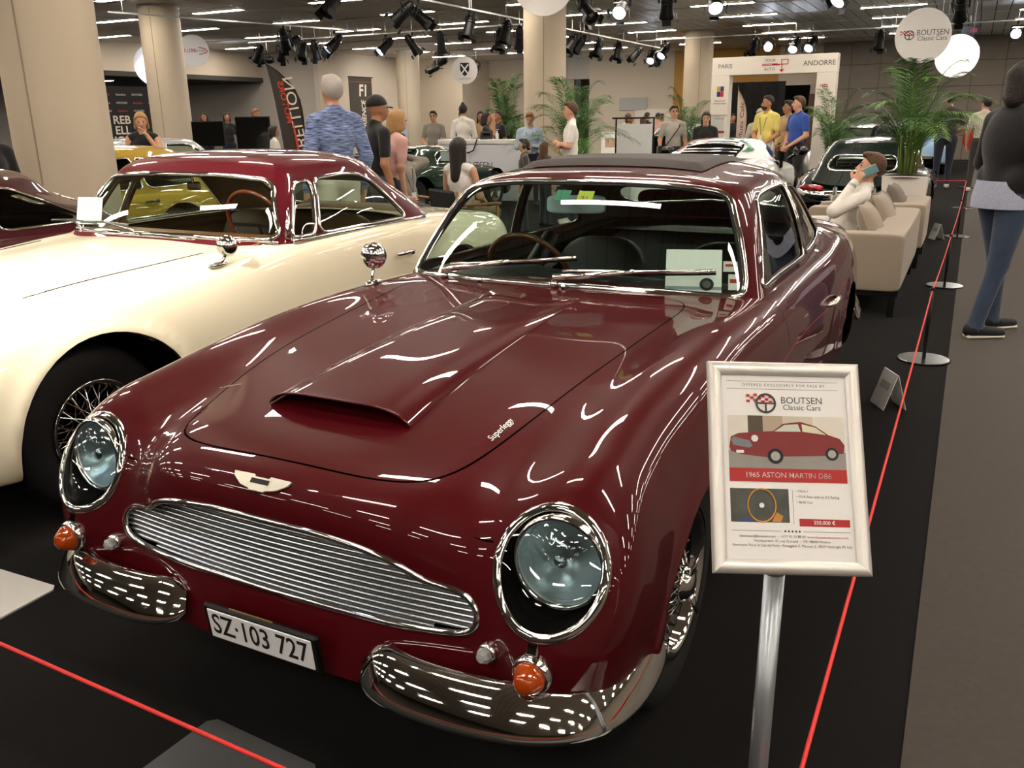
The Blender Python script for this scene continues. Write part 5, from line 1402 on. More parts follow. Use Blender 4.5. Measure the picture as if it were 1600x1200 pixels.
# ------------------------------------------------------------------ reception desk and what stands on it
dk = thing('reception_desk', 'long white reception desk with dark dealer lettering', 'desk', (-8.45, 15.15, 0))
q = MB(); q.bbox((0,0,.53), (1.74,.30,1.06), .01); q.build('desk_body', M('desk_front', (222,222,228), .4, noise=(3,.02)), dk)
q = MB(); q.bbox((0,0,1.10), (1.80,.36,.085), .01); q.build('desk_top', m_white, dk)
dmx = Matrix.Translation((-.05,-.152,.60)) @ Matrix.Rotation(math.pi/2,4,'X')
text('desk_lettering', 'BOUTSEN', m_greyink, dk, dmx @ Matrix.Translation((-.02,.06,0)), .17, bold=.004); text('desk_lettering', 'Classic Cars', m_greyink, dk, dmx @ Matrix.Translation((-.02,-.11,0)), .14)
dealer_logo(dk, dmx @ Matrix.Translation((-.60,.0,.006)), .20, m_redink, m_greyink)
tb = thing('bag_strap', 'black bag strap hanging over the front of the reception desk', 'strap', (-8.62, 14.95, 1.145))
q = MB(); q.tube([(-.16,.02,.004),(-.165,-.018,-.05),(-.13,-.022,-.22),(-.02,-.022,-.25),(.10,-.022,-.20),(.16,-.02,-.05),(.16,.02,.004)], .016, 6, flat=.3); q.build('strap', m_black, tb, smooth=True)
lp = thing('laptop', 'slim black tablet propped up on the reception desk', 'tablet', (-8.33, 15.10, 1.143), R(20))
q = MB(); q.box((0,0,.09), (.24,.008,.18), TR(rx=R(-35))); q.build('screen', m_black, lp); q = MB(); q.box((0,.09,.035), (.16,.008,.09), TR(0,0,0,0,R(40))); q.build('stay', m_black, lp)
bt = thing('pump_bottle', 'small clear pump bottle on the reception desk', 'bottle', (-8.08, 15.08, 1.143))
q = MB(); q.lathe([(.032,0),(.034,.01),(.034,.10),(.016,.12),(.012,.13)], 16); q.build('bottle_body', M('gel_bottle', (220,218,214), .2, noise=(9,.03)), bt, smooth=True)
q = MB(); q.lathe([(.014,.13),(.014,.15),(.005,.155),(.005,.18)], 10); q.box((.015,0,.183), (.05,.012,.012)); q.build('pump', m_white, bt)

# armchairs in front of the desk
m_oak = M('oak', (148,104,60), .5, noise=(12,.2))
def armchair(x, y, rz, label):
    t = thing('armchair', label, 'chair', (x,y,0), rz)     # faces -Y
    pad('seat', (0,0,.40), (.54,.52,.12), m_black, t, p=.25)
    q = MB(); q.bbox((0,0,0), (.56,.05,.34), .02, TR(0,.27,.62,0,R(-10))); q.build('backrest', M('charcoal_fabric', (44,46,48), .9, noise=(60,.2)), t)
    for sx in (-1,1):
        for yy in (-.24,.26):
            q = MB(); q.tube([(sx*.29,yy,0),(sx*.29,yy,.62 if yy < 0 else .78)], .018, 8); q.build('leg', m_oak, t, smooth=True)
        q = MB(); q.bbox((sx*.29,0,.63), (.05,.58,.028), .008); q.build('armrest', m_oak, t)
    q = MB(); q.bbox((0,.24,.36), (.56,.03,.05), .006); q.bbox((0,-.24,.36), (.56,.03,.05), .006); q.build('seat_rail', m_oak, t)
    return t
armchair(-5.80, 8.58, R(75), 'oak armchair with the grey-haired man in it')
armchair(-4.92, 8.40, R(150), 'oak armchair with the long-haired woman in it')

# ------------------------------------------------------------------ start arch
m_arch = M('arch_board', (238,232,220), .5, noise=(3,.02))
ar = thing('start_arch', 'white rally start arch lettered PARIS and ANDORRE', 'arch', (-3.63, 18.3, 0))
AW, AH, LT = 2.38, 2.62, .36
for sg in (1,-1):
    q = MB(); q.bbox((sg*(AW-LT)/2, 0, (AH-.34)/2), (LT,.28,AH-.34), .006); lgo = q.build('arch_leg', m_arch, ar)
q = MB(); q.bbox((0,0,AH-.17), (AW,.28,.34), .006); q.build('arch_beam', m_arch, ar)
am = lambda x, z: Matrix.Translation((x,-.143,z)) @ Matrix.Rotation(math.pi/2,4,'X')
text('arch_lettering', 'PARIS', m_greyink, ar, am(-.93,AH-.17), .115); text('arch_lettering', 'ANDORRE', m_greyink, ar, am(.86,AH-.17), .125)
text('arch_lettering', 'TOUR', m_greyink, ar, am(-.06,AH-.09), .075); text('arch_lettering', 'AUTO', m_greyink, ar, am(-.06,AH-.25), .075)
q = MB(); q.box((-.06,-.143,AH-.155), (.30,.002,.012)); q.box((-.04,-.143,AH-.18), (.34,.002,.012)); q.box((.22,-.143,AH-.08), (.12,.002,.014)); q.box((.16,-.143,AH-.12), (.014,.002,.09)); q.box((.28,-.143,AH-.12), (.014,.002,.09)); q.box((.13,-.143,AH-.165), (.30,.002,.014)); q.box((.17,-.143,AH-.22), (.014,.002,.11)); q.add([(.12,-.143,AH-.26),(.22,-.143,AH-.26),(.17,-.143,AH-.31)], [(0,1,2)]); o = q.build('arch_route_mark', m_redink, ar); o['kind'] = 'stuff'
for i, c in enumerate(((206,160,40),(60,60,120),(40,50,110),(196,60,50))):
    q = MB(); q.box((-1.0+.07*(i % 2)-.035, -.143, 2.03-.10*(i//2)), (.068,.002,.095)); q.build('arch_crest_field', M('crest_%d' % i, c, .6, noise=(40,.3)), ar)
text('arch_small_print', 'PRINCIPAT', m_greyink, ar, am(-1.0,1.80), .045); text('arch_small_print', "D'ANDORRA", m_greyink, ar, am(-1.0,1.75), .045)
text('arch_small_print', 'FONDATION', m_greyink, ar, am(-1.0,1.52), .055); text('arch_small_print', 'WINDSTAR', m_greyink, ar, am(-1.0,1.46), .04)
q = MB(); q.box((-1.0,-.143,1.20), (.24,.002,.05)); q.build('arch_red_mark', m_redink, ar)
dealer_logo(ar, am(1.0,2.02), .09, m_redink, m_greyink); text('arch_small_print', 'BOUTSEN', m_greyink, ar, am(1.0,1.90), .065); text('arch_small_print', 'Classic Cars', m_greyink, ar, am(1.0,1.845), .05)
text('arch_small_print', 'REBELLION', m_greyink, ar, am(1.0,1.66), .055)
# dark doorway with curtain behind the arch
q = MB(); q.box((-6.9, 32.50, 1.25), (3.4,.12,2.5)); o = struct('door_1', q, m_dark)
q = MB(); q.box((-4.6, 32.50, 1.1), (1.2,.12,2.2)); o = struct('door_2', q, M('brown_door', (84,62,44), .6, noise=(6,.15)))
cu = MB(); P = [[(x, 24.0+.05*math.sin(x*18), z) for x in np.linspace(-6.1,-4.45,60)] for z in (.02, 2.35)]; cu.grid(P); o = cu.build('black_curtain', M('black_curtain', (16,15,16), .9, noise=(6,.2)), smooth=True); tag(o, 'black curtain hanging behind the arch opening', 'curtain')

# ------------------------------------------------------------------ banners
m_flag = M('charcoal_flag', (58,52,46), .75, noise=(3,.15)); m_flagtxt = M('flag_white', (226,216,200), .7, noise=(9,.03)); m_flagred = M('flag_red', (206,64,48), .7, noise=(9,.05))
def feather(x, y, z0, H_, W_, rz, lean, label, mat, mirror=False, words=True):
    t = thing('feather_flag', label, 'flag', (x,y,0), rz)
    L = []; Rr = []
    for i in range(25):
        s_ = i/24; z = z0+H_*s_; off_ = lean*s_*s_
        wl = W_*(.55+.45*math.sin(min(1,s_*1.6)*math.pi/2)) ; wr = wl*(1-max(0,(s_-.62)/.38)**2.2*.98)
        L.append((off_, .02*math.sin(s_*9), z)); Rr.append((off_+wr*(1 if not mirror else 1), .015*math.sin(s_*7+1), z - .10*H_*max(0,s_-.6)))
    q = MB(); q.grid([[L[i], tuple((Vector(L[i])*.5+Vector(Rr[i])*.5)+Vector((0,.015,0))), Rr[i]] for i in range(25)]); o_ = q.build('flag_cloth', mat, t, smooth=True)
    sol = o_.modifiers.new('thickness', 'SOLIDIFY'); sol.thickness = .003
    q = MB(); q.tube([(-.0,0,0),(0,0,z0)] + [Rr[i] for i in range(0,25,2)], .008, 6); q.build('flag_pole', m_black, t, smooth=True)
    q = MB(); q.box((0,0,.02), (.5,.06,.04)); q.box((0,0,.02), (.06,.5,.04)); q.build('cross_base', m_black, t)
    return t
f1 = feather(-10.22, 11.55, .55, 1.98, .42, R(28), -.22, 'curved charcoal feather flag with reversed racing team lettering', m_flag)
fm = Matrix.Translation((.235,-.035,1.50)) @ Matrix.Rotation(math.pi/2,4,'X') @ Matrix.Rotation(R(98),4,'Z')
text('flag_lettering', 'REBELLION', m_flagtxt, f1, fm @ Matrix.Diagonal((1,-1,1,1)) , .24, width=1.42)
text('flag_lettering', 'MOTORS', m_flagred, f1, Matrix.Translation((.075,-.035,1.82)) @ Matrix.Rotation(math.pi/2,4,'X') @ Matrix.Rotation(R(100),4,'Z') @ Matrix.Diagonal((1,-1,1,1)), .13, width=.66, bold=.02)
q = MB(); q.tube([(.185,-.035,1.48),(.22,-.035,1.2),(.25,-.035,.9)], [.012,.022,.02], 6, flat=.2, up=(0,1,0)); q.build('flag_red_band', m_flagred, f1)
f2 = feather(-8.05, 15.05+1.2, .5, 1.95, .30, R(28), .05, 'dark feather flag with upright lettering beside the reception column', m_flag)
text('flag_lettering', 'REBELLION', m_flagtxt, f2, Matrix.Translation((.11,-.035,1.72)) @ Matrix.Rotation(math.pi/2,4,'X') @ Matrix.Rotation(R(88),4,'Z'), .17, width=1.1)
q = MB(); q.box((.21,-.035,1.70), (.045,.002,1.1)); q.build('flag_red_band', m_flagred, f2)
f3 = feather(-4.70, 20.0, .3, 1.85, .22, R(25), .0, 'pale pink feather flag standing inside the arch', M('pink_flag', (226,200,182), .75, noise=(3,.05)))
lt3 = text('flag_lettering', 'Les Mues Caf\u00e9', m_greyink, f3, Matrix.Translation((.10,-.035,1.25)) @ Matrix.Rotation(math.pi/2,4,'X') @ Matrix.Rotation(R(90),4,'Z'), .12, width=1.1); lt3['kind'] = 'stuff'
bn = thing('hanging_banner', 'charcoal hanging banner lettered F1 on the white far wall', 'banner', (-20.03, 26.95, 0), R(90))
q = MB(); q.box((0,0,1.85), (1.35,.012,2.35)); q.build('banner_cloth', M('banner_cloth', (72,66,58), .75, noise=(3,.12)), bn)
q = MB(); q.tube([(-.72,0,3.04),(.78,0,3.04)], .015, 6); q.build('banner_bar', m_black, bn); q = MB(); q.box((0,-.008,2.87), (1.35,.004,.02)); q.build('banner_stripe', M('banner_orange', (150,90,60), .7, noise=(9,.1)), bn)
bmx = lambda x, z: Matrix.Translation((x,-.010,z)) @ Matrix.Rotation(math.pi/2,4,'X')
text('banner_lettering', 'F1', m_flagtxt, bn, bmx(.12,2.56), .55, bold=.03, shear=.1)
text('banner_lettering', 'EXPERIENCE', m_flagtxt, bn, bmx(.12,1.46) @ Matrix.Rotation(R(90),4,'Z'), .34, width=1.55, bold=.03, shear=.2)
# black logo wall by the annexe
lw = thing('logo_wall', 'black press wall covered with small repeating team logos', 'wall panel', (-20.6, 17.3, 0), R(78))
q = MB(); q.box((-.2,0,1.25), (2.6,.05,2.5)); q.build('wall_panel', M('press_wall', (22,22,26), .6, noise=(4,.1)), lw)
lmx = lambda x, z: Matrix.Translation((x,-.027,z)) @ Matrix.Rotation(math.pi/2,4,'X')
for r_ in range(9):
    for c in range(4):
        if c < 2 and r_ > 2: continue
        text('press_logo', 'Rebellion' if (r_+c) % 2 else 'MOTORS', m_flagtxt if (r_+c) % 3 else m_flagred, lw, lmx(-.75+.46*c, 2.28-.21*r_), .075, shear=.25)
for k, s_ in enumerate(('REB','ELL','ION')): text('press_lettering', s_, m_flagtxt, lw, lmx(-.35,1.62-.27*k), .30, bold=.02)
# television screens on a black counter
for k, (x, y, w, h, zc, l) in enumerate(((-12.9,12.5,.62,.46,1.32,'black television screen facing the hall beside the round column'),(-12.1,12.85,.66,.64,1.30,'larger black television screen with glossy reflections'))):
    t = thing('television', l, 'television', (x,y,0), R(25))
    q = MB(); q.bbox((0,0,zc), (w,.05,h), .01); q.build('screen_case', m_black, t); q = MB(); q.box((0,-.027,zc), (w-.03,.003,h-.03)); q.build('screen', m_blackgloss, t)
    q = MB(); q.tube([(0,.02,.03),(0,.02,zc)], .03, 10); q.build('stand_pole', m_black, t); q = MB(); q.box((0,0,.015), (.5,.4,.03)); q.build('stand_base', m_black, t)
ct = thing('counter', 'low black and cream counter in front of the television screens', 'counter', (-12.4, 12.15, 0), R(25))
q = MB(); q.bbox((0,0,.48), (1.5,.35,.96), .01); q.build('counter_body', m_black, ct); q = MB(); q.bbox((-.35,0,.98), (.75,.38,.04), .008); q.build('counter_top', M('cream_top', (190,178,156), .5, noise=(5,.04)), ct)
# exhibits near the back: framed board, lectern with yellow stand, table with black cloth, glass case
bd2 = thing('display_board', 'white display board in a thin black frame behind the white polo shirt', 'board', (-5.35, 15.15, 0), R(20))
q = MB(); q.box((0,0,.72), (.62,.02,1.35)); q.build('board_panel', M('board_white', (214,216,214), .5, noise=(5,.06)), bd2)
for xx in (-.33,.33):
    q = MB(); q.tube([(xx,0,.0),(xx,0,1.5)], .015, 8); q.build('frame_post', m_black, bd2)
q = MB(); q.tube([(-.4,0,1.5),(.35,0,1.5)], .015, 8); q.build('frame_bar', m_black, bd2)
m_yel = M('yellow_stand', (214,152,36), .5, noise=(5,.06))
ys = thing('info_stand', 'yellow wedge stand with a tilted white info sheet', 'stand', (-6.45, 17.2, 0), R(20))
q = MB(); q.prism([(-.35,0),(.55,0),(.0,.78),(-.30,.82)], -.2, .2, Matrix.Rotation(math.pi/2,4,'X')); q.build('stand_body', m_yel, ys); q = MB(); q.box((0,0,0), (.42,.01,.52), TR(-.1,-.22,1.0,0,R(-25))); q.build('info_sheet', m_paper, ys); q = MB(); q.box((0,-.007,.03), (.26,.003,.2), TR(-.1,-.22,1.0,0,R(-25))); q.build('info_picture', M('info_pic', (196,160,140), .6, noise=(20,.3)), ys)
tbl = thing('cocktail_table', 'cocktail table under a stretched black cloth', 'table', (-6.35, 19.2, 0))
q = MB(); q.lathe([(.36,0),(.30,.2),(.26,.5),(.32,.85),(.45,1.08),(.45,1.10)], 24); q.build('table_cloth', m_black, tbl, smooth=True); q = MB(); q.lathe([(.44,1.10),(.44,1.115)], 24); q.build('table_top', m_black, tbl)
gc = thing('glass_case', 'glass showcase with a model car near the left leg of the arch', 'showcase', (-4.75, 17.55, 0), R(20))
q = MB(); q.bbox((0,0,.45), (.70,.4,.90), .01); q.build('case_plinth', M('case_plinth', (170,164,154), .5, noise=(5,.05)), gc)
q = MB(); q.box((0,0,1.22), (.70,.4,.62)); q.build('case_glass', m_clear, gc)
q = MB(); q.ell((0,0,1.0), (.22,.09,.06), 16, 8, p=.7); q.ell((0,0,1.06), (.12,.08,.05), 12, 8, p=.8); q.build('model_car', M('model_blue', (40,70,130), .3, coat=.5, noise=(9,.1)), gc, smooth=True)
q = MB(); q.box((-.1,-.1,1.32), (.16,.01,.10)); q.build('case_label', m_paper, gc)
rp = thing('red_panel', 'round red panel sign near the two men in the aisle', 'sign', (.02, 20.9, 0))
q = MB(); q.lathe([(.22,-.02),(.22,.02)], 28, TR(0,0,.98,0,R(90))); q.build('panel_disc', m_redink, rp); q = MB(); q.tube([(0,0,.0),(0,0,.8)], .02, 8); q.build('panel_post', m_black, rp); q = MB(); q.lathe([(.2,0),(.2,.015)], 20); q.build('panel_base', m_black, rp)
pn = thing('wall_notice', 'small grey notice panel fixed on the white back wall', 'notice', (-11.6, 32.56, 2.0))
q = MB(); q.box((0,0,0), (1.1,.03,.45)); q.build('notice_panel', M('notice_grey', (170,170,168), .5, noise=(5,.05)), pn)
wp = thing('wall_lettering', 'faint printed text panel on the white back wall behind the visitors', 'notice', (-9.15+ -1.6, 32.57, 1.35))
q = MB(); q.box((0,0,0), (1.5,.012,.9)); q.build('text_panel', M('pale_panel', (226,216,204), .7, noise=(40,.08)), wp)
# ------------------------------------------------------------------ people
def surface_net(f, lo, hi, h):
    n = [int(math.ceil((hi[i]-lo[i])/h))+1 for i in range(3)]
    ax = [lo[i]+h*np.arange(n[i]) for i in range(3)]
    G_ = np.stack(np.meshgrid(*ax, indexing='ij'), -1)
    D_ = f(G_.reshape(-1,3)).reshape(n)
    s = D_ < 0
    cx_, cy_, cz_ = n[0]-1, n[1]-1, n[2]-1
    acc = np.zeros((cx_,cy_,cz_,3)); cnt = np.zeros((cx_,cy_,cz_))
    cor = [(i,j,k) for i in (0,1) for j in (0,1) for k in (0,1)]
    sl = lambda A, c: A[c[0]:c[0]+cx_, c[1]:c[1]+cy_, c[2]:c[2]+cz_]
    for a in cor:
        for ax_ in range(3):
            if a[ax_]: continue
            b = list(a); b[ax_] = 1
            da, db = sl(D_,a), sl(D_,b); m = (da < 0) != (db < 0)
            t = np.where(m, da/np.where(m, da-db, 1), 0)
            for c in range(3):
                acc[...,c] += m*(a[c] + (t if c == ax_ else 0))
            cnt += m
    act = cnt > 0
    idx = -np.ones(act.shape, int); idx[act] = np.arange(act.sum())
    cells = np.argwhere(act)
    V = (acc[act]/cnt[act][:,None] + cells)*h + np.array(lo)
    F = []
    for ax_ in range(3):
        o = [i for i in range(3) if i != ax_]
        a = [slice(None)]*3; b = [slice(None)]*3; a[ax_] = slice(0,-1); b[ax_] = slice(1,None)
        ch = s[tuple(a)] != s[tuple(b)]; P_ = np.argwhere(ch)
        ok = (P_[:,o[0]] > 0) & (P_[:,o[1]] > 0) & (P_[:,o[0]] < n[o[0]]-1) & (P_[:,o[1]] < n[o[1]]-1); P_ = P_[ok]
        ins = s[P_[:,0],P_[:,1],P_[:,2]]
        def cid(d0, d1):
            q = P_.copy(); q[:,o[0]] -= d0; q[:,o[1]] -= d1; return idx[q[:,0],q[:,1],q[:,2]]
        q = np.stack([cid(1,1), cid(0,1), cid(0,0), cid(1,0)], 1)
        if ax_ == 1: ins = ~ins
        q[~ins] = q[~ins][:,::-1]
        F.append(q)
    return V, np.concatenate(F, 0)

def sd_cone(p, a, b, r1, r2):
    a = np.array(a, float); b = np.array(b, float); ba = b-a; t = np.clip(((p-a)@ba)/max(1e-9, ba@ba), 0, 1)
    return np.linalg.norm(p-a-t[:,None]*ba, axis=1) - (r1+(r2-r1)*t)
def sd_ell(p, c, r):
    r = np.array(r, float); q = (p-np.array(c, float))/r; k = np.linalg.norm(q, axis=1)
    return (k-1)*np.min(r)*.5 + (k-1)*np.mean(r)*.5
def smin(ds, k):
    d = ds[0]
    for e in ds[1:]:
        h = np.clip(.5+.5*(e-d)/k, 0, 1); d = e*(1-h)+d*h - k*h*(1-h)
    return d

# one relaxed hand: palm, four unequal bent fingers and a side thumb (wrist at origin, pointing -Z, palm towards +X)
def hand_shape():
    pr_ = [('e',(0,0,-.045),(.016,.040,.048)),('c',(0,0,.01),(0,0,-.02),.024,.026)]
    for i, (y, l) in enumerate(((-.030,.066),(-.010,.078),(.011,.072),(.030,.055))):
        a = (0,y,-.082); b = (.012,y*1.1,-.082-l*.5); c = (.036,y*1.1,-.082-l*.92)
        pr_ += [('c',a,b,.0098,.0088),('c',b,c,.0088,.0072)]
    pr_ += [('c',(.008,-.034,-.03),(.022,-.058,-.062),.014,.0105),('c',(.022,-.058,-.062),(.034,-.060,-.092),.0105,.008)]
    f = lambda p: smin([sd_ell(p,q[1],q[2]) if q[0] == 'e' else sd_cone(p,*q[1:]) for q in pr_], .007)
    return surface_net(f, (-.03,-.08,-.18), (.07,.06,.04), .0065)
HANDV, HANDF = hand_shape()

SKIN = [M('skin_light', (206,158,128), .55, noise=(20,.06)), M('skin_mid', (176,124,92), .55, noise=(20,.06)), M('skin_dark', (128,84,62), .55, noise=(20,.06))]
def cloth(name, col, **k): return M('cloth_'+name, col, .85, noise=k.get('noise',(18,.12)), bump=(60,.25), sheen=.2)
HAIR = {'dark': M('hair_dark', (34,26,22), .5, noise=(70,.3), bump=(110,.9)), 'brown': M('hair_brown', (82,54,34), .5, noise=(70,.3), bump=(110,.9)), 'blonde': M('hair_blonde', (176,136,84), .5, noise=(70,.3), bump=(110,.9)), 'grey': M('hair_grey', (186,180,172), .6, noise=(70,.2), bump=(110,.9)), 'red': M('hair_red', (150,96,56), .5, noise=(70,.3), bump=(110,.9))}
m_eye = M('eye_dark', (26,20,18), .2, noise=(9,.1)); m_lip = M('lips', (168,96,86), .5, noise=(20,.1))

def person(label, x, y, rz, H=1.75, shirt=None, pants=None, shoes=None, skin=0, hair='dark', style='short', sleeve='short', pose='stand', shorts=False, h=.021, turn=0., nod=0., lean=0., seat=None, wide=1., group=None, hands=True, side=1, skirt=None, name='person', long_shirt=0., stride=0., jacket=None):
    k = H/1.75; sh = 0.; seated = seat is not None
    pel = .95
    if seated: pel = seat/k + .09; sh = pel-.95
    U_ = []   # upper body prims (type, args..., mat)
    SH, PA, SK, SO = 0, 1, 2, 3
    w = wide
    T_ = np.array
    hipc = T_([0,0,pel])
    cl, sl_ = math.cos(lean), math.sin(lean)
    def up(p):      # lean the upper body about the hips
        q = T_([p[0]*1., p[1], p[2]+sh]) - hipc
        return tuple(T_([q[0], q[1]*cl - q[2]*sl_, q[1]*sl_ + q[2]*cl]) + hipc)
    prims = [('e', up((0,0,.97)), (.155*w,.115*w,.12), PA), ('e', up((0,-.005,1.11)), (.148*w,.115*w,.17), SH), ('e', up((0,.0,1.30)), (.168*w,.115*w,.18), SH), ('c', up((-.145*w,.01,1.435)), up((.145*w,.01,1.435)), .058, .058, SH), ('c', up((-.11*w,.015,1.455)), up((0,.02,1.50)), .045, .05, SH), ('c', up((.11*w,.015,1.455)), up((0,.02,1.50)), .045, .05, SH), ('c', up((0,.005,1.50)), up((0,-.010,1.57)), .054, .052, SK)]
    # head
    hc = T_(up((0,-.012,1.648)));
    ct_, st_ = math.cos(turn), math.sin(turn); cn, sn = math.cos(nod+lean*.4), math.sin(nod+lean*.4)
    def hd(p):
        q = T_(p, float); q = T_([q[0], q[1]*cn - q[2]*sn, q[1]*sn + q[2]*cn]); return tuple(T_([q[0]*ct_ - q[1]*st_, q[0]*st_ + q[1]*ct_, q[2]]) + hc)
    head_pr = [('e', hd((0,.008,.018)), (.074,.090,.092), SK), ('e', hd((0,-.030,-.035)), (.058,.062,.072), SK), ('e', hd((0,-.045,-.075)), (.040,.042,.032), SK), ('c', hd((0,-.088,.012)), hd((0,-.108,-.022)), .010, .015, SK), ('e', hd((.074,.008,-.015)), (.012,.02,.03), SK), ('e', hd((-.074,.008,-.015)), (.012,.02,.03), SK)]
    # arms
    J = {}
    def arm(s, elbow, wrist): J[s] = (up((s*.185*w,.01,1.42)), up(elbow), up(wrist))
    base = {s: ((s*(.245*w),.035,1.14), (s*(.255*w),-.05,.90)) for s in (1,-1)}
    P_ = {'stand': base, 'crossed': {s: ((s*.25*w,-.05,1.15),(-s*.06,-.20,1.17+.03*s)) for s in (1,-1)}, 'phone': {s: ((s*.225*w,-.02,1.13),(s*.055,-.24,1.15)) for s in (1,-1)}, 'front': {s: ((s*.24*w,.0,1.14),(s*.06,-.19,.97)) for s in (1,-1)}, 'lap': {s: ((s*.24*w,-.02,1.14),(s*.12,-.26,1.03)) for s in (1,-1)},
          'ear': {side: ((side*.27*w,-.16,1.24),(side*.155,-.10,1.50)), -side: ((-side*.24*w,-.06,1.13),(-side*.20,-.30,1.06))}, 'chin': {side: ((side*.22*w,-.17,1.19),(side*.06,-.165,1.46)), -side: ((-side*.24*w,.0,1.13),(-side*.02,-.19,1.12))}, 'browhand': {side: ((side*.20*w,-.20,1.30),(side*.09,-.16,1.62)), -side: base[-side]}, 'reach': {s: ((s*.26*w,-.16,1.20),(s*.16,-.36,1.10)) for s in (1,-1)}, 'behind_head': {side: ((side*.34,-.02,1.48),(side*.16,.06,1.56)), -side: ((-side*.26,-.02,1.14),(-side*.22,-.26,1.06))}, 'back': {s: ((s*.25*w,.08,1.14),(s*.10,.13,.98)) for s in (1,-1)}}[pose]
    for s in (1,-1): arm(s, *P_[s])
    for s in (1,-1):
        a, e, wr = J[s]
        loose = .006 if sleeve == 'long' else 0
        prims.append(('c', a, e if sleeve != 'short' else tuple(T_(a)*.35+T_(e)*.65), .058 if sleeve != 'none' else .046, .052+loose if sleeve != 'none' else .040, SH if sleeve != 'none' else SK))
        if sleeve == 'short': prims.append(('c', tuple(T_(a)*.4+T_(e)*.6), e, .043, .040, SK))
        prims.append(('c', e, wr, .041+loose*1.5, .028+loose, SH if sleeve == 'long' else SK))
    # legs
    for s in (1,-1):
        if seated: hp, kn, an, toe = (s*.095,-.02,pel-.03), (s*.13,-.43,pel-.02), (s*.14,-.40 + stride*s,.09), (s*.15,-.57 + stride*s,.035)
        else: hp, kn, an, toe = (s*.092*w,.0,.93), (s*.105,-.02-stride*s*.5,.50), (s*.11,.02-stride*s,.09), (s*.13,-.15-stride*s,.038)
        prims.append(('c', hp, kn, .092*w, .066, PA))
        if shorts:
            m_ = tuple(T_(kn)*.9+T_(an)*.1); prims.append(('c', kn, tuple(T_(kn)*.55+T_(an)*.45), .052, .052, SK)); prims.append(('c', tuple(T_(kn)*.55+T_(an)*.45), an, .052, .036, SK))
        else: prims.append(('c', kn, an, .062, .050, PA))
        prims.append(('c', (an[0],an[1]+.03,.055), toe, .046, .036, SO))
    if skirt: prims.append(('c', up((0,0,1.0)), (0,.0,skirt), .15, .20, PA))
    if long_shirt: prims.append(('c', up((0,0,1.05)), up((0,0,1.0-long_shirt)), .15*w, .165*w, SH))
    if jacket: prims += [('e', up((0,.01,1.28)), (.215,.15,.24), SH), ('c', up((-.14,.0,1.05)), up((.14,.0,1.05)), .11, .11, SH)]
    allp = prims + head_pr
    dist = lambda p, q: sd_ell(p,q[1],q[2]) if q[0] == 'e' else sd_cone(p,q[1],q[2],q[3],q[4])
    f = lambda p: np.minimum(smin([dist(p,q) for q in prims], .028), smin([dist(p,q) for q in head_pr]+[dist(p,prims[6])], .018))
    pts = T_([q[1] for q in allp] + [q[2] for q in allp if q[0] == 'c'])
    lo = pts.min(0)-.16; hi = pts.max(0)+.16; lo[2] = -.012
    V, F = surface_net(f, lo, hi, h/k)
    dd_ = np.stack([dist(V,q) for q in allp], 1); am_ = np.argmin(dd_, 1); mats_i = T_([q[-1] for q in allp])[am_]
    fm_ = [int(np.bincount(mats_i[q]).argmax()) for q in F]
    V = [tuple(v) for v in V]; F = [tuple(int(i) for i in q) for q in F]
    if hands:
        for s in (1,-1):
            a, e, wr = map(Vector, J[s]); d = (wr-e).normalized(); z = -d; x_ = Vector((-s,0,0)); x_ = (x_-z*x_.dot(z)).normalized(); y_ = z.cross(x_)
            mm_ = Matrix(((x_.x,y_.x,z.x,wr.x),(x_.y,y_.y,z.y,wr.y),(x_.z,y_.z,z.z,wr.z),(0,0,0,1)))
            o_ = len(V); flip = s > 0
            V += [tuple(mm_ @ Vector((v[0], v[1]*(1 if s > 0 else -1)*(1), v[2]))) for v in HANDV]
            F += [tuple(int(i)+o_ for i in (q if flip else q[::-1])) for q in HANDF]; fm_ += [SK]*len(HANDF)
    sk = SKIN[skin]
    t = thing(name, label, 'person', (x,y,0), rz, group)
    t.scale = (1,1,1)
    sc_ = lambda L: [(v[0]*k, v[1]*k, v[2]*k) for v in L]
    mk('body', sc_(V), F, [shirt, pants, sk, shoes or m_black], t, mi=fm_)
    if sleeve != 'none': 
        q = MB(); q.tube([up((.064*math.cos(a), .008+.060*math.sin(a), 1.508+.012*math.sin(a))) for a in np.linspace(0, 2*math.pi, 20, endpoint=False)], .013, 6, closed=True, flat=.6); q.V = sc_(q.V); q.build('collar', shirt, t, smooth=True)
    # hair
    if style != 'bald':
        kk = {'short': 1., 'long': 1.04, 'bun': 1.0, 'cap': 1.02, 'curly': 1.1, 'tied': 1.01, 'buzz': .97}[style]
        nrm_ = T_([0,.70,.71]); p0 = T_([0,-.035,.045]) if style != 'buzz' else T_([0,-.02,.05])
        if style == 'cap': nrm_ = T_([0,.12,.99]); p0 = T_([0,0,.030])
        inv = lambda p: None
        Rm = T_([hd((1,0,0)), hd((0,1,0)), hd((0,0,1))]) - hc        # rows: local axes
        def fh(p):
            q = (p-hc) @ Rm.T
            d = sd_ell(q, (0,.014,.026), (.087*kk,.108*kk,.106*kk)); d = np.maximum(d, -((q-p0)@nrm_))
            if style == 'short' or style == 'curly': d = np.minimum(d, np.maximum(sd_ell(q,(0,-.03,.10),(.06,.06,.03)), -(q[:,2]-.06)))
            if style in ('long','tied'):
                L_ = .30 if style == 'long' else .10
                g_ = smin([sd_cone(q,(0,.055,.03),(0,.085,-L_),.082,.062), sd_cone(q,(.062,.01,.03),(.075,.03,-L_*.9),.03,.03), sd_cone(q,(-.062,.01,.03),(-.075,.03,-L_*.9),.03,.03)], .03); d = np.minimum(d, g_)
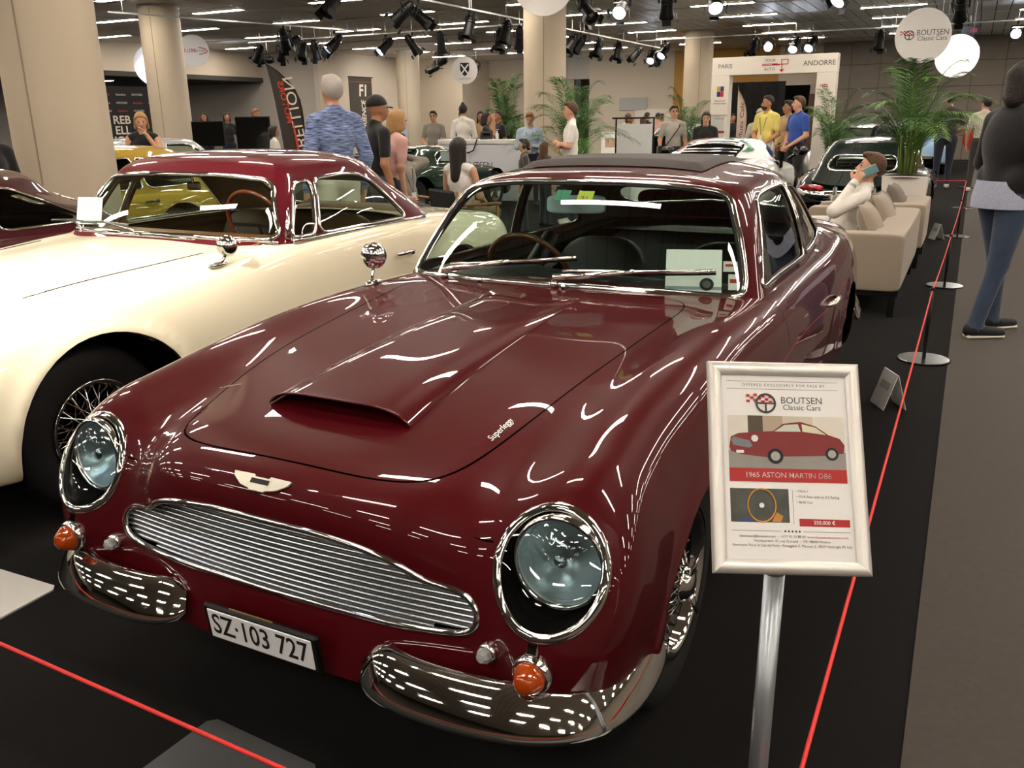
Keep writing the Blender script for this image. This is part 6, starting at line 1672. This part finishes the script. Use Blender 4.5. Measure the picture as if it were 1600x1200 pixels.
            if style == 'bun': d = np.minimum(d, sd_ell(q,(0,.03,.135),(.035,.035,.035)))
            return d
        lo2 = hc-.17; hi2 = hc+.19
        if style in ('long','tied'): lo2 = hc - T_([.16,.16,.42])
        Vh, Fh = surface_net(fh, lo2, hi2, max(.010, h*.62))
        hm = HAIR.get(hair) or hair
        mk('cap' if style == 'cap' else 'hair', sc_(Vh), Fh, hm, t)
        if style == 'cap':
            q = MB(); q.add([hd((.06*math.sin(a), -.085-.075*math.cos(a), .028-.012*math.cos(a))) for a in np.linspace(-1.3,1.3,9)], [tuple(range(9))]); q.V = sc_(q.V); o_ = q.build('cap_peak', hm, t); sl2 = o_.modifiers.new('thickness','SOLIDIFY'); sl2.thickness = .006
    # face
    q = MB()
    for s in (1,-1): q.ell((0,0,0), (.012,.006,.007), 8, 6, Matrix.Translation(hd((s*.030,-.0835,.012))))
    q.V = sc_(q.V); o_ = q.build('eyes', m_eye, t, smooth=True)
    q = MB(); q.ell((0,0,0), (.022,.006,.007), 10, 6, Matrix.Translation(hd((0,-.092,-.052))) @ Matrix.Rotation(turn,4,'Z')); q.V = sc_(q.V); q.build('mouth', m_lip, t, smooth=True)
    if style not in ('bald','cap') or True:
        q = MB()
        for s in (1,-1): q.tube([hd((s*.014,-.088,.032)), hd((s*.045,-.080,.033))], .004, 5)
        q.V = sc_(q.V); q.build('eyebrows', HAIR.get(hair) if hair in HAIR else HAIR['dark'], t)
    def add(nm, fn, mat, smooth=True):
        q = MB(); fn(q); q.V = sc_(q.V); return q.build(nm, mat, t, smooth=smooth)
    t_info = dict(t=t, J=J, hd=hd, up=up, add=add, k=k)
    return t_info
def phone(P, mid, mat=None, rot=0.):
    P['add']('phone', lambda q: q.bbox((0,0,0), (.072,.010,.148), .004, Matrix.Translation(mid) @ Matrix.Rotation(rot,4,'X')), mat or m_blackgloss, False)
def lanyard(P, mat):
    u = P['up']; P['add']('lanyard', lambda q: q.tube([u((-.07,.05,1.48)),u((-.065,-.105,1.40)),u((0,-.135,1.12)),u((.065,-.105,1.40)),u((.07,.05,1.48))], .006, 5, flat=.4), mat)
    P['add']('badge', lambda q: q.box(u((0,-.140,1.08)), (.07,.004,.095)), m_paper, False)
def glasses(P):
    h_ = P['hd']
    def fn(q):
        for s in (1,-1):
            q.tube([h_((s*.032+.022*math.cos(a),-.098,.012+.016*math.sin(a))) for a in np.linspace(0,6.28,14,endpoint=False)], .003, 4, closed=True)
            q.tube([h_((s*.054,-.096,.014)), h_((s*.078,.0,.012))], .003, 4)
    P['add']('glasses', fn, m_black)
def strap(P, mat, s=1):
    u = P['up']; P['add']('bag_strap', lambda q: q.tube([u((s*.14,.10,1.40)),u((s*.13,.02,1.49)),u((s*.09,-.11,1.38)),u((-s*.08,-.14,1.15)),u((-s*.19,-.06,.98))], .016, 6, flat=.35), mat)

c_black = cloth('black', (20,20,22)); c_white = cloth('white', (232,228,220)); c_grey = cloth('grey', (136,130,120)); c_lgrey = cloth('light_grey', (166,160,150)); c_denim = cloth('denim', (52,66,88), noise=(9,.3)); c_navy = cloth('navy', (30,34,52)); c_beige = cloth('beige', (188,158,112)); c_yellow = cloth('yellow', (222,204,110)); c_blue = cloth('blue', (36,72,150)); c_lblue = cloth('light_blue', (176,192,214)); c_pink = cloth('pink', (212,166,158)); c_olive = cloth('olive', (112,92,60)); c_charcoal = cloth('charcoal', (58,54,50)); c_royal = cloth('royal', (40,52,142)); c_cream = cloth('cream', (214,206,190)); c_tan = cloth('tan', (170,140,112))
m_shoe_w = M('white_trainer', (214,208,196), .6, noise=(20,.08)); m_shoe_b = M('black_trainer', (24,24,26), .6, noise=(20,.2))
# marled blue shirt: streaky weave
def marl():
    m = M('marl_blue', (84,106,160), .85, sheen=.2); nt = m.node_tree; p = nt.nodes['Principled BSDF']; tc = [n for n in nt.nodes if n.type == 'TEX_COORD'][0]
    mp = nt.nodes.new('ShaderNodeMapping'); mp.inputs['Scale'].default_value = (14,14,120); n = nt.nodes.new('ShaderNodeTexNoise'); n.inputs['Scale'].default_value = 1.; n.inputs['Detail'].default_value = 6
    rp_ = nt.nodes.new('ShaderNodeValToRGB'); rp_.color_ramp.elements[0].position = .35; rp_.color_ramp.elements[1].position = .68; rp_.color_ramp.elements[0].color = lin(44,58,104)+(1,); rp_.color_ramp.elements[1].color = lin(158,178,222)+(1,)
    nt.links.new(tc.outputs['Object'], mp.inputs[0]); nt.links.new(mp.outputs[0], n.inputs['Vector']); nt.links.new(n.outputs['Fac'], rp_.inputs[0]); nt.links.new(rp_.outputs[0], p.inputs['Base Color']); return m
c_marl = marl()

# man on the phone, seated on the near sofa, facing away from the aisle
P1 = person('man in a white shirt on the phone, seated on the near sofa', -.97, 8.04, R(-78), 1.78, c_white, c_denim, m_shoe_b, 0, 'brown', 'short', 'long', 'ear', h=.012, seat=.31, lean=R(-20), turn=R(4), side=1)
h_ = P1['hd']; P1['add']('phone', lambda q: q.bbox((0,0,0), (.010,.150,.074), .004, Matrix.Translation(h_((.098,-.030,-.03))) @ Matrix.Rotation(R(28),4,'X')), M('teal_phone', (110,150,156), .25, noise=(9,.05)), False)
J1 = P1['J'][1]; P1['add']('watch', lambda q: q.lathe([(.036,-.014),(.038,0),(.036,.014)], 18, disc_frame(Vector(J1[2]).lerp(Vector(J1[1]),.12), Vector(J1[2])-Vector(J1[1])), caps=False), m_steel)
lanyard(P1, c_navy)
# man in the black jacket in the aisle, back to the sofa side
P2 = person('person in a black bomber jacket and jeans with dark shoulder-length hair in the aisle', .24, 6.86, R(122), 1.80, c_black, c_denim, m_shoe_b, 1, 'dark', 'tied', 'long', 'front', h=.013, wide=1.2, jacket=True, stride=.13, turn=R(30))
u = P2['up']; P2['add']('shirt_tail', lambda q: q.lathe([(.222,.865),(.222,.93),(.20,1.04)], 28, Matrix.Diagonal((1.0,.85,1,1)), caps=False), M('speckled_shirt', (170,176,196), .85, noise=(130,.45)))
for s in (1,-1):
    P2['add']('trainer_sole', lambda q: q.tube([(s*.11,.075-.13*s,.016),(s*.13,-.17-.13*s,.016)], [.048,.042], 10, flat=.34, up=(0,0,1)), m_shoe_w)
P3 = person('man in a marled blue pullover and white trousers behind the cream coupe', -4.83, 6.10, R(243), 1.86, c_marl, c_cream, m_shoe_b, 0, 'grey', 'short', 'long', 'stand', h=.015, wide=1.0, turn=R(0))
P4 = person('man in a black t-shirt and black cap next to the marled pullover', -5.05, 6.95, R(150), 1.72, c_black, c_denim, m_shoe_b, 1, c_black, 'cap', 'short', 'stand', h=.018, lean=R(4), wide=1.1)
person('blonde woman in a pale pink tee bending beside the black cap man', -5.25, 7.42, R(160), 1.62, c_pink, c_navy, m_shoe_w, 0, 'blonde', 'tied', 'short', 'stand', h=.02, lean=R(14))
P5 = person('grey-haired man with a lanyard seated in an oak armchair', -5.76, 8.52, R(75), 1.70, c_grey, c_charcoal, m_shoe_b, 0, 'grey', 'short', 'long', 'behind_head', h=.016, seat=.44, lean=R(-8), side=1); lanyard(P5, c_navy)
person('woman with long dark hair and a white top seated in an oak armchair', -4.92, 8.36, R(172), 1.70, c_white, c_olive, m_shoe_b, 0, 'dark', 'long', 'none', 'lap', h=.016, seat=.44, lean=R(-4))
P = person('man in a grey shirt with glasses standing behind the reception desk', -10.2, 16.2, R(20), 1.68, c_grey, c_navy, m_shoe_b, 0, 'dark', 'short', 'short', 'lap'); glasses(P)
P = person('youth in a royal blue t-shirt and black cap behind the reception desk', -9.66, 16.5, R(10), 1.68, c_royal, c_black, m_shoe_w, 0, c_black, 'cap', 'short', 'stand')
P['add']('chest_print', lambda q: q.box(P['up']((0,-.128,1.30)), (.16,.004,.07)), M('print_pink', (206,60,96), .7, noise=(9,.1)), False); P['add']('chest_print', lambda q: q.prism([(-.10,-.02),(.11,.05),(-.02,-.05),(-.09,-.05)][::-1], 0, .004, Matrix.Translation(P['up']((0,-.13,1.25))) @ Matrix.Rotation(R(90),4,'X')), M('print_yellow', (230,180,40), .7, noise=(9,.1)), False)
person('man in a white shirt with a hair bun seen from behind at the desk', -9.35, 16.0, R(190), 1.79, c_white, c_navy, m_shoe_b, 0, 'dark', 'bun', 'long', 'front')
person('dark-haired visitor partly hidden behind the white shirt', -9.5, 17.0, R(30), 1.66, c_beige, c_navy, m_shoe_b, 1, 'dark', 'long', 'short', 'stand')
person('short-haired visitor in black between the desk and the tall palm', -9.0, 16.9, R(-40), 1.66, c_black, c_navy, m_shoe_b, 1, 'dark', 'buzz', 'short', 'stand')
person('woman in black holding her head at the reception desk', -8.60, 15.62, R(110), 1.62, c_black, c_black, m_shoe_b, 1, 'dark', 'tied', 'short', 'browhand', side=-1)
P = person('bald man in a black jacket holding his chin behind the green sports car', -12.1, 17.6, R(60), 1.44, c_black, c_navy, m_shoe_b, 0, 'grey', 'bald', 'long', 'chin'); glasses(P)
person('man in a pale shirt looking sideways near the lit column', -13.6, 20.0, R(90), 1.64, c_lblue, c_navy, m_shoe_b, 1, 'dark', 'short', 'long', 'stand')
P = person('red-blond man in a pale blue shirt with a lanyard reading his phone', -6.95, 14.2, R(20), 1.60, c_lblue, c_navy, m_shoe_b, 0, 'red', 'short', 'long', 'phone', nod=R(22), wide=1.1); lanyard(P, c_navy); phone(P, (0,-.30,1.14), rot=R(-40))
P = person('young man in a white polo shirt with folded arms', -5.17, 11.9, R(-62), 1.71, c_white, c_navy, m_shoe_w, 0, 'brown', 'short', 'short', 'crossed', h=.018)
P = person('child with dark hair and green ear defenders', -5.35, 10.75, R(-60), 1.24, c_charcoal, c_navy, m_shoe_b, 0, 'dark', 'short', 'short', 'stand', h=.018)
h_ = P['hd']; P['add']('ear_defender', lambda q: (q.ell((0,0,0), (.022,.04,.05), 14, 8, Matrix.Translation(h_((.088,.005,-.01)))), q.ell((0,0,0), (.022,.04,.05), 14, 8, Matrix.Translation(h_((-.088,.005,-.01)))), q.tube([h_((.09*math.cos(a),.005,.13*math.sin(a))) for a in np.linspace(0,3.14,12)], .009, 6)), M('green_shell', (30,60,44), .15, coat=1., noise=(9,.1)))
person('child with long brown hair seen from behind beside the palm', -5.42, 11.55, R(150), 1.18, c_charcoal, c_navy, m_shoe_b, 0, 'brown', 'long', 'short', 'stand')
far = [(-8.35,23.1,170,1.60,c_cream,c_navy,'brown','tied','none','woman in a cream strap top among the visitors at the back'),(-8.1,22.6,185,1.50,c_lgrey,c_navy,'red','short','short','small visitor with a backpack strap among the visitors at the back'),(-7.55,22.0,175,1.50,c_black,c_black,'brown','long','short','long-haired woman in a black top seen from behind at the cocktail table'),(-7.85,23.2,160,1.62,c_black,c_navy,'dark','buzz','short','short-haired man in a black top at the back'),(-7.65,23.8,150,1.58,c_charcoal,c_navy,'dark','short','short','man in charcoal raising his hand at the back'),(-7.45,22.9,190,1.60,c_pink,c_navy,'dark','buzz','short','man in a pink polo shirt seen from behind at the back')]
for X_, Y_, rz_, H_, s1, p1, hr, stl, slv, l in far: person(l, X_, Y_, R(rz_), H_, s1, p1, m_shoe_b, 0, hr, stl, slv, 'front' if 'raising' not in l else 'browhand', h=.027, hands=False)
P = person('man in a grey polo with glasses and a black shoulder bag', -4.97, 16.2, R(30), 1.69, c_lgrey, c_navy, m_shoe_b, 0, 'dark', 'short', 'short', 'stand', h=.018); glasses(P); strap(P, c_black)
P['add']('shoulder_bag', lambda q: q.bbox((-.25,-.02,.92), (.10,.22,.24), .03), c_black, False)
P = person('woman in black with long dark hair looking at her phone', -4.35, 16.15, R(15), 1.57, c_black, c_black, m_shoe_b, 0, 'dark', 'long', 'long', 'phone', h=.018, nod=R(12)); phone(P, (0,-.31,1.19), rot=R(-15))
P = person('bearded man in a yellow polo shirt and pale trousers', -3.30, 16.3, R(-25), 1.83, c_yellow, c_cream, m_shoe_w, 1, 'dark', 'buzz', 'short', 'front', h=.018, turn=R(-30), nod=R(10)); lanyard(P, c_navy)
P['add']('beard', lambda q: q.ell((0,0,0), (.058,.05,.045), 14, 8, Matrix.Translation(P['hd']((0,-.055,-.07)))), HAIR['dark'])
person('young man in a beige hoodie and dark trousers', -3.06, 17.0, R(-35), 1.75, c_beige, c_black, m_shoe_b, 1, 'dark', 'short', 'long', 'front', h=.02, turn=R(-25))
person('young man in a blue polo shirt and black shorts', -2.74, 16.15, R(-45), 1.80, c_blue, c_black, m_shoe_b, 0, 'brown', 'short', 'short', 'front', h=.018, shorts=True, turn=R(-15), wide=1.08)
person('visitor with a pale cap behind the yellow polo shirt', -3.66, 17.45, R(10), 1.62, c_cream, c_navy, m_shoe_w, 0, c_lgrey, 'cap', 'short', 'stand')
person('man in a charcoal t-shirt and dark jeans seen from behind in the aisle', -.50, 20.5, R(185), 1.86, c_charcoal, c_navy, m_shoe_w, 0, 'dark', 'buzz', 'short', 'front', h=.02, wide=1.15)
P = person('young man in a cream tee with a backpack strap in the aisle', .14, 19.75, R(170), 1.77, c_cream, c_charcoal, m_shoe_w, 0, 'dark', 'short', 'short', 'stand', h=.02, turn=R(50)); strap(P, c_black)
person('person in black bending over behind the big palm', -1.52, 18.2, R(180), 1.62, c_black, c_black, m_shoe_b, 0, 'dark', 'short', 'short', 'reach', h=.022, lean=R(35))
person('blonde woman in a black strap top touching her chin near the thick column', -9.75, 8.30, R(48), 1.64, c_black, c_navy, m_shoe_b, 0, 'blonde', 'tied', 'none', 'chin', h=.018, nod=R(14))
person('person in black at the edge of the thick column', -6.92, 4.35, R(80), 1.62, c_black, c_black, m_shoe_b, 0, 'brown', 'short', 'short', 'stand', h=.02)
for k_, (X_, Y_, H_, s1, hr, l) in enumerate([(-18.2,17.55,1.77,c_lblue,'dark','dark-haired visitor far behind the small television'),(-17.7,17.85,1.76,c_black,'dark','visitor in black far behind the television screens'),(-17.0,18.2,1.83,c_white,'red','curly red-haired visitor far behind the large television'),(-15.4,14.55,1.36,c_pink,'dark','small visitor in pink beside the round column'),(-11.1,12.3,1.44,c_white,'dark','woman in a white blouse beside the large television')]):
    person(l, X_, Y_, R(25+30*k_), H_, s1, c_navy, m_shoe_b, 1, hr, 'curly' if 'curly' in l else 'tied', 'short', 'stand', h=.027, hands=False)
person('visitor standing in the dark doorway beyond the arch', -5.6, 23.4, R(20), 1.55, c_black, c_black, m_shoe_b, 1, 'dark', 'short', 'short', 'front', h=.027, hands=False)
person('visitor in shorts and trainers walking along the aisle', .86, 9.6, R(150), 1.75, c_navy, c_black, m_shoe_w, 0, 'dark', 'short', 'short', 'stand', h=.02, shorts=True, stride=.22)
# ------------------------------------------------------------------ hanging discs, light tracks and spotlights
def hang_disc(x, y, z, r, rz, label, mat=None, lit=False):
    t = thing('hanging_disc', label, 'sign', (x,y,z), rz)
    q = MB(); q.lathe([(r,-.012),(r,.012)], 56, TR(rx=R(90))); q.build('disc_panel', mat or m_white, t, angle=40)
    for sx in (-1,1):
        q = MB(); q.tube([(sx*r*.6,0,r*.78),(sx*r*.6,0,CH-z)], .003, 5); q.build('hanging_wire', m_steel, t)
    return t
dm = lambda x=0, z=0: Matrix.Translation((x,-.0135,z)) @ Matrix.Rotation(math.pi/2,4,'X')
d1 = hang_disc(-.80, 14.1, 2.545, .36, R(6), 'hanging white disc with the dealer wheel logo and name')
dealer_logo(d1, dm(-.175,.01), .115, m_redink, m_greyink); text('disc_lettering', 'BOUTSEN', m_greyink, d1, dm(.12,.035), .105, width=.40); text('disc_lettering', 'Classic Cars', m_greyink, d1, dm(.12,-.04), .085, width=.37)
hang_disc(-.45, 18.6, 2.50, .37, R(-8), 'brightly spot-lit blank white disc hanging near the tiled wall')
d3 = hang_disc(-16.7, 16.0, 3.16, .36, R(55), 'hanging white disc with a red and grey swoosh logo')
text('disc_lettering', 'CLUB5', m_redink, d3, dm(-.12,0), .12); text('disc_lettering', 'PRESTIGE', m_greyink, d3, dm(.12,0), .07)
q = MB(); q.tube([dm() @ Vector((.05+.26*math.cos(a), .08*math.sin(a), 0)) for a in np.linspace(-1.3,1.3,20)], .010, 5); q.build('disc_swoosh', m_redink, d3)
d4 = hang_disc(-16.9, 15.0, 2.80, .46, R(48), 'over-lit white disc with a tiny red mark beside the round column')
text('disc_lettering', 'A', m_redink, d4, dm(.15,.02), .10)
d5 = hang_disc(-12.8, 22.05, 2.82, .36, R(30), 'hanging white disc with a dark shield and saltire')
q = MB(); q.prism([(-.12,.20),(.12,.20),(.13,.02),(.08,-.09),(0,-.15),(-.08,-.09),(-.13,.02)][::-1], 0, .002, dm()); q.build('shield', m_ink, d5)
q = MB(); [q.box((0,0,.003), (.036,.33,.001), dm(0,.03) @ Matrix.Rotation(s_*R(38),4,'Z')) for s_ in (1,-1)]; q.build('saltire', m_paper, d5)
text('disc_lettering', 'ECURIE ECOSSE', m_greyink, d5, dm(0,-.22), .045)
hang_disc(-5.32, 11.3, 3.22, .40, R(27), 'plain white disc hanging high in front of the column behind the desk')

m_lens_on = M('spot_lens_lit', (230,238,255), .3, emit=60., ecol=(226,236,255)); m_lens_off = M('spot_lens_dark', (30,30,34), .1, coat=.6, noise=(20,.1))
def make_spot(lit):
    t = thing('spotlight', 'lit black stage spotlight hanging from a ceiling track' if lit else 'unlit black stage spotlight hanging from a ceiling track', 'spotlight', (0,0,0), 0, 'lit track spotlights' if lit else 'unlit track spotlights')
    q = MB(); q.tube([(0,0,0),(0,0,.31)], .007, 6); q.build('drop_rod', m_steel, t)
    q = MB(); q.box((0,0,-.03), (.05,.05,.06)); q.tube([(0,0,-.06),(0,0,-.10)], .012, 8); q.build('track_clamp', m_black, t)
    q = MB(); q.tube([(-.13,0,-.26),(-.13,0,-.13),(-.10,0,-.10),(.10,0,-.10),(.13,0,-.13),(.13,0,-.26)], .010, 6, flat=1.6); q.build('yoke', m_black, t)
    hd = bpy.data.objects.new('lamp_head', None); link(hd, t); hd.location = (0,0,-.26)
    q = MB(); q.lathe([(.03,.24),(.07,.22),(.085,.16),(.095,.02),(.10,-.10),(.118,-.20),(.118,-.24),(.105,-.24),(.10,-.17)], 24); q.build('housing', m_black, hd, angle=45)
    for k in range(3):
        q = MB(); q.lathe([(.098,.02+.05*k),(.106,.025+.05*k),(.098,.035+.05*k)], 24, caps=False); q.build('cooling_fin', m_black, hd)
    q = MB(); q.lathe([(.10,-.20),(.06,-.212),(.001,-.216)], 24, caps=False); q.build('lens', m_lens_on if lit else m_lens_off, hd, smooth=True)
    for a in range(4):
        q = MB(); q.box((.118,0,-.275), (.004,.14,.09), Matrix.Rotation(a*math.pi/2,4,'Z') @ TR(0,0,0,0,0,R(-12))); q.build('barn_door', m_black, hd)
    return t
proto = {True: make_spot(True), False: make_spot(False)}; used = set()
def spot(x, y, z, tilt, pan, lit, label=None):
    if lit in used: t = copy_tree(proto[lit])
    else: t = proto[lit]; used.add(lit)
    t.location = (x, y, z); t.rotation_euler = (0,0,pan)
    hd = [c for c in t.children if c.name.startswith('lamp_head')][0]; hd.rotation_euler = (tilt, 0, 0)
    if label: t['label'] = label
    else:
        w_ = 'on the track crossing before the far white walls' if abs(y-18.4) < .1 else 'on the long track past the reception desk' if abs(x+8.8) < .1 else 'on the track above the striped supercar' if abs(y-14.4) < .1 else 'on the track before the tiled wall' if abs(y-24.2) < .1 else 'on the short track near the television screens'
        t['label'] = ('lit' if lit else 'unlit') + ' black stage spotlight ' + w_; t['group'] = ('lit' if lit else 'unlit') + ' spotlights ' + w_
    return t
def track(x0, y0, x1, y1, z, label):
    L = math.hypot(x1-x0, y1-y0); t = thing('light_track', label, 'track', ((x0+x1)/2,(y0+y1)/2,z), math.atan2(y1-y0,x1-x0))
    q = MB(); q.box((0,0,.015), (L,.035,.03)); q.build('rail', m_steel, t)
    for s_ in np.linspace(-.45,.45,max(2,int(L/2.5))):
        q = MB(); q.tube([(s_*L,0,.03),(s_*L,0,CH-z)], .008, 6); q.build('drop_rod', m_steel, t)
    return t
track(-8.8, 9.0, -8.8, 27.5, 3.50, 'long steel light track running down the hall past the reception desk')
track(-17.2, 18.4, -9.2, 18.4, 3.50, 'steel light track crossing the hall before the far white walls')
track(-6.2, 14.4, -1.5, 14.4, 3.50, 'steel light track crossing above the striped supercar')
track(-8.5, 24.2, 1.5, 24.2, 3.50, 'steel light track crossing the hall before the tiled wall')
track(-14.6, 12.0, -13.0, 17.5, 3.50, 'short steel light track near the television screens')
track(-5.5, .2, -.8, .2, 3.50, 'steel light track above the show cars')
lit_spots = [(-14.06,16.41,60,-40),(-13.30,17.0,30,20),(-14.5,18.4,30,-60),(-12.85,18.4,25,40),(-8.8,26.3,35,90),(-7.75,24.2,25,0),(-4.33,24.2,35,30),(-3.91,24.2,40,-30),(-5.35,14.4,55,120),(-3.85,14.4,35,200)]
dark_spots = [(-13.55,15.6,40,30),(-15.4,18.4,30,200),(-16.1,18.4,30,60),(-16.9,18.4,35,90),(-15.0,18.4,20,10),(-12.1,18.4,35,-40),(-11.3,18.4,15,10),(-8.8,13.15,50,110),(-8.8,13.65,50,-70),(-8.8,15.4,20,160),(-8.8,16.9,20,160),(-9.75,18.4,15,180),(-8.8,20.3,40,150),(-8.8,20.8,40,140),(-8.8,22.0,25,160),(-8.8,23.4,20,170),(-8.8,24.9,45,130),(-8.8,27.1,35,110),(-6.0,14.4,50,-120),(-4.6,14.4,30,20),(-5.35,24.2,30,160),(-2.32,24.2,15,170),(-8.8,11.3,40,160),(-9.25,18.4,20,30)]
for x, y, ti, pa in lit_spots: spot(x, y, 3.50, R(38+ti*.4), math.atan2(x, y) + math.pi + R(pa*.2), True)
for x, y, ti, pa in dark_spots: spot(x, y, 3.50, R(ti), R(pa), False)
# spotlights aimed at known targets, with their own beams
def aimed_spot(x, y, z, target, watt, deg, label, col=(1,.95,.88)):
    d = Vector(target)-Vector((x,y,z-.26)); pan = math.atan2(d.y, d.x)+math.pi/2; tilt = math.atan2(math.hypot(d.x,d.y), -d.z)
    s_ = spot(x, y, z, -tilt, pan, True, label); 
    if 'group' in s_: del s_['group']
    n = d.normalized(); p = Vector((x,y,z-.26)) + n*.30
    l_ = spot_lamp('spot_beam', tuple(p), target, watt, deg, .6, col, .06)
    return s_
aimed_spot(-.47, 17.9, 3.5, (-.45,18.58,2.50), 55, 60, 'lit spotlight right above the over-bright blank disc')
aimed_spot(-16.25, 14.75, 3.5, (-16.9,14.95,2.80), 130, 60, 'added spotlight hidden behind the round column to brighten the over-lit disc')  # added lamp, tucked behind the column out of view to over-light the disc
aimed_spot(-2.6, .2, 3.5, (-3.6,2.5,.9), 520, 52, 'lit spotlight aimed at the hood of the cream coupe')
aimed_spot(-4.6, .2, 3.5, (-3.7,3.2,.9), 320, 46, 'lit spotlight aimed at the screen of the cream coupe')
aimed_spot(.59, 24.2, 3.5, (-.62,11.8,1.6), 500, 18, 'lit spotlight aimed at the big palm')
aimed_spot(-1.9, 14.4, 3.5, (-3.3,12.6,1.0), 160, 50, 'lit spotlight aimed at the striped supercar')
aimed_spot(-5.0, 24.2, 3.5, (-3.6,18.3,1.5), 120, 50, 'lit spotlight aimed at the start arch')
aimed_spot(-14.8, 24.2+.0, 3.5, (-17.5,26.4,2.9), 120, 60, 'lit spotlight washing the far round column')
for k, (x, y, tx, ty, tz) in enumerate([(-17.2,27.5,-20,27.5,2.2),(-13.0,27.5,-12.0,32.5,2.2),(-18.5,20.5,-22.3,20,3.2),(-15.5,27.5,-17.9,31.5,2.2)]):
    aimed_spot(x, y, 3.5, (tx,ty,tz), 80, 85, ['lit spotlight washing the wall behind the hanging banner','lit spotlight washing the white back wall','lit spotlight washing the white soffit','lit spotlight washing the far wall corner'][k])
# exit box over the tiled wall
ex = thing('exit_box', 'dark box lamp with red lettering above the bright disc', 'sign', (-.28, 18.75, 2.93))
q = MB(); q.bbox((0,0,0), (.32,.10,.16), .01); q.build('box_case', m_black, ex); q = MB(); q.box((.05,-.052,0), (.12,.004,.07)); q.build('box_face', M('dim_red', (110,30,34), .6, noise=(20,.3)), ex); q = MB(); q.tube([(0,0,.08),(0,0,.87)], .01, 6); q.build('drop_rod', m_black, ex)
